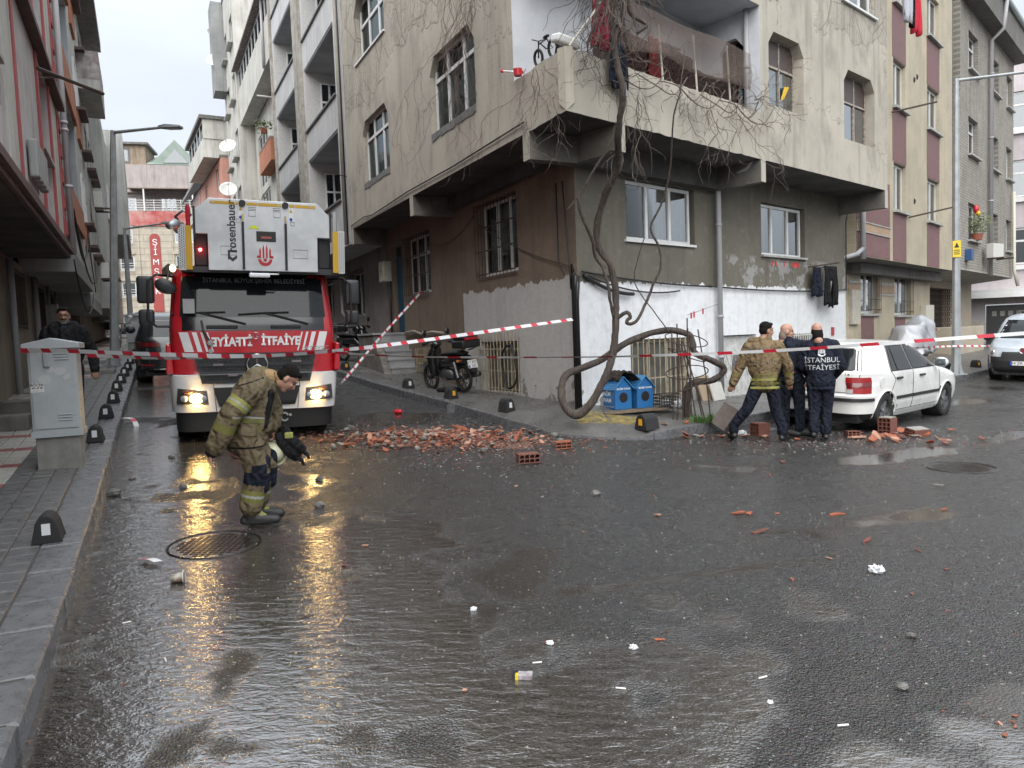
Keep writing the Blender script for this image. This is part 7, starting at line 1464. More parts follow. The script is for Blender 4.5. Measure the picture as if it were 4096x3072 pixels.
for k, (x, y, a) in enumerate(((-8.15, 12.1, .5), (-7.35, 10.6, .45))):
    m = MB(); m.box(-.35, .35, -.22, .22, -.1, .2); o = m.build('concrete_step', CONC, None, bevel=.02); o.location = (x, y, lz(x, y)); o.rotation_euler[2] = a; tag(o, ('raised concrete door step against the left wall', 'lower concrete door step behind the grey cabinet')[k], 'step', 'concrete door steps')
m = MB(); m.box(-.5, .5, -.35, .35, -.1, .08); o = m.build('concrete_step', CONC, None, bevel=.02); o.location = (-10.3, 18.2, lz(-10.3, 18.2)); o.rotation_euler[2] = .45; tag(o, 'flat concrete slab step where the pavement meets the second left block', 'step', 'concrete door steps')
# ---- manhole covers
CAST = M('cast_iron_wet', (.03, .027, .025), .2, .4, col2=(.045, .038, .033), vs=12)
def manhole(x, y, label):
    o = thing('manhole_cover', label, 'manhole cover', (x, y, gz(x, y) - .008), .3, 'round manhole covers'); sl = (gz(x, y + .4) - gz(x, y - .4)) / .8; sx = (gz(x + .4, y) - gz(x - .4, y)) / .8; o.rotation_euler = (math.atan(sl), -math.atan(sx), 0)
    m = MB(); m.cyl((0, 0, -.03), (0, 0, .004), .33, 40); m.build('lid', CAST, o); m = MB(); m.tube([(.37 * math.cos(a), .37 * math.sin(a), .004) for a in np.linspace(0, 2 * math.pi, 48, endpoint=False)], .014, 6, closed=True); m.build('ring', CAST, o)
    m = MB()
    for i in range(-6, 7):
        for j in range(-6, 7):
            if i * i + j * j < 40: m.box(i * .048 - .017, i * .048 + .017, j * .048 - .017, j * .048 + .017, .003, .011)
    m.build('tread_studs', CAST, o)['kind'] = 'stuff'
manhole(-2.58, 6.21, 'wet round manhole cover by the bending firefighter boots'); manhole(5.3, 8.72, 'round manhole cover near the right edge below the white car')
# ================================================================ TWO-WHEELERS
BKP = M('scooter_black_gloss', (.012, .012, .013), .2, coat=.6); SEATB = M('black_seat', (.015, .015, .015), .6); ENG = M('engine_grey', (.12, .12, .125), .4, .7, dirt=.4, vs=9)
def spoked(o, y, r, x=0):
    m = MB(); m.tube([(x, y + r * math.cos(a), r + r * math.sin(a)) for a in np.linspace(0, 2 * math.pi, 30, endpoint=False)], .04, 8, closed=True) if False else m.tube([(x, y + (r - .035) * math.cos(a), r + (r - .035) * math.sin(a)) for a in np.linspace(0, 2 * math.pi, 30, endpoint=False)], .037, 8, closed=True)
    w_ = m.build('wheel', TYRE, o, smooth=True); m = MB(); m.tube([(x, y + (r - .075) * math.cos(a), r + (r - .075) * math.sin(a)) for a in np.linspace(0, 2 * math.pi, 30, endpoint=False)], .012, 6, closed=True); m.build('rim', BKP, w_)
    for k in range(10): a = 2 * math.pi * k / 10; m = MB(); m.tube([(x, y + .03 * math.cos(a), r + .03 * math.sin(a)), (x, y + (r - .07) * math.cos(a + .12), r + (r - .07) * math.sin(a + .12))], .008, 5); m.build('spoke', BKP, w_)
    m = MB(); m.cyl((x - .05, y, r), (x + .05, y, r), .05, 12); m.build('hub', ENG, w_)
def scooter(label, box=True, plate_=None, helmet=False):
    o = thing('motor_scooter', label, 'scooter', group='parked two-wheelers'); spoked(o, .62, .285); spoked(o, -.62, .285)
    def loft(name, rows, mat, parent=o):   # rows: y, z0, z1, hw
        m = MB(); m.rings([[(hw * math.cos(a), y, (z0 + z1) / 2 + (z1 - z0) / 2 * math.sin(a)) for a in np.linspace(0, 2 * math.pi, 14, endpoint=False)] for y, z0, z1, hw in rows]); return m.build(name, mat, parent, smooth=True)
    m = MB(); m.rings([[(hw, y, z), (hw * .5, y + .06, z), (0, y + .08, z), (-hw * .5, y + .06, z), (-hw, y, z), (0, y - .05, z)] for y, z, hw in ((.38, .32, .12), (.4, .5, .17), (.42, .72, .19), (.36, .86, .15), (.3, .98, .08))]); m.build('leg_shield', BKP, o, smooth=True)
    loft('tail_body', [(-.95, .66, .74, .03), (-.8, .58, .78, .09), (-.4, .5, .76, .13), (0, .5, .74, .12), (.2, .42, .6, .08)], BKP); loft('seat', [(-.75, .76, .83, .1), (-.5, .76, .86, .14), (-.1, .74, .84, .14), (.12, .72, .79, .08)], SEATB)
    loft('engine', [(-.3, .24, .46, .1), (-.05, .22, .5, .12), (.15, .26, .44, .09)], ENG); loft('headlamp_cowl', [(.42, .9, 1.0, .06), (.34, .86, 1.06, .12), (.2, .94, 1.04, .08)], BKP)
    m = MB()
    for sd_ in (-1, 1): m.tube([(sd_ * .1, .62, .285), (sd_ * .09, .48, .65), (sd_ * .06, .4, .85)], .02, 7)
    m.build('front_fork', ENG, o); m = MB(); m.rings([[(sx, .62 + .34 * math.cos(a), .29 + .34 * math.sin(a)) for sx in (-.06, 0, .06)] for a in np.linspace(.4, 2.1, 10)], False, False, False); m.build('front_mudguard', M('silver_guard', (.4, .41, .42), .3), o)
    for sd_ in (-1, 1):
        m = MB(); m.tube([(0, .3, 1.03), (sd_ * .18, .28, 1.05), (sd_ * .36, .2, 1.02)], .016, 6); m.build('handlebar', ENG, o); m = MB(); m.tube([(sd_ * .26, .23, 1.03), (sd_ * .38, .18, 1.01)], .035, 8); m.build('grip', BLACK, o)
        m = MB(); m.tube([(sd_ * .24, .25, 1.05), (sd_ * .27, .26, 1.18)], .008, 5); m.ball((sd_ * .29, .25, 1.24), (.06, .02, .075), 12, 8); m.build('mirror', BKP, o, smooth=True)
        m = MB(); m.tube([(sd_ * .14, -.62, .3), (sd_ * .13, -.5, .62)], .035, 8); m.build('shock_absorber', ENG, o); m = MB(); m.tube([(sd_ * .1, -.78, .66), (sd_ * .2, -.8, .65)], .012, 5); m.ball((sd_ * .22, -.8, .65), (.045, .03, .03), 8, 6); m.build('indicator', M('amber_lens', (.3, .1, .04)), o, smooth=True)
    loft('exhaust', [(-.95, .3, .42, .05), (-.6, .26, .4, .055), (-.2, .22, .3, .03)], ENG).location.x = .16
    m = MB(); m.tube([(.12, -.1, .3), (.2, -.15, .02)], .014, 6); m.tube([(-.12, -.1, .3), (-.2, -.15, .02)], .014, 6); m.build('centre_stand', ENG, o); m = MB(); m.rings([[(-.09, -.9, .62), (.09, -.9, .62), (.07, -1.02, .42), (-.07, -1.02, .42)], [(-.09, -.93, .62), (.09, -.93, .62), (.07, -1.05, .42), (-.07, -1.05, .42)]]); m.build('rear_mudguard', BKP, o)
    if box:
        m = MB(); m.box(-.22, .22, -1.02, -.6, .9, 1.06); b = m.build('top_box', M('box_black', (.018, .018, .019), .45), o, bevel=.04, seg=3); m = MB(); m.box(-.2, .2, -1.0, -.62, 1.062, 1.16); m.build('box_lid', M('box_black', (.018, .018, .019), .45), b, bevel=.05, seg=3)
        m = MB(); m.box(-.16, .16, -1.03, -1.0, 1.06, 1.11); m.build('box_reflector', M('box_red', (.35, .02, .03), .2), b); m = MB(); m.tube([(-.12, -.7, .84), (-.12, -.95, .89)], .014, 5); m.tube([(.12, -.7, .84), (.12, -.95, .89)], .014, 5); m.build('rack', ENG, o)
    if plate_:
        m = MB(); m.hexa([(x, y, z) for z, yy in ((.5, -1.0), (.66, -.96)) for y in (yy - .008, yy) for x in (-.11, .11)]); pl0 = m.build('licence_plate', PLW, o); f_ = lambda x, y: (x, -.9815 - .25 * (-y) * 0 - .009 + .25 * y, .58 + y)
        text(plate_[0], .075, lambda x, y: f_(x + .005, y + .035), 'plate_text', BLACK, pl0); text(plate_[1], .075, lambda x, y: f_(x + .02, y - .04), 'plate_text', BLACK, pl0); m = MB(); m.add([f_(-.105, -.075), f_(-.07, -.075), f_(-.07, -.02), f_(-.105, -.02)], [[0, 1, 2, 3]]); m.build('blue_band', PLB, pl0)
    if helmet: m = MB(); m.ball((.1, .2, .95), (.13, .15, .14), 14, 9); m.build('hung_helmet', BKP, o, smooth=True)
    return o
s1 = scooter('black scooter with top box parked on the pavement by the basement window', True, ('27 BFD', '202'))
def put(o, x, y, az_, z, lean=0): o.matrix_world = Matrix.Translation((x, y, z)) @ Matrix.Rotation(-az_, 4, 'Z') @ Matrix.Rotation(lean, 4, 'Y')
cx, cy = -1.34, 15.5; put(s1, cx, cy, R(-38), rpz(cx, cy), R(-4))
m = MB(); m.ball((0, 0, .05), (.28, .16, .06), 12, 6); o = m.build('cloth_heap', BLKC, None, smooth=True); o.location = (-1.3, 15.35, rpz(-1.3, 15.35)); tag(o, 'crumpled black cloth lying under the scooter', 'cloth')
s2 = scooter('dusty dark scooter with grey helmet half hidden behind the entrance steps', True, None, True); x, y, _ = FA.P(12.6, -.3, 0); put(s2, x, y, R(130), rpz(x, y), 0)
# naked motorcycle on the left pavement
mc = thing('motorcycle', 'white tanked naked motorcycle parked on the left pavement by the lamp post', 'motorcycle', group='parked two-wheelers'); spoked(mc, .7, .31); spoked(mc, -.7, .31)
def loft2(o, name, rows, mat): m = MB(); m.rings([[(hw * math.cos(a), y, (z0 + z1) / 2 + (z1 - z0) / 2 * math.sin(a)) for a in np.linspace(0, 2 * math.pi, 14, endpoint=False)] for y, z0, z1, hw in rows]); return m.build(name, mat, o, smooth=True)
loft2(mc, 'fuel_tank', [(-.1, .78, .9, .1), (.15, .72, 1.0, .16), (.4, .78, .98, .12)], M('bike_white', (.55, .55, .54), .3)); loft2(mc, 'seat', [(-.85, .92, 1.0, .06), (-.5, .8, .9, .13), (-.05, .76, .86, .13)], SEATB); loft2(mc, 'engine', [(-.25, .3, .62, .14), (.05, .28, .68, .17), (.3, .34, .6, .12)], ENG); loft2(mc, 'exhaust', [(-.8, .34, .48, .06), (-.2, .26, .38, .05), (.2, .24, .3, .03)], ALU); loft2(mc, 'front_mudguard', [(.5, .58, .64, .06), (.75, .6, .68, .07), (.98, .45, .55, .05)], M('bike_white', (.55, .55, .54)))
m = MB()
for sd_ in (-1, 1): m.tube([(sd_ * .1, .7, .31), (sd_ * .09, .42, 1.0)], .025, 7); m.tube([(0, .4, 1.05), (sd_ * .36, .26, 1.1)], .016, 6); m.tube([(sd_ * .08, -.7, .31), (sd_ * .1, -.2, .45)], .025, 6)
m.build('frame', ENG, mc); m = MB(); m.ball((0, .52, .93), (.1, .08, .1), 12, 8); m.build('headlamp', HLG, mc, smooth=True); m = MB(); m.tube([(-.26, .3, 1.1), (-.3, .3, 1.26)], .008, 5); m.ball((-.32, .3, 1.3), (.07, .02, .05), 10, 7); m.build('mirror', M('bike_white', (.55, .55, .54)), mc, smooth=True)
put(mc, -12.35, 23.1, R(150), lz(-12.35, 23.1), R(-8))
# covered motorcycle: silver tarp draped over it
tp = thing('covered_motorcycle', 'motorcycle under a crumpled silver tarpaulin beside the right lamp post', 'covered motorcycle', (11.9, 21.9, rpz(11.9, 21.9)), -R(43)); tp.scale = (1.2, 1.15, 1.22); m = MB()
def tarp(u, v):
    a = v * 2 * math.pi; y = -1.0 + 2.0 * u; top = .95 + .33 * math.exp(-((u - .8) / .16) ** 2) + .16 * math.exp(-((u - .1) / .12) ** 2); e_ = math.sqrt(max(.02, min(1, u / .14, (1 - u) / .14))); top *= .55 + .45 * e_; hw = (.36 + .07 * math.sin(u * 7)) * e_; c, s_ = math.cos(a), math.sin(a)
    zz = top * .5 + top * .5 * math.copysign(abs(s_) ** .6, s_); x = hw * math.copysign(abs(c) ** .7, c) * (1 - .35 * max(0, s_)); n = mnoise.noise((x * 3, y * 3, zz * 3)) * .15 + .04 * math.sin(y * 14 + zz * 9); return (x + n, y, max(.38 + .05 * math.sin(y * 9), zz + n * .5))
m.grid(tarp, 44, 40); m.build('tarpaulin', M('silver_tarp', (.36, .37, .39), .38, .25, bump=.3, bs=9, rv=.1), tp, smooth=True); spoked(tp, .68, .3); spoked(tp, -.68, .3)
# ================================================================ CORNER CLUTTER
BLUH = M('pet_house_blue', (.02, .14, .36), .5, col2=(.02, .12, .31), vs=4, dirt=.2)
def pet_house(x, y, z, rz, label, detail):
    o = thing('pet_shelter', label, 'pet shelter', (x, y, z), rz, 'blue cat shelters'); W, L, H, T = .17, .56, .36, .54   # gable looks to -y
    m = MB(); m.prism([(-W, 0), (W, 0), (W, H), (0, T - .02), (-W, H)], lambda a, b, d: (a, d, b), 0, L); m.build('hut_body', BLUH, o, bevel=.004)
    for sd_ in (-1, 1):
        m = MB(); m.hexa([(sd_ * 0.0, -.03, T), (sd_ * .0, L + .02, T), (sd_ * (W + .035), -.03, H - .03), (sd_ * (W + .035), L + .02, H - .03), (0, -.03, T + .015), (0, L + .02, T + .015), (sd_ * (W + .035), -.03, H - .015), (sd_ * (W + .035), L + .02, H - .015)]); rf = m.build('roof_panel', M('pet_roof_blue', (.05, .22, .45), .45, dirt=.2, vs=5), o)
        for k in range(5): m = MB(); t_ = .45 + k * .12; m.tube([(sd_ * (W + .035) * t_, -.02, T + .018 + (H - T - .03) * t_), (sd_ * (W + .035) * t_, L, T + .018 + (H - T - .03) * t_)], .006, 4); m.build('shingle_line', BLUH, rf)
    m = MB(); m.cyl((0, -.003, .2), (0, .002, .2), .085, 26); m.build('entrance_hole', BLACK, o); text('BENİM YUVAM', .042, lambda x, y: (x, -.004, .345 + y), 'lettering', LETW, o, bold=.001)
    if detail:
        text('BENİM', .1, lambda x, y: (-W - .003, .28 - x, .26 + y), 'lettering', LETW, o, bold=.002); text('YUVAM', .1, lambda x, y: (-W - .003, .28 - x, .15 + y), 'lettering', LETW, o, bold=.002); text('LÜTFEN ZARAR VERMEYİNİZ', .038, lambda x, y: (-W - .003, .28 - x, .045 + y), 'lettering', LETW, o)
        text('BAĞCILAR', .05, lambda x, y: (-(W + .035) * .3 - y * .45 - .004, .3 - x, T + .02 + (H - T - .03) * .3 + y * .7), 'lettering', LETW, o); m = MB(); m.tube([(-W - .004, .48 + .045 * math.cos(a), .24 + .05 * math.sin(a)) for a in np.linspace(0, 2 * math.pi, 16, endpoint=False)], .004, 4, closed=True); m.build('cat_outline', LETW, o)
    return o
hz_ = rpz(1.9, 12.45) + .035
pet_house(1.86, 12.36, hz_, R(28), 'blue cat shelter with printed side, left of the pair by the vine', True); pet_house(2.25, 12.5, hz_, R(28), 'blue cat shelter beside the black crate, right of the pair', False)
m = MB(); m.box(-.62, .62, -.12, .72, 0, .03); o = m.build('wooden_board', M('weathered_board', (.2, .15, .1), .8, col2=(.12, .09, .06), vs=8)); o.location = (2.0, 12.28, hz_ - .034); o.rotation_euler[2] = R(24); tag(o, 'thin wooden board under the blue cat shelters', 'board')
# brown cloth over the shelters
m = MB(); m.grid(lambda u, v: (-.32 + .64 * u + .02 * math.sin(v * 9), .02 + .5 * v, .03 + .06 * math.sin(u * 6) + .05 * mnoise.noise((u * 5, v * 5, 2)) - .20 * abs(u - .45) ** 1.4 + .05 * abs(math.sin(u * 9))), 22, 16); o = m.build('blanket', cloth('dark_brown_blanket', (.035, .022, .017), (.05, .045, .04)), None, smooth=True); o.location = (2.05, 12.42, hz_ + .53); o.rotation_euler[2] = R(28); md = o.modifiers.new('s', 'SOLIDIFY'); md.thickness = .02; tag(o, 'brown and grey blanket thrown over the cat shelter roofs', 'blanket')
# plastic crate
cr_ = thing('plastic_crate', 'black plastic crate right of the cat shelters', 'crate', (2.62, 12.62, hz_ - .03), R(28)); m = MB()
for k in range(5):
    z_ = .02 + k * .055
    for a, b in (((-.2, -.14), (.2, -.14)), ((.2, -.14), (.2, .14)), ((.2, .14), (-.2, .14)), ((-.2, .14), (-.2, -.14))): m.tube([(*a, z_), (*b, z_)], .008, 4)
for x in np.linspace(-.2, .2, 8): m.tube([(x, -.14, 0), (x, -.14, .25)], .007, 4); m.tube([(x, .14, 0), (x, .14, .25)], .007, 4)
for y in np.linspace(-.14, .14, 6): m.tube([(-.2, y, 0), (-.2, y, .25)], .007, 4); m.tube([(.2, y, 0), (.2, y, .25)], .007, 4)
m.box(-.2, .2, -.14, .14, 0, .012); m.build('crate_lattice', BLKP, cr_)
def crumple(x, y, z, r, mat, name, label, cat, sq=(1, 1, .6), n=(16, 10), grp=None, seed=0):
    m = MB(); rg = []
    for i in range(n[1] + 1):
        t_ = math.pi * min(.98, max(.02, i / n[1])); row = []
        for k in range(n[0]):
            a = 2 * math.pi * k / n[0]; d = Vector((math.sin(t_) * math.cos(a), math.sin(t_) * math.sin(a), math.cos(t_))); f_ = 1 + .55 * mnoise.noise(d * 2.6 + Vector((seed, 0, 0))) + .3 * mnoise.noise(d * 6 + Vector((seed, 5, 0))); row.append((d.x * r * sq[0] * f_, d.y * r * sq[1] * f_, max(0, (d.z * .9 + .6) * r * sq[2] * f_)))
        rg.append(row)
    m.rings(rg); o = m.build(name, mat); o.location = (x, y, z); tag(o, label, cat, grp); return o
PLAS = M('white_plastic_film', (.6, .62, .64), .35)
crumple(2.86, 12.5, hz_ - .04, .14, PLAS, 'plastic_bag', 'crumpled white plastic bag beside the black crate', 'plastic bag', seed=3)
# leaning boards by the basement door
for k, (dx, w_, h_, mt, lb) in enumerate(((0, .42, .5, M('chipboard', (.32, .25, .17), .8), 'brown chipboard panel leaning on the white wall'), (.18, .40, .36, M('marble_slab_white', (.55, .54, .5), .4, col2=(.45, .44, .4), vs=6), 'white marble slab leaning by the basement door'))):
    p = FB.P(4.75 + dx * 1.2, -.95 + dx * .6, 0); m = MB(); m.box(-w_ / 2, w_ / 2, -.015, .015, 0, h_); o = m.build('leaning_panel', mt); o.location = (p[0], p[1], rpz(p[0], p[1]) + .0); o.rotation_euler = (R(-18), 0, math.pi / 2 - AZB); tag(o, lb, 'panel')
# hose loop on the basement grille
m = MB(); m.tube([FA.P(3.75 + .3 * math.cos(a), -.86 + .02 * math.sin(3 * a), 1.18 + .42 * math.sin(a)) for a in np.linspace(0, 2 * math.pi, 30, endpoint=False)], .022, 8, closed=True); tag(m.build('garden_hose', CABLE, None, smooth=True), 'black hose loop hanging on the ivory basement grille', 'hose')
# reinforcing bars round the vine foot
RB = M('rusty_rebar', (.035, .026, .022), .7, col2=(.06, .035, .025), vs=20)
rb = thing('rebar_cage', 'cluster of dark reinforcing rods standing round the vine foot', 'rebar', (2.85, 12.05, rpz(2.85, 12.05)), 0, world=True)
for x0, y0, x1, h_ in ((2.6, 12.0, 2.62, 1.52), (2.66, 11.95, 2.68, 1.3), (2.7, 12.1, 2.73, 1.6), (2.76, 12.0, 2.74, 1.35), (2.82, 12.1, 2.9, 1.7), (2.9, 12.0, 2.88, 1.55), (3.0, 12.05, 2.78, 1.3), (3.1, 12.0, 2.8, 1.35), (3.16, 12.1, 2.84, 1.2), (3.22, 11.98, 3.04, 1.55)):
    m = MB(); z0 = rpz(x0, y0) - .05; m.tube([(x0, y0, z0), ((x0 + x1) / 2 + .02, y0, z0 + h_ * .5), (x1, y0 + .03, z0 + h_)], .011, 6); m.build('rod', RB, rb)
for z_, r_ in ((.35, .32), (.62, .3), (.9, .26), (1.15, .3)):
    m = MB(); m.tube([(2.86 + r_ * 1.15 * math.cos(a), 12.05 + r_ * .5 * math.sin(a), .45 + z_ + .12 * math.sin(a * 1.0 + z_ * 5)) for a in np.linspace(0, 2 * math.pi, 22)], .009, 5); m.build('wire_loop', RB, rb)
# ================================================================ VINE
def cr(pts, n=6):
    P_ = [Vector(p) for p in pts]; o = []
    for i in range(len(P_) - 1):
        a, b, c, d = P_[max(0, i - 1)], P_[i], P_[i + 1], P_[min(len(P_) - 1, i + 2)]
        for k in range(n): t_ = k / n; o.append(.5 * ((2 * b) + (c - a) * t_ + (2 * a - 5 * b + 4 * c - d) * t_ * t_ + (3 * b - a - 3 * c + d) * t_ ** 3))
    return o + [P_[-1]]
def bark():
    m = bpy.data.materials.new('vine_bark'); t = NT(m); v = t.n('TexCoord', out=3); n = t.noise(t.mapping(v, (12, 12, 1.6)), 3, 6, .7); c = t.mix(t.ramp(n, .3, .7), (.022, .016, .013, 1), (.13, .1, .083, 1)); c = t.mix(t.math('MULTIPLY', t.ramp(t.noise(v, 1.3, 3, .5), .45, .6), .5), c, (.03, .024, .022, 1))
    t.n('OutputMaterial', {0: t.n('BsdfPrincipled', {'Base Color': c, 'Roughness': .75, 'Normal': t.n('Bump', {'Strength': 1.0, 'Distance': .03, 'Height': n})})}); return m
BARK = bark(); TWIG = M('vine_twig', (.085, .06, .05), .8, col2=(.15, .12, .1), vs=9)
vn = thing('grape_vine', 'old twisted leafless vine climbing the corner balcony and coiling on the pavement', 'vine', (2.93, 12.3, rpz(2.93, 12.3)), 0, world=True)
main = [(1.50, 10.3, 7.3), (1.52, 10.25, 6.75), (1.51, 10.22, 6.2), (1.57, 10.3, 5.51), (1.66, 10.32, 5.01), (1.62, 10.6, 4.54), (1.66, 11.0, 4.17), (1.47, 11.4, 3.72), (1.40, 11.6, 3.19), (1.61, 11.6, 2.76), (1.67, 11.6, 2.32), (1.64, 11.5, 1.89), (1.59, 11.5, 1.46), (1.46, 11.42, 1.12), (1.24, 11.4, .72), (1.01, 11.42, .50), (.82, 11.5, .62), (.77, 11.6, .90), (.90, 11.7, 1.14), (1.38, 11.85, 1.30), (1.95, 12.0, 1.62), (2.5, 12.1, 1.76), (2.93, 12.15, 1.68), (3.02, 12.15, 1.38), (3.30, 12.15, 1.24), (3.50, 12.18, 1.10), (3.34, 12.2, .92), (2.98, 12.2, .88), (2.88, 12.25, .62), (2.93, 12.3, .28)]
pts = cr(main, 7); N_ = len(pts); rad = []
for i in range(N_):
    t_ = i / N_; base = np.interp(t_, [0, .1, .25, .42, .5, .62, .75, .9, 1], [.036, .042, .05, .056, .060, .056, .050, .052, .08]); rad.append(float(base * (1 + .13 * mnoise.noise((i * .35, 0, 3)))))
m = MB(); m.tube([p + Vector((mnoise.noise((i * .3, 1, 0)), mnoise.noise((i * .3, 2, 0)), mnoise.noise((i * .3, 3, 0)))) * .014 for i, p in enumerate(pts)], rad, 18); m.v = [tuple(Vector(v) + Vector((mnoise.noise(Vector(v) * 16), mnoise.noise(Vector(v) * 16 + Vector((9, 0, 0))), 0)) * .014) for v in m.v]; m.build('trunk', BARK, vn, smooth=True)
for nm, pl_, r0, r1 in (('branch', [(1.66, 11.05, 4.1), (1.74, 11.1, 4.28), (1.68, 11.1, 4.42), (1.5, 11.15, 4.40), (1.25, 11.2, 4.05), (1.08, 11.25, 3.8), (.92, 11.25, 3.62)], .05, .014), ('branch', [(1.1, 11.25, 3.82), (1.14, 11.3, 3.55), (1.3, 11.4, 3.2), (1.36, 11.5, 2.95), (1.5, 11.5, 2.75)], .035, .045), ('branch', [(1.44, 11.5, 2.85), (1.52, 11.45, 2.55), (1.55, 11.4, 2.25), (1.6, 11.45, 2.0)], .035, .03),
        ('branch', [(1.66, 11.5, 1.98), (1.8, 11.45, 2.06), (1.86, 11.45, 2.0), (1.8, 11.45, 1.9), (1.95, 11.45, 1.92), (2.12, 11.5, 2.2), (2.22, 11.5, 2.45)], .045, .03), ('branch', [(2.22, 11.5, 2.45), (2.36, 11.5, 2.75), (2.34, 11.5, 3.05), (2.22, 11.5, 3.35), (2.4, 11.4, 3.75), (2.48, 11.2, 4.2), (2.46, 10.9, 4.75), (2.55, 10.75, 5.2), (2.62, 10.75, 5.75)], .03, .013),
        ('branch', [(2.12, 11.5, 3.2), (1.98, 11.55, 2.75), (2.0, 11.6, 2.45), (2.4, 11.9, 1.95), (2.58, 12.05, 1.72)], .011, .012), ('branch', [(1.54, 10.25, 6.6), (1.7, 10.2, 6.3), (1.78, 10.2, 6.0), (1.98, 10.2, 5.86), (1.85, 10.2, 5.75)], .05, .03), ('branch', [(1.5, 10.25, 6.8), (1.36, 10.2, 6.4), (1.3, 10.25, 5.95), (1.2, 10.4, 5.72)], .035, .02), ('branch', [(1.56, 10.28, 6.9), (1.68, 10.25, 6.5), (1.66, 10.25, 6.0), (1.75, 10.35, 5.6)], .04, .03)):
    q = cr(pl_, 6); m = MB(); m.tube([p + Vector((mnoise.noise((i * .5, 1, p.x)), mnoise.noise((i * .5, 2, p.x)), mnoise.noise((i * .5, 3, p.z)))) * .012 for i, p in enumerate(q)], [.72 * (r0 + (r1 - r0) * i / len(q)) for i in range(len(q))], 8); m.build(nm, BARK, vn, smooth=True)
tw = MB(); tr_ = random.Random(11)
def twig(p, d, L, r=.005, droop=.25, depth=1):
    p = Vector(p); d = Vector(d).normalized(); pts = [p.copy()]; k = 0
    while k < L:
        d = (d + Vector((tr_.uniform(-.55, .55), tr_.uniform(-.4, .4), tr_.uniform(-.5, .5) - droop * .2))).normalized(); p = p + d * .07; k += .07; pts.append(p.copy())
        if depth and tr_.random() < .24: twig(p, d + Vector((tr_.uniform(-1, 1), tr_.uniform(-.7, .7), tr_.uniform(-1, .6))), L * tr_.uniform(.2, .5), r * .65, droop, depth - 1)
    if len(pts) > 1: tw.tube(pts, [r * (1 - .6 * i / len(pts)) for i in range(len(pts))], 4, False)
for k in range(70): twig((tr_.uniform(1.35, 1.75), 10.2 + tr_.uniform(-.15, .15), tr_.uniform(6.2, 7.3)), (tr_.uniform(-1, 1), tr_.uniform(-.6, .4), tr_.uniform(-.9, .3)), tr_.uniform(.5, 1.25), .008, .8, 1)
for k in range(52):
    s_ = tr_.uniform(.3, 5.1); p = FB.P(s_, tr_.uniform(.02, .15), ZR + tr_.uniform(-.35, .25)); twig(p, (tr_.uniform(-1, 1), tr_.uniform(-1, .1), tr_.uniform(-.8, .5)), tr_.uniform(.4, 1.2), .006, .35, 2)
for k in range(7): s0 = .9 + k * .55; q = cr([FB.P(s0, .1, ZR - .1), FB.P(s0 + .4, .16, ZR - .32 + .1 * (k % 3)), FB.P(s0 + .9, .12, ZR - .25), FB.P(s0 + 1.3, .1, ZR + .1)], 5); tw.tube(q, .009, 5)
for k in range(12): s_ = tr_.uniform(.1, 4.5); twig(FB.P(s_, .1, ZR - tr_.uniform(.1, .5)), (tr_.uniform(-.3, .3), -.15, -1), tr_.uniform(.7, 1.8), .006, 1.0, 1)
for k in range(9): s_ = tr_.uniform(-.1, 1.0); twig(FA.P(s_, .1, ZR - tr_.uniform(.0, .3)), (tr_.uniform(-.5, .2), -.2, -1), tr_.uniform(.6, 1.6), .005, .9, 1)
for k in range(12): s_ = tr_.uniform(2.6, 4.3); twig(FA.P(s_, .08, tr_.uniform(7.2, 8.6)), (tr_.uniform(-.15, .15), .0, -1), tr_.uniform(1.2, 2.8), .006, 1.4, 1)
for k in range(5): twig(FB.P(4.8, .1, ZR + .1), (1, .4, .5), 1.2, .006, .1, 2)
tw.build('twigs', TWIG, vn)['kind'] = 'stuff'
# small weeds at the foot
m = MB()
for k in range(260):
    a = rnd.uniform(0, 6.28); r_ = rnd.random() ** .5; x, y = 3.12 + .3 * r_ * math.cos(a), 11.9 + .16 * r_ * math.sin(a); z_ = rpz(x, y) if k % 40 == 0 else z_; h_ = rnd.uniform(.04, .16); b_ = rnd.uniform(0, 6.28); w_ = .012
    m.add([(x - w_ * math.cos(b_), y - w_ * math.sin(b_), z_), (x + w_ * math.cos(b_), y + w_ * math.sin(b_), z_), (x + .5 * h_ * math.cos(b_ + 1.5) + w_, y + .5 * h_ * math.sin(b_ + 1.5), z_ + h_)], [[0, 1, 2]])
o = m.build('weeds', M('weed_green', (.07, .15, .03), .7, col2=(.05, .1, .02), vs=9)); tag(o, 'bright green weeds at the vine foot by the kerb', 'weeds', kind='stuff')
# ================================================================ LAUNDRY AND BALCONY CLUTTER
def hang(name, label, cat, f, s0, s1, v, z0, z1, mat, taper=0, folds=5, legs=False):
    m = MB(); ph = rnd.random() * 6
    def q(u, w_, side=0):
        s_ = s0 + (s1 - s0) * (u + taper * (w_) * (.5 - u)); return f.P(s_, v + .035 * math.sin(u * folds * 6.28 + ph) * (.3 + w_) + .02 * math.sin(u * 11 + w_ * 5), z1 + (z0 - z1) * w_ * (1 - .05 * math.sin(u * 9 + ph)))
    if legs:
        for a, b in ((0, .46), (.54, 1)): m.grid(lambda u, w_: q(a + (b - a) * u, w_), 10, 10)
        m.grid(lambda u, w_: q(.4 + .2 * u, w_ * .35), 4, 4)
    else: m.grid(q, 22, 12)
    o = m.build(name, mat, None, smooth=True); md = o.modifiers.new('s', 'SOLIDIFY'); md.thickness = .02; md.offset = 0; tag(o, label, cat); return o
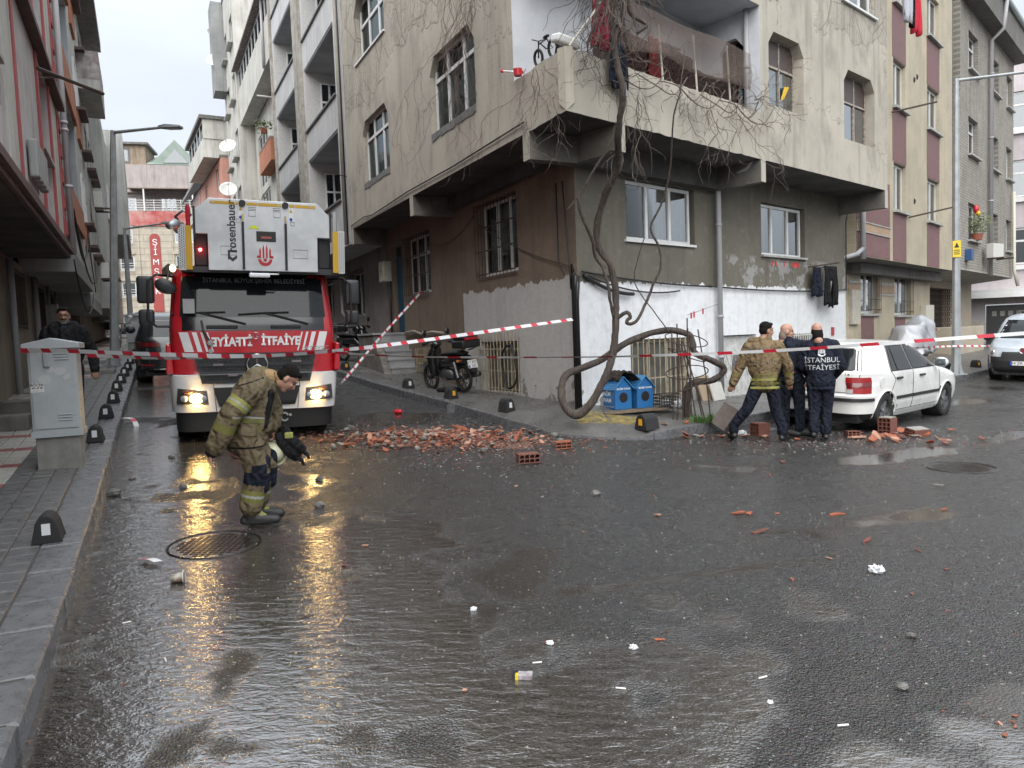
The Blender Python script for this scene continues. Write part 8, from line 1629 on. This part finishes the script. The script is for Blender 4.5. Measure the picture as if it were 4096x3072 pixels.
hang('hung_trousers', 'pair of dark trousers drying on the white wall by the drain pipe', 'trousers', FB, 8.98, 9.4, -.9, 2.45, 3.1, NAVY, .1, 3); hang('hung_trousers', 'second pair of dark tracksuit trousers drying beside the first', 'trousers', FB, 9.42, 10.1, -.85, 2.2, 3.14, BLKC, .0, 4, True)
m = MB(); m.tube([FB.P(8.85, -.95, 3.1), FB.P(10.3, -.9, 3.25)], .018, 6); m.tube([FB.P(9.6, -1.1, 3.1), FB.P(9.6, -.85, 3.14)], .012, 5); tag(m.build('drying_rail', IRON), 'thin metal drying rail carrying the dark trousers', 'rail')
for k, (a, b, z0, z1, mt, lb) in enumerate(((10.95, 11.35, 8.75, 10.4, M('grey_garment', (.4, .41, .46), .9), 'pale grey garment hanging high at the right end of the beige block'), (11.33, 11.5, 8.7, 10.4, BLKC, 'black garment hanging between the grey and the red one'), (11.5, 11.95, 8.62, 10.4, M('red_garment', (.45, .02, .04), .9), 'bright red garment hanging high on the washing line'))): hang('hung_garment', lb, 'garment', FB, a, b, .35, z0, z1, mt, .05, 3)
hang('hung_blanket', 'dark brown blanket drying along the corner balcony', 'blanket', FB, 1.7, 3.6, -.35, 5.5, 6.45, cloth('maroon_brown_cloth', (.05, .028, .024), (.035, .02, .018)), 0, 6); hang('hung_cloth', 'dark red cloth drying on the corner balcony between poles', 'cloth', FB, 2.25, 2.6, -.28, 5.6, 6.5, cloth('dark_red_cloth', (.16, .02, .02), (.11, .015, .016)), 0, 2); hang('hung_cloth', 'dark brown cloth drying at the right end of the balcony', 'cloth', FB, 3.5, 4.9, -.4, 5.4, 6.3, cloth('umber_cloth', (.045, .03, .025), (.03, .02, .017)), 0, 4)
hang('hung_shirt', 'crimson shirt hung behind the vine trunk', 'shirt', FB, .72, 1.1, -.1, 5.95, 6.75, cloth('crimson_cloth', (.2, .015, .03), (.14, .012, .025)), 0, 2); hang('hung_jacket', 'dark blue jacket hanging over the parapet beside the vine', 'jacket', FB, .82, 1.18, .1, 5.35, 6.0, NAVY, -.15, 2)
hang('shade_net', 'sagging brown shade net strung along the balcony poles', 'net', FB, 1.3, 4.9, .0, 6.05, 6.72, M('shade_net_brown', (.16, .12, .1), .9, alpha=.3), 0, 2)
for k, (s_, z1) in enumerate(((2.2, 6.58), (3.14, 6.64), (4.15, 6.7))): m = MB(); m.tube([FB.P(s_ + .12, -.06, 5.7), FB.P(s_, -.04, z1)], .017, 7); tag(m.build('balcony_pole', M('pole_ivory', (.5, .47, .4), .5)), '%s upright pale pole on the balcony parapet counting from the vine' % ords[k].replace('nearest', 'first'), 'pole', 'balcony poles')
m = MB(); m.tube([FB.P(.12, -.02, 5.78), FB.P(.95, .02, 6.72)], .016, 7); tag(m.build('broom_handle', M('pole_ivory', (.5, .47, .4))), 'long pale pole leaning diagonally against the vine on the balcony corner', 'pole')
m = MB(); m.cyl(FB.P(1.1, .12, 5.22), FB.P(1.1, .12, 5.42), .06, 12, .05); tag(m.build('tin_can', STEEL), 'battered tin can hanging on the vine trunk', 'can')
# child bicycle and toys on the balcony corner
kb_ = thing('child_bicycle', 'small black child bicycle lying on the balcony corner parapet', 'bicycle', (*FA.P(.62, -.08, 0)[:2], ZR + .02), 0); kb_.scale = (.75,) * 3; kb_.rotation_euler = (0, R(-10), math.atan2(FA.u[1], FA.u[0]) - math.pi / 2)
for y_, r_ in ((.28, .15), (-.28, .15)): m = MB(); m.tube([(0, y_ + r_ * math.cos(a), r_ + r_ * math.sin(a)) for a in np.linspace(0, 2 * math.pi, 20, endpoint=False)], .028, 7, closed=True); m.build('wheel', TYRE, kb_)
m = MB(); m.tube([(0, .28, .15), (0, .18, .42), (0, -.05, .22), (0, -.28, .15), (0, -.12, .38), (0, .18, .38)], .016, 6); m.tube([(-.16, .14, .46), (0, .18, .44), (.16, .14, .46)], .012, 5); m.build('frame', BKP, kb_); m = MB(); m.ball((0, -.12, .42), (.05, .1, .03), 10, 6); m.build('saddle', SEATB, kb_)
m = MB(); m.ball((0, 0, .16), (.16, .12, .2), 12, 8); o = m.build('toy_bag', cloth('charcoal_bag', (.03, .03, .033), (.02, .02, .022))); o.location = (*FA.P(.45, -.3, 0)[:2], ZR - .05); tag(o, 'dark bag behind the child bicycle on the balcony', 'bag')
tq = thing('toy_mop', 'red and white plastic toy sticking out over the balcony edge', 'toy', (*FA.P(1.3, .0, 0)[:2], ZR), 0, world=True); RDP = M('toy_red', (.5, .02, .03), .35); m = MB(); m.tube([FA.P(1.25, .0, ZR + .06), FA.P(1.62, .15, ZR + .18)], .014, 6); m.tube([FA.P(1.45, .08, ZR + .12), FA.P(1.2, .12, ZR + .02)], .012, 6); m.build('stick', WHITE, tq)
m = MB(); m.cyl(FA.P(1.16, .12, ZR - .04), FA.P(1.16, .12, ZR + .06), .06, 14, .07); m.build('cup', RDP, tq); m = MB(); m.ball(FA.P(1.62, .15, ZR + .18), .03, 8, 6); m.ball(FA.P(1.25, 0, ZR + .06), .03, 8, 6); m.build('knobs', RDP, tq)
m = MB(); m.box(-.22, .22, -.1, .1, 0, .12); o = m.build('plastic_basin', WHITE, None, bevel=.03); o.location = (*FA.P(.25, -.18, 0)[:2], ZR + .12); o.rotation_euler = (.2, .1, .6); tag(o, 'white plastic basin on the balcony corner behind the parapet', 'basin')
# clothes pegs on a thin line by the rods
pg = thing('peg_line', 'thin washing line with red pegs between the rods and the drain pipe', 'washing line', FB.P(4, -.8, 1.9), 0, world=True); a_, b_ = Vector((2.9, 12.1, 2.0)), Vector(FB.P(5.2, -.98, 2.25)); m = MB(); m.tube([a_, b_], .004, 4); m.build('line', CABLE, pg)
for t_ in (.1, .18, .45): p = a_.lerp(b_, t_); m = MB(); m.box(p.x - .012, p.x + .012, p.y - .01, p.y + .01, p.z - .08, p.z + .02); m.build('peg', RDP, pg)
pg2 = thing('peg_line', 'row of red pegs below the right ground floor window', 'washing line', FB.P(8, -.95, 3.1), 0, world=True); m = MB(); m.tube([FB.P(7.0, -.95, 3.16), FB.P(9.0, -.95, 3.16)], .004, 4); m.build('line', CABLE, pg2)
for t_ in (7.25, 7.4, 7.75, 8.1, 8.2, 8.3, 8.4): p = FB.P(t_, -.95, 3.12); m = MB(); m.box(p[0] - .012, p[0] + .012, p[1] - .01, p[1] + .01, p[2] - .05, p[2] + .05); m.build('peg', RDP, pg2)
# flower pot on the brick block sill
fp = thing('flower_pot', 'terracotta pot with bushy green plant and red yellow flowers on the brick block sill', 'plant', FBB.P(13.4, .12, 4.76), 0, world=True); p = FBB.P(13.4, .12, 4.76); m = MB(); m.cyl(p, (p[0], p[1], p[2] + .24), .16, 14, .21); m.build('pot', M('terracotta', (.3, .1, .06), .8), fp)
m = MB()
for k in range(420):
    d = Vector((rnd.gauss(0, 1), rnd.gauss(0, 1), rnd.gauss(0, 1))).normalized() * rnd.random() ** .4; c = Vector(p) + Vector((d.x * .5, d.y * .5, .62 + d.z * .42)); a = Vector((rnd.gauss(0, 1), rnd.gauss(0, 1), rnd.gauss(0, 1))).normalized() * .06; b = a.orthogonal().normalized() * .03; m.add([c - a, c + b, c + a, c - b], [[0, 1, 2, 3]])
m.build('foliage', M('pot_leaf', (.12, .14, .05), .6, col2=(.07, .1, .03), vs=7), fp)['kind'] = 'stuff'; m = MB(); m.ball((p[0] - .1, p[1] - .1, p[2] + 1.15), (.1, .1, .16), 8, 6); m.build('red_bloom', RDP, fp); m = MB(); m.ball((p[0] - .05, p[1] - .15, p[2] + .98), (.08, .08, .1), 8, 6); m.build('yellow_bloom', M('bloom_yellow', (.7, .4, .02), .6), fp)
for k, (b_, s_, z_) in enumerate(((FG3, 4.5, 7.98), (FG3, 2.9, 11.1))):
    p = b_.P(s_, .0, z_ + .03); o = thing('flower_pot', ('small terracotta pot on the cream block parapet above the truck', 'leafy pot high on the cream block balcony')[k], 'plant', p, 0, world=True); m = MB(); m.cyl(p, (p[0], p[1], p[2] + .22), .12, 12, .16); m.build('pot', M('terracotta', (.3, .1, .06)), o); m = MB()
    for j in range(120): d = Vector((rnd.gauss(0, .2), rnd.gauss(0, .2), abs(rnd.gauss(.35, .12)))); c = Vector(p) + d; a = Vector((rnd.gauss(0, 1), rnd.gauss(0, 1), rnd.gauss(0, 1))).normalized() * .06; b = a.orthogonal() * .5; m.add([c - a, c + b, c + a, c - b], [[0, 1, 2, 3]])
    m.build('foliage', M('pot_leaf', (.12, .14, .05)), o)['kind'] = 'stuff'
# ================================================================ RUBBLE AND LITTER
dr = random.Random(5)
BRK1 = M('brick_orange', (.34, .105, .05), .6, col2=(.22, .07, .04), vs=12, bump=.35, bs=50, dirt=.25); BRK2 = M('brick_rust', (.18, .066, .046), .7, col2=(.14, .055, .042), vs=12, bump=.35, bs=50, dirt=.3); BRK3 = M('brick_pale', (.45, .24, .16), .8, col2=(.34, .2, .15), vs=14, bump=.3, bs=50); MRT = M('mortar_chunk', (.3, .285, .26), .9, col2=(.2, .19, .175), vs=16, bump=.6, bs=60); WETC = M('wet_concrete_chunk', (.1, .098, .09), .5, col2=(.15, .145, .135), vs=14, bump=.5, bs=60)
def shard(seed, L, W, T, grooves):
    q = random.Random(seed); n = q.choice((4, 5, 5, 6)); pts = []
    for i in range(n): a = 2 * math.pi * (i + q.uniform(-.3, .3)) / n; pts.append((L * .5 * math.cos(a) * q.uniform(.75, 1.15), W * .5 * math.sin(a) * q.uniform(.7, 1.2)))
    m = MB(); tl = q.uniform(-.2, .2); m.prism(pts, lambda a, b, d: (a, b, d * (1 + tl * a / L)), 0, T)
    if grooves:
        for k in range(3): y = (k - 1) * W * .22; m.box(-L * .3, L * .3, y - W * .05, y + W * .05, T, T * 1.18)
    return m
SH = [shard(k, dr.uniform(.10, .22), dr.uniform(.06, .13), dr.uniform(.010, .022), k % 2).me('shard', (BRK1, BRK3, BRK2, BRK1, MRT)[k % 5]) for k in range(14)]
SL = [shard(50 + k, dr.uniform(.2, .34), dr.uniform(.05, .09), .014, True).me('shard', (BRK1, BRK2)[k % 2]) for k in range(4)]
def rock(seed, r, mat):
    q = random.Random(seed); m = MB(); rg = []
    for i in range(6):
        t_ = math.pi * min(.96, max(.04, i / 5)); rg.append([(r * math.sin(t_) * math.cos(a) * q.uniform(.75, 1.2), r * .8 * math.sin(t_) * math.sin(a) * q.uniform(.75, 1.2), r * .62 * math.cos(t_) * q.uniform(.8, 1.1)) for a in np.linspace(0, 2 * math.pi, 7, endpoint=False)])
    m.rings(rg); return m.me('chunk', mat)
RK = [rock(k, .045, (WETC, WETC, MRT)[k % 3]) for k in range(6)]
def drop(me, x, y, z, sc_, name, label, cat, grp, tilt=.4):
    o = bpy.data.objects.new(name, me); COL.objects.link(o); o.location = (x, y, z); o.rotation_euler = (dr.gauss(0, tilt), dr.gauss(0, tilt), dr.uniform(0, 6.28)); o.scale = (sc_ * dr.uniform(.8, 1.2), sc_ * dr.uniform(.8, 1.2), sc_ * dr.uniform(.8, 1.3)); tag(o, label, cat, grp); return o
def heap(x, y): return .075 * math.exp(-(((x + 1.15 - .1 * (y - 11.2)) / .95) ** 2 + ((y - 11.05) / .55) ** 2)) + .05 * math.exp(-(((x - .0) / .35) ** 2 + ((y - 10.6) / .3) ** 2))
# a low mound of crushed brick under the pieces
m = MB(); n_ = 50
m.grid(lambda u, v: ((-3.0 + 3.5 * u), (9.9 + 2.5 * v), gz(-3.0 + 3.5 * u, 9.9 + 2.5 * v) + heap(-3 + 3.5 * u, 9.9 + 2.5 * v) * (.8 + .5 * mnoise.noise((u * 17, v * 14, 0))) - .022 + .015 * mnoise.noise((u * 30, v * 25, 3))), 70, 50)
o = m.build('brick_dust', M('crushed_brick_dust', (.15, .065, .045), .8, col2=(.09, .06, .05), vs=9, bump=.8, bs=40, speck=((.35, .2, .14), 40, .6), world=True)); tag(o, 'low mound of crushed brick dust under the rubble pile', 'rubble', kind='stuff')
GP = 'brick fragments of the rubble pile'
for k in range(185):
    x = dr.gauss(-1.12, .9); y = 11.02 + dr.gauss(0, .44) + .1 * (x + 1.1)
    if not (-2.95 < x < .45): continue
    i = dr.randrange(14); drop(SH[i], x, y, gz(x, y) + heap(x, y) + dr.uniform(0, .035), dr.uniform(.35, .95), 'brick_fragment', '%s brick fragment in the %s of the rubble pile' % (('orange', 'pinkish', 'dark rust', 'orange', 'pale grey')[i % 5], 'left third' if x < -1.6 else 'middle' if x < -.7 else 'right third'), 'brick fragment', GP, .35)
for k in range(42):
    x = dr.gauss(-1.1, 1.0); y = 11.0 + dr.gauss(0, .5); drop(dr.choice(RK), x, y, gz(x, y) + heap(x, y) + .02, dr.uniform(.5, 1.3), 'mortar_chunk', 'grey mortar chunk mixed into the brick rubble pile', 'mortar chunk', 'mortar chunks of the rubble pile', .5)
for x, y, s_, tl in ((-.85, 11.55, 2.2, .9), (-.3, 11.2, 1.9, .3), (.05, 10.75, 2.0, 1.0), (-1.9, 11.5, 1.8, .4), (-2.3, 10.3, 1.7, .25), (-.55, 10.5, 1.7, .3)):
    drop(dr.choice(SL), x, y, gz(x, y) + heap(x, y) + .05, s_ * .62, 'brick_fragment', 'large long ribbed brick slab standing out of the rubble pile', 'brick fragment', GP, tl * .5)
# rubble by the white car
GC = 'brick fragments behind the white car'
for k in range(42):
    x = dr.gauss(5.75, .5); y = dr.gauss(11.15, .35); 
    if (x - 6.0) ** 2 + (y - 11.97) ** 2 < .15: continue
    drop(dr.choice(SH), x, y, gz(x, y) + .012 + dr.uniform(0, .03), dr.uniform(.55, 1.3), 'brick_fragment', 'broken brick fragment scattered behind the white car wheel', 'brick fragment', GC, .25)
for k in range(22):
    x = dr.gauss(3.4, .5); y = dr.gauss(11.5, .25); drop(dr.choice(SH), x, y, max(gz(x, y), rpz(x, y) if (Vector((x, y)) - Vector(FB.o)).dot(Vector(FB.n)) < .45 else 0) + .015, dr.uniform(.5, 1.0), 'brick_fragment', 'small brick fragment on the kerb by the vine foot', 'brick fragment', 'brick fragments at the vine kerb', .3)
# hollow bricks: outer box with cells really cut through
def hollow(L, W, H, nx, nz, mat, name, label, loc, rot, parent=None):
    o = thing(name, label, 'brick', loc); o.rotation_euler = rot; t_ = .011; m = MB()   # cells run along x, seen on the ±x faces: grid in y,z
    for i in range(nx + 1): y = -W / 2 + i * W / nx; m.box(-L / 2, L / 2, y - t_ / 2, y + t_ / 2, 0, H)
    m.build('webs', mat, o); m = MB()
    for j in range(nz + 1): z = j * H / nz; m.box(-L / 2 + .001, L / 2 - .001, -W / 2 - t_ / 2 + .001, W / 2 + t_ / 2 - .001, z - t_ / 2, z + t_ / 2)
    m.build('decks', mat, o)
    if 'mortar' in label: m = MB(); m.box(-L / 2 * .95, L / 2 * .9, -W / 2 * .95, W / 2 * .9, H + .004, H + .02); m.build('mortar_bed', MRT, o, bevel=.006)
    return o
GRB = M('grey_hollow_brick', (.17, .14, .125), .85, col2=(.12, .1, .09), vs=10, bump=.3, bs=50)
def hb_(x, y): return gz(x, y) + .008
hollow(.19, .27, .11, 4, 2, BRK2, 'hollow_brick', 'broken hollow brick on the road, nearest to us below the rubble pile', (.17, 9.5, hb_(.17, 9.5)), (0, 0, R(-78))); hollow(.17, .22, .09, 3, 2, BRK1, 'hollow_brick', 'flat orange hollow brick lying between the pile and the corner kerb', (.7, 10.45, hb_(.7, 10.45)), (.05, 0, R(-88)))
hollow(.27, .20, .38, 4, 6, GRB, 'hollow_brick', 'large grey hollow block tilted against the corner kerb', (3.3, 11.75, hb_(3.3, 11.75) + .08), (R(-20), R(28), R(-50))); hollow(.22, .2, .19, 3, 3, BRK2, 'hollow_brick', 'upright red hollow brick at the striding firefighter feet', (3.85, 11.5, hb_(3.85, 11.5)), (0, 0, R(20))); hollow(.2, .19, .25, 3, 4, BRK2, 'hollow_brick', 'half hollow brick with mortar on top behind the white car wheel', (5.82, 11.45, hb_(5.82, 11.45)), (R(0), R(0), R(35)))
hollow(.3, .2, .09, 4, 2, BRK2, 'hollow_brick', 'second hollow brick slab right of the one with mortar behind the car', (6.2, 11.3, hb_(6.2, 11.3)), (R(8), 0, R(15))); hollow(.25, .17, .08, 3, 2, BRK2, 'hollow_brick', 'flat broken hollow brick between the navy officer and the wheel', (5.2, 11.3, hb_(5.2, 11.3)), (0, R(6), R(80)))
hollow(.22, .19, .09, 3, 2, BRK2, 'hollow_brick', 'reddish hollow brick half hidden behind the bending firefighter', (-3.62, 9.7, hb_(-3.62, 9.7)), (R(10), R(12), R(40)))
# loose pieces on the road
GS = 'scattered brick fragments on the wet road'
for k, (x, y, s_, lb) in enumerate(((2.11, 6.9, 1.0, 'orange brick fragment cluster left of the right puddle'), (2.81, 5.86, 1.3, 'long orange brick sliver just below the right puddle'), (2.94, 6.7, 1.1, 'orange brick sliver floating in the right puddle'), (2.06, 6.22, 1.3, 'thin orange sliver at the left tip of the right puddle'), (4.49, 7.78, 1.0, 'dark brick fragment below the right manhole'), (3.96, 6.76, .9, 'small brown fragment right of the right puddle'), (1.33, 6.9, .8, 'small orange fragment alone in mid road'), (3.42, 9.37, 1.3, 'flat orange slab fragment below the striding firefighter'), (2.99, 8.59, .6, 'tiny orange fragment below the flat orange slab'), (3.05, 5.55, .7, 'oval orange fragment right of the long sliver'))):
    for j in range(3 if 'cluster' in lb else 1): drop(SL[k % 4] if 'liver' in lb or 'slab' in lb else SH[k], x + dr.uniform(-.08, .08) * j, y + dr.uniform(-.06, .06) * j, gz(x, y) + .008, s_ * .62, 'brick_fragment', lb, 'brick fragment', GS, .08)
for k in range(18):
    x = dr.uniform(-1.5, 4.8); y = dr.uniform(3.2, 10); drop(dr.choice(SH), x, y, gz(x, y) + .006, dr.uniform(.2, .42), 'brick_fragment', 'tiny brick chip scattered on the wet road', 'brick fragment', 'tiny brick chips on the road', .1)
for k in range(10): x, y = 2.02 + dr.gauss(0, .09), 3.1 + dr.gauss(0, .16); drop(dr.choice(SH), x, y, gz(x, y) + .004, dr.uniform(.12, .22), 'brick_fragment', 'tiny brick chip in the trail at bottom right', 'brick fragment', 'tiny brick chips at bottom right', .1)
for x, y, s_, lb in ((.85, 7.81, 1.7, 'angular grey stone alone in the middle of the road'), (1.81, 3.44, 1.0, 'brown mortar lump in the right foreground'), (2.17, 4.02, .8, 'small pale stone behind the brown lump in the right foreground'), (-4.26, 7.76, 2.0, 'dark slab lump against the left kerb'), (-3.67, 8.08, 1.4, 'dark clod in the left gutter stream'), (-4.46, 9.55, 1.2, 'clod of mortar in the gutter left of the truck wheel'), (-2.27, 8.48, 1.3, 'grey mortar lump right of the bending firefighter'), (-1.99, 7.39, 1.6, 'flat grey mortar slab right of the bending firefighter boots'), (-.42, 10.1, 2.4, 'flat grey concrete slab at the front edge of the pile'), (.62, 11.35, 2.0, 'pale broken slab leaning on the corner kerb'), (-4.41, 8.44, .9, 'small lump in the gutter behind the dark clod')):
    drop(RK[int(s_ * 10) % 2], x, y, gz(x, y) + .012 * s_, s_ * .85, 'stone', lb, 'stone', 'loose stones on the road', .2)
m = MB()
for k in range(900):
    x, y = dr.gauss(-1.1, .95), dr.gauss(11.0, .42); z_ = gz(x, y) + heap(x, y) + .004; L, W_ = dr.uniform(.02, .06), dr.uniform(.012, .03); a, tl = dr.uniform(0, 6.28), dr.gauss(0, .3); m.k = dr.choice((0, 0, 1, 1, 2)); Rm = Matrix.Rotation(a, 3, 'Z') @ Matrix.Rotation(tl, 3, 'X'); m.obox((x, y, z_), (L, W_, .012), Rm)
o = m.build('brick_shards', [BRK1, BRK2, BRK3]); tag(o, 'carpet of small broken brick shards filling the rubble pile', 'rubble', kind='stuff')
# grit
m = MB()
for k in range(4200):
    if k < 1900: x, y = dr.gauss(-.9, 1.3), dr.gauss(10.8, .9)
    elif k < 2600: x, y = dr.gauss(4.6, 1.3), dr.gauss(11.0, .5)
    else: x, y = dr.uniform(-4, 6), dr.uniform(2.6, 11)
    r_ = dr.uniform(.006, .02) * (1 if k < 2600 else .55); z_ = gz(x, y) + (heap(x, y) if k < 1900 else 0); m.k = dr.choice((0, 0, 1, 2, 2)) if k < 2600 else dr.choice((0, 1, 1, 2, 1))
    a = dr.uniform(0, 6.28); m.add([(x + r_ * math.cos(a), y + r_ * math.sin(a), z_), (x + r_ * math.cos(a + 2.2), y + r_ * math.sin(a + 2.2), z_), (x + r_ * math.cos(a + 4.1), y + r_ * math.sin(a + 4.1), z_), (x, y, z_ + r_ * .8)], [[0, 1, 3], [1, 2, 3], [2, 0, 3]])
o = m.build('grit', [BRK2, MRT, WETC]); tag(o, 'fine brick grit and plaster crumbs spread over the road', 'grit', kind='stuff')
m = MB()
for k in range(900):
    t_ = dr.random(); b_ = dr.random(); i = int(t_ * (len(KB) - 60)) + 28; i = min(len(KB) - 2, i); p = Vector(KB[i]).lerp(Vector(WLN[i]), b_); r_ = dr.uniform(.006, .02); m.add([(p.x + r_, p.y, p.z), (p.x - r_ * .6, p.y + r_, p.z), (p.x - r_ * .5, p.y - r_, p.z), (p.x, p.y, p.z + r_)], [[0, 1, 3], [1, 2, 3], [2, 0, 3]])
o = m.build('grit', [WETC]); tag(o, 'dark crumbs and dirt spread over the corner pavement', 'grit', kind='stuff')
# litter
cp = thing('cigarette_packet', 'crushed black and white cigarette packet lying in the foreground', 'cigarette packet', (0, 3.7, gz(0, 3.7)), R(-8)); m = MB(); m.box(-.05, .05, -.028, .028, 0, .024); m.build('carton', M('packet_print', (.4, .38, .4), .5, col2=(.18, .15, .16), vs=30), cp, bevel=.003); m = MB(); m.box(-.052, -.025, -.0285, .0285, -.001, .025); m.build('black_end', BLACK, cp); m = MB(); m.box(-.036, -.02, -.029, .0, .0, .0255); m.build('yellow_patch', M('packet_yellow', (.6, .45, .02), .5), cp)
def butt(x, y, a, lb, L=.05): m = MB(); m.tube([(-L / 2, 0, .005), (L / 2, 0, .005)], .0045, 7); o = m.build('cigarette_butt', M('paper_butt', (.65, .64, .6), .8)); o.location = (x, y, gz(x, y)); o.rotation_euler[2] = a; tag(o, lb, 'cigarette butt', 'cigarette butts')
for x, y, a, lb in ((.08, 3.86, .1, 'white cigarette butt just behind the crushed packet'), (.48, 3.54, -.3, 'white cigarette butt right of the crushed packet'), (1.2, 3.6, .4, 'cigarette butt further right in the foreground'), (1.39, 3.13, .1, 'cigarette butt among the bottom right brick chips'), (-2.0, 4.05, -1.0, 'cigarette butt in the stream at lower left'), (-2.5, 4.6, .5, 'cigarette butt near the left kerb')): butt(x, y, a, lb)
for k, (x, y, r_, lb) in enumerate(((.62, 4.0, .022, 'scrap of clear film in mid foreground'), (.16, 4.1, .02, 'scrap of tissue behind the crushed packet'), (2.52, 5.12, .05, 'white crumpled wrapper by the small puddle at right'), (1.15, 3.35, .013, 'white paper ball in the right foreground'), (-.3, 4.66, .022, 'white crumb of plaster in the middle of the road'), (3.6, 11.6, .07, 'white plastic scrap on the corner kerb'))): crumple(x, y, gz(x, y), r_, PLAS, 'litter_scrap', lb, 'litter', seed=k * 3.3)
crumple(-2.09, 13.4, gz(-2.09, 13.4), .075, M('red_plastic', (.5, .01, .02), .35), 'plastic_scrap', 'bright red plastic scrap on the road right of the truck', 'litter', seed=9)
cpo = thing('paper_cup', 'flattened paper cup with brown print in the stream', 'paper cup', (-2.5, 5.33, gz(-2.5, 5.33)), .2); m = MB(); m.cyl((-.05, 0, .03), (.04, 0, .04), .028, 14, .04); m.build('cup', M('cup_print', (.5, .5, .42), .6, col2=(.16, .06, .05), vs=14), cpo, smooth=True); m = MB(); m.tube([(.04, .042 * math.cos(a), .04 + .042 * math.sin(a)) for a in np.linspace(0, 2 * math.pi, 16, endpoint=False)], .004, 5, closed=True); m.build('rim', M('cup_white', (.6, .6, .55), .6), cpo)
# ================================================================ BARRIER TAPE
TW = M('tape_white', (.66, .67, .68), .4); TR = M('tape_red', (.5, .02, .04), .4)
def tape(name, label, pts, wd, pitch, sagd=0, tw0=0, parent=None):
    q = cr(pts, 10); L = [0]
    for a, b in zip(q[:-1], q[1:]): L.append(L[-1] + (b - a).length)
    tot = L[-1]; n_ = int(tot / .035)
    def at_(d):
        i = int(np.searchsorted(L, d)) - 1; i = max(0, min(len(q) - 2, i)); t_ = (d - L[i]) / max(1e-6, L[i + 1] - L[i]); return q[i].lerp(q[i + 1], t_), (q[i + 1] - q[i]).normalized()
    m = MB(); vs = []; 
    for i in range(n_ + 1):
        d = tot * i / n_; p, t_ = at_(d); a = tw0 + .5 * math.sin(d * .7) + .25 * math.sin(d * 2.3); up = Vector((0, 0, 1)); up = (up - t_ * up.dot(t_)).normalized(); s_ = t_.cross(up); e = up * math.cos(a) + s_ * math.sin(a); vs += [p - e * wd / 2 + t_ * wd * .18, p + e * wd / 2 - t_ * wd * .18]
    mi = [];  fs = []
    for i in range(n_): fs.append([2 * i, 2 * i + 2, 2 * i + 3, 2 * i + 1]); mi.append(1 if (tot * i / n_) % pitch < pitch * .34 else 0)
    m.add(vs, fs); m.m = mi; o = m.build(name, [TW, TR], parent, smooth=True); tag(o, label, 'barrier tape', 'red and white barrier tapes'); return o
tape('barrier_tape', 'upper red and white tape from the grey cabinet across the truck to the corner', [(-5.35, 8.1, 1.80), (-4.79, 8.05, 1.775), (-3.94, 8.6, 1.69), (-3.16, 9.3, 1.63), (-2.33, 9.9, 1.655), (-1.39, 11.0, 1.74), (1.02, 12.05, 2.0)], .052, .27, 0, .1)
tape('barrier_tape', 'second tape strand behind the cabinet joining the upper tape at the truck', [(-5.0, 8.75, 1.72), (-4.2, 8.9, 1.65), (-3.3, 9.2, 1.63)], .045, .25, 0, .3)
tape('barrier_tape', 'lower long tape passing before the vine, the men and the white car', [(-2.33, 9.85, 1.63), (-1.25, 9.8, 1.535), (.8, 9.4, 1.465), (1.76, 8.9, 1.465), (2.98, 8.0, 1.50), (4.72, 6.8, 1.61), (5.6, 6.2, 1.66)], .034, .5, 0, .5)
tape('barrier_tape', 'tape stretched from the barred window down to the truck bumper', [FA.P(8.4, -.86, 2.95), (-2.99, 17.0, 1.84), (-3.45, 15.5, 1.05), (-3.3, 14.0, .95)], .05, .27, 0, .2)
tape('barrier_tape', 'far tape from behind the white car to the silver van', [(7.9, 16.6, 1.18), (9.64, 18, 1.12), (12.3, 20.3, 1.05), (15.5, 22.2, .9)], .05, .4, 0, .1)
tape('barrier_tape', 'distant tape strand by the black door at right', [(12.9, 25, 1.62), (13.9, 24, 1.48)], .06, .4)
tape('barrier_tape', 'loose tape end lying over the left kerb', [(-6.95, 11.9, .62), (-6.5, 12.0, .66), (-6.15, 11.9, .66), (-6.0, 11.75, .5)], .07, .27, 0, 1.2)
tape('barrier_tape', 'wet scrap of tape lying in the stream', [(-3.0, 5.78, .1), (-2.9, 5.75, .11), (-2.82, 5.7, .1)], .06, .2, 0, 1.4)
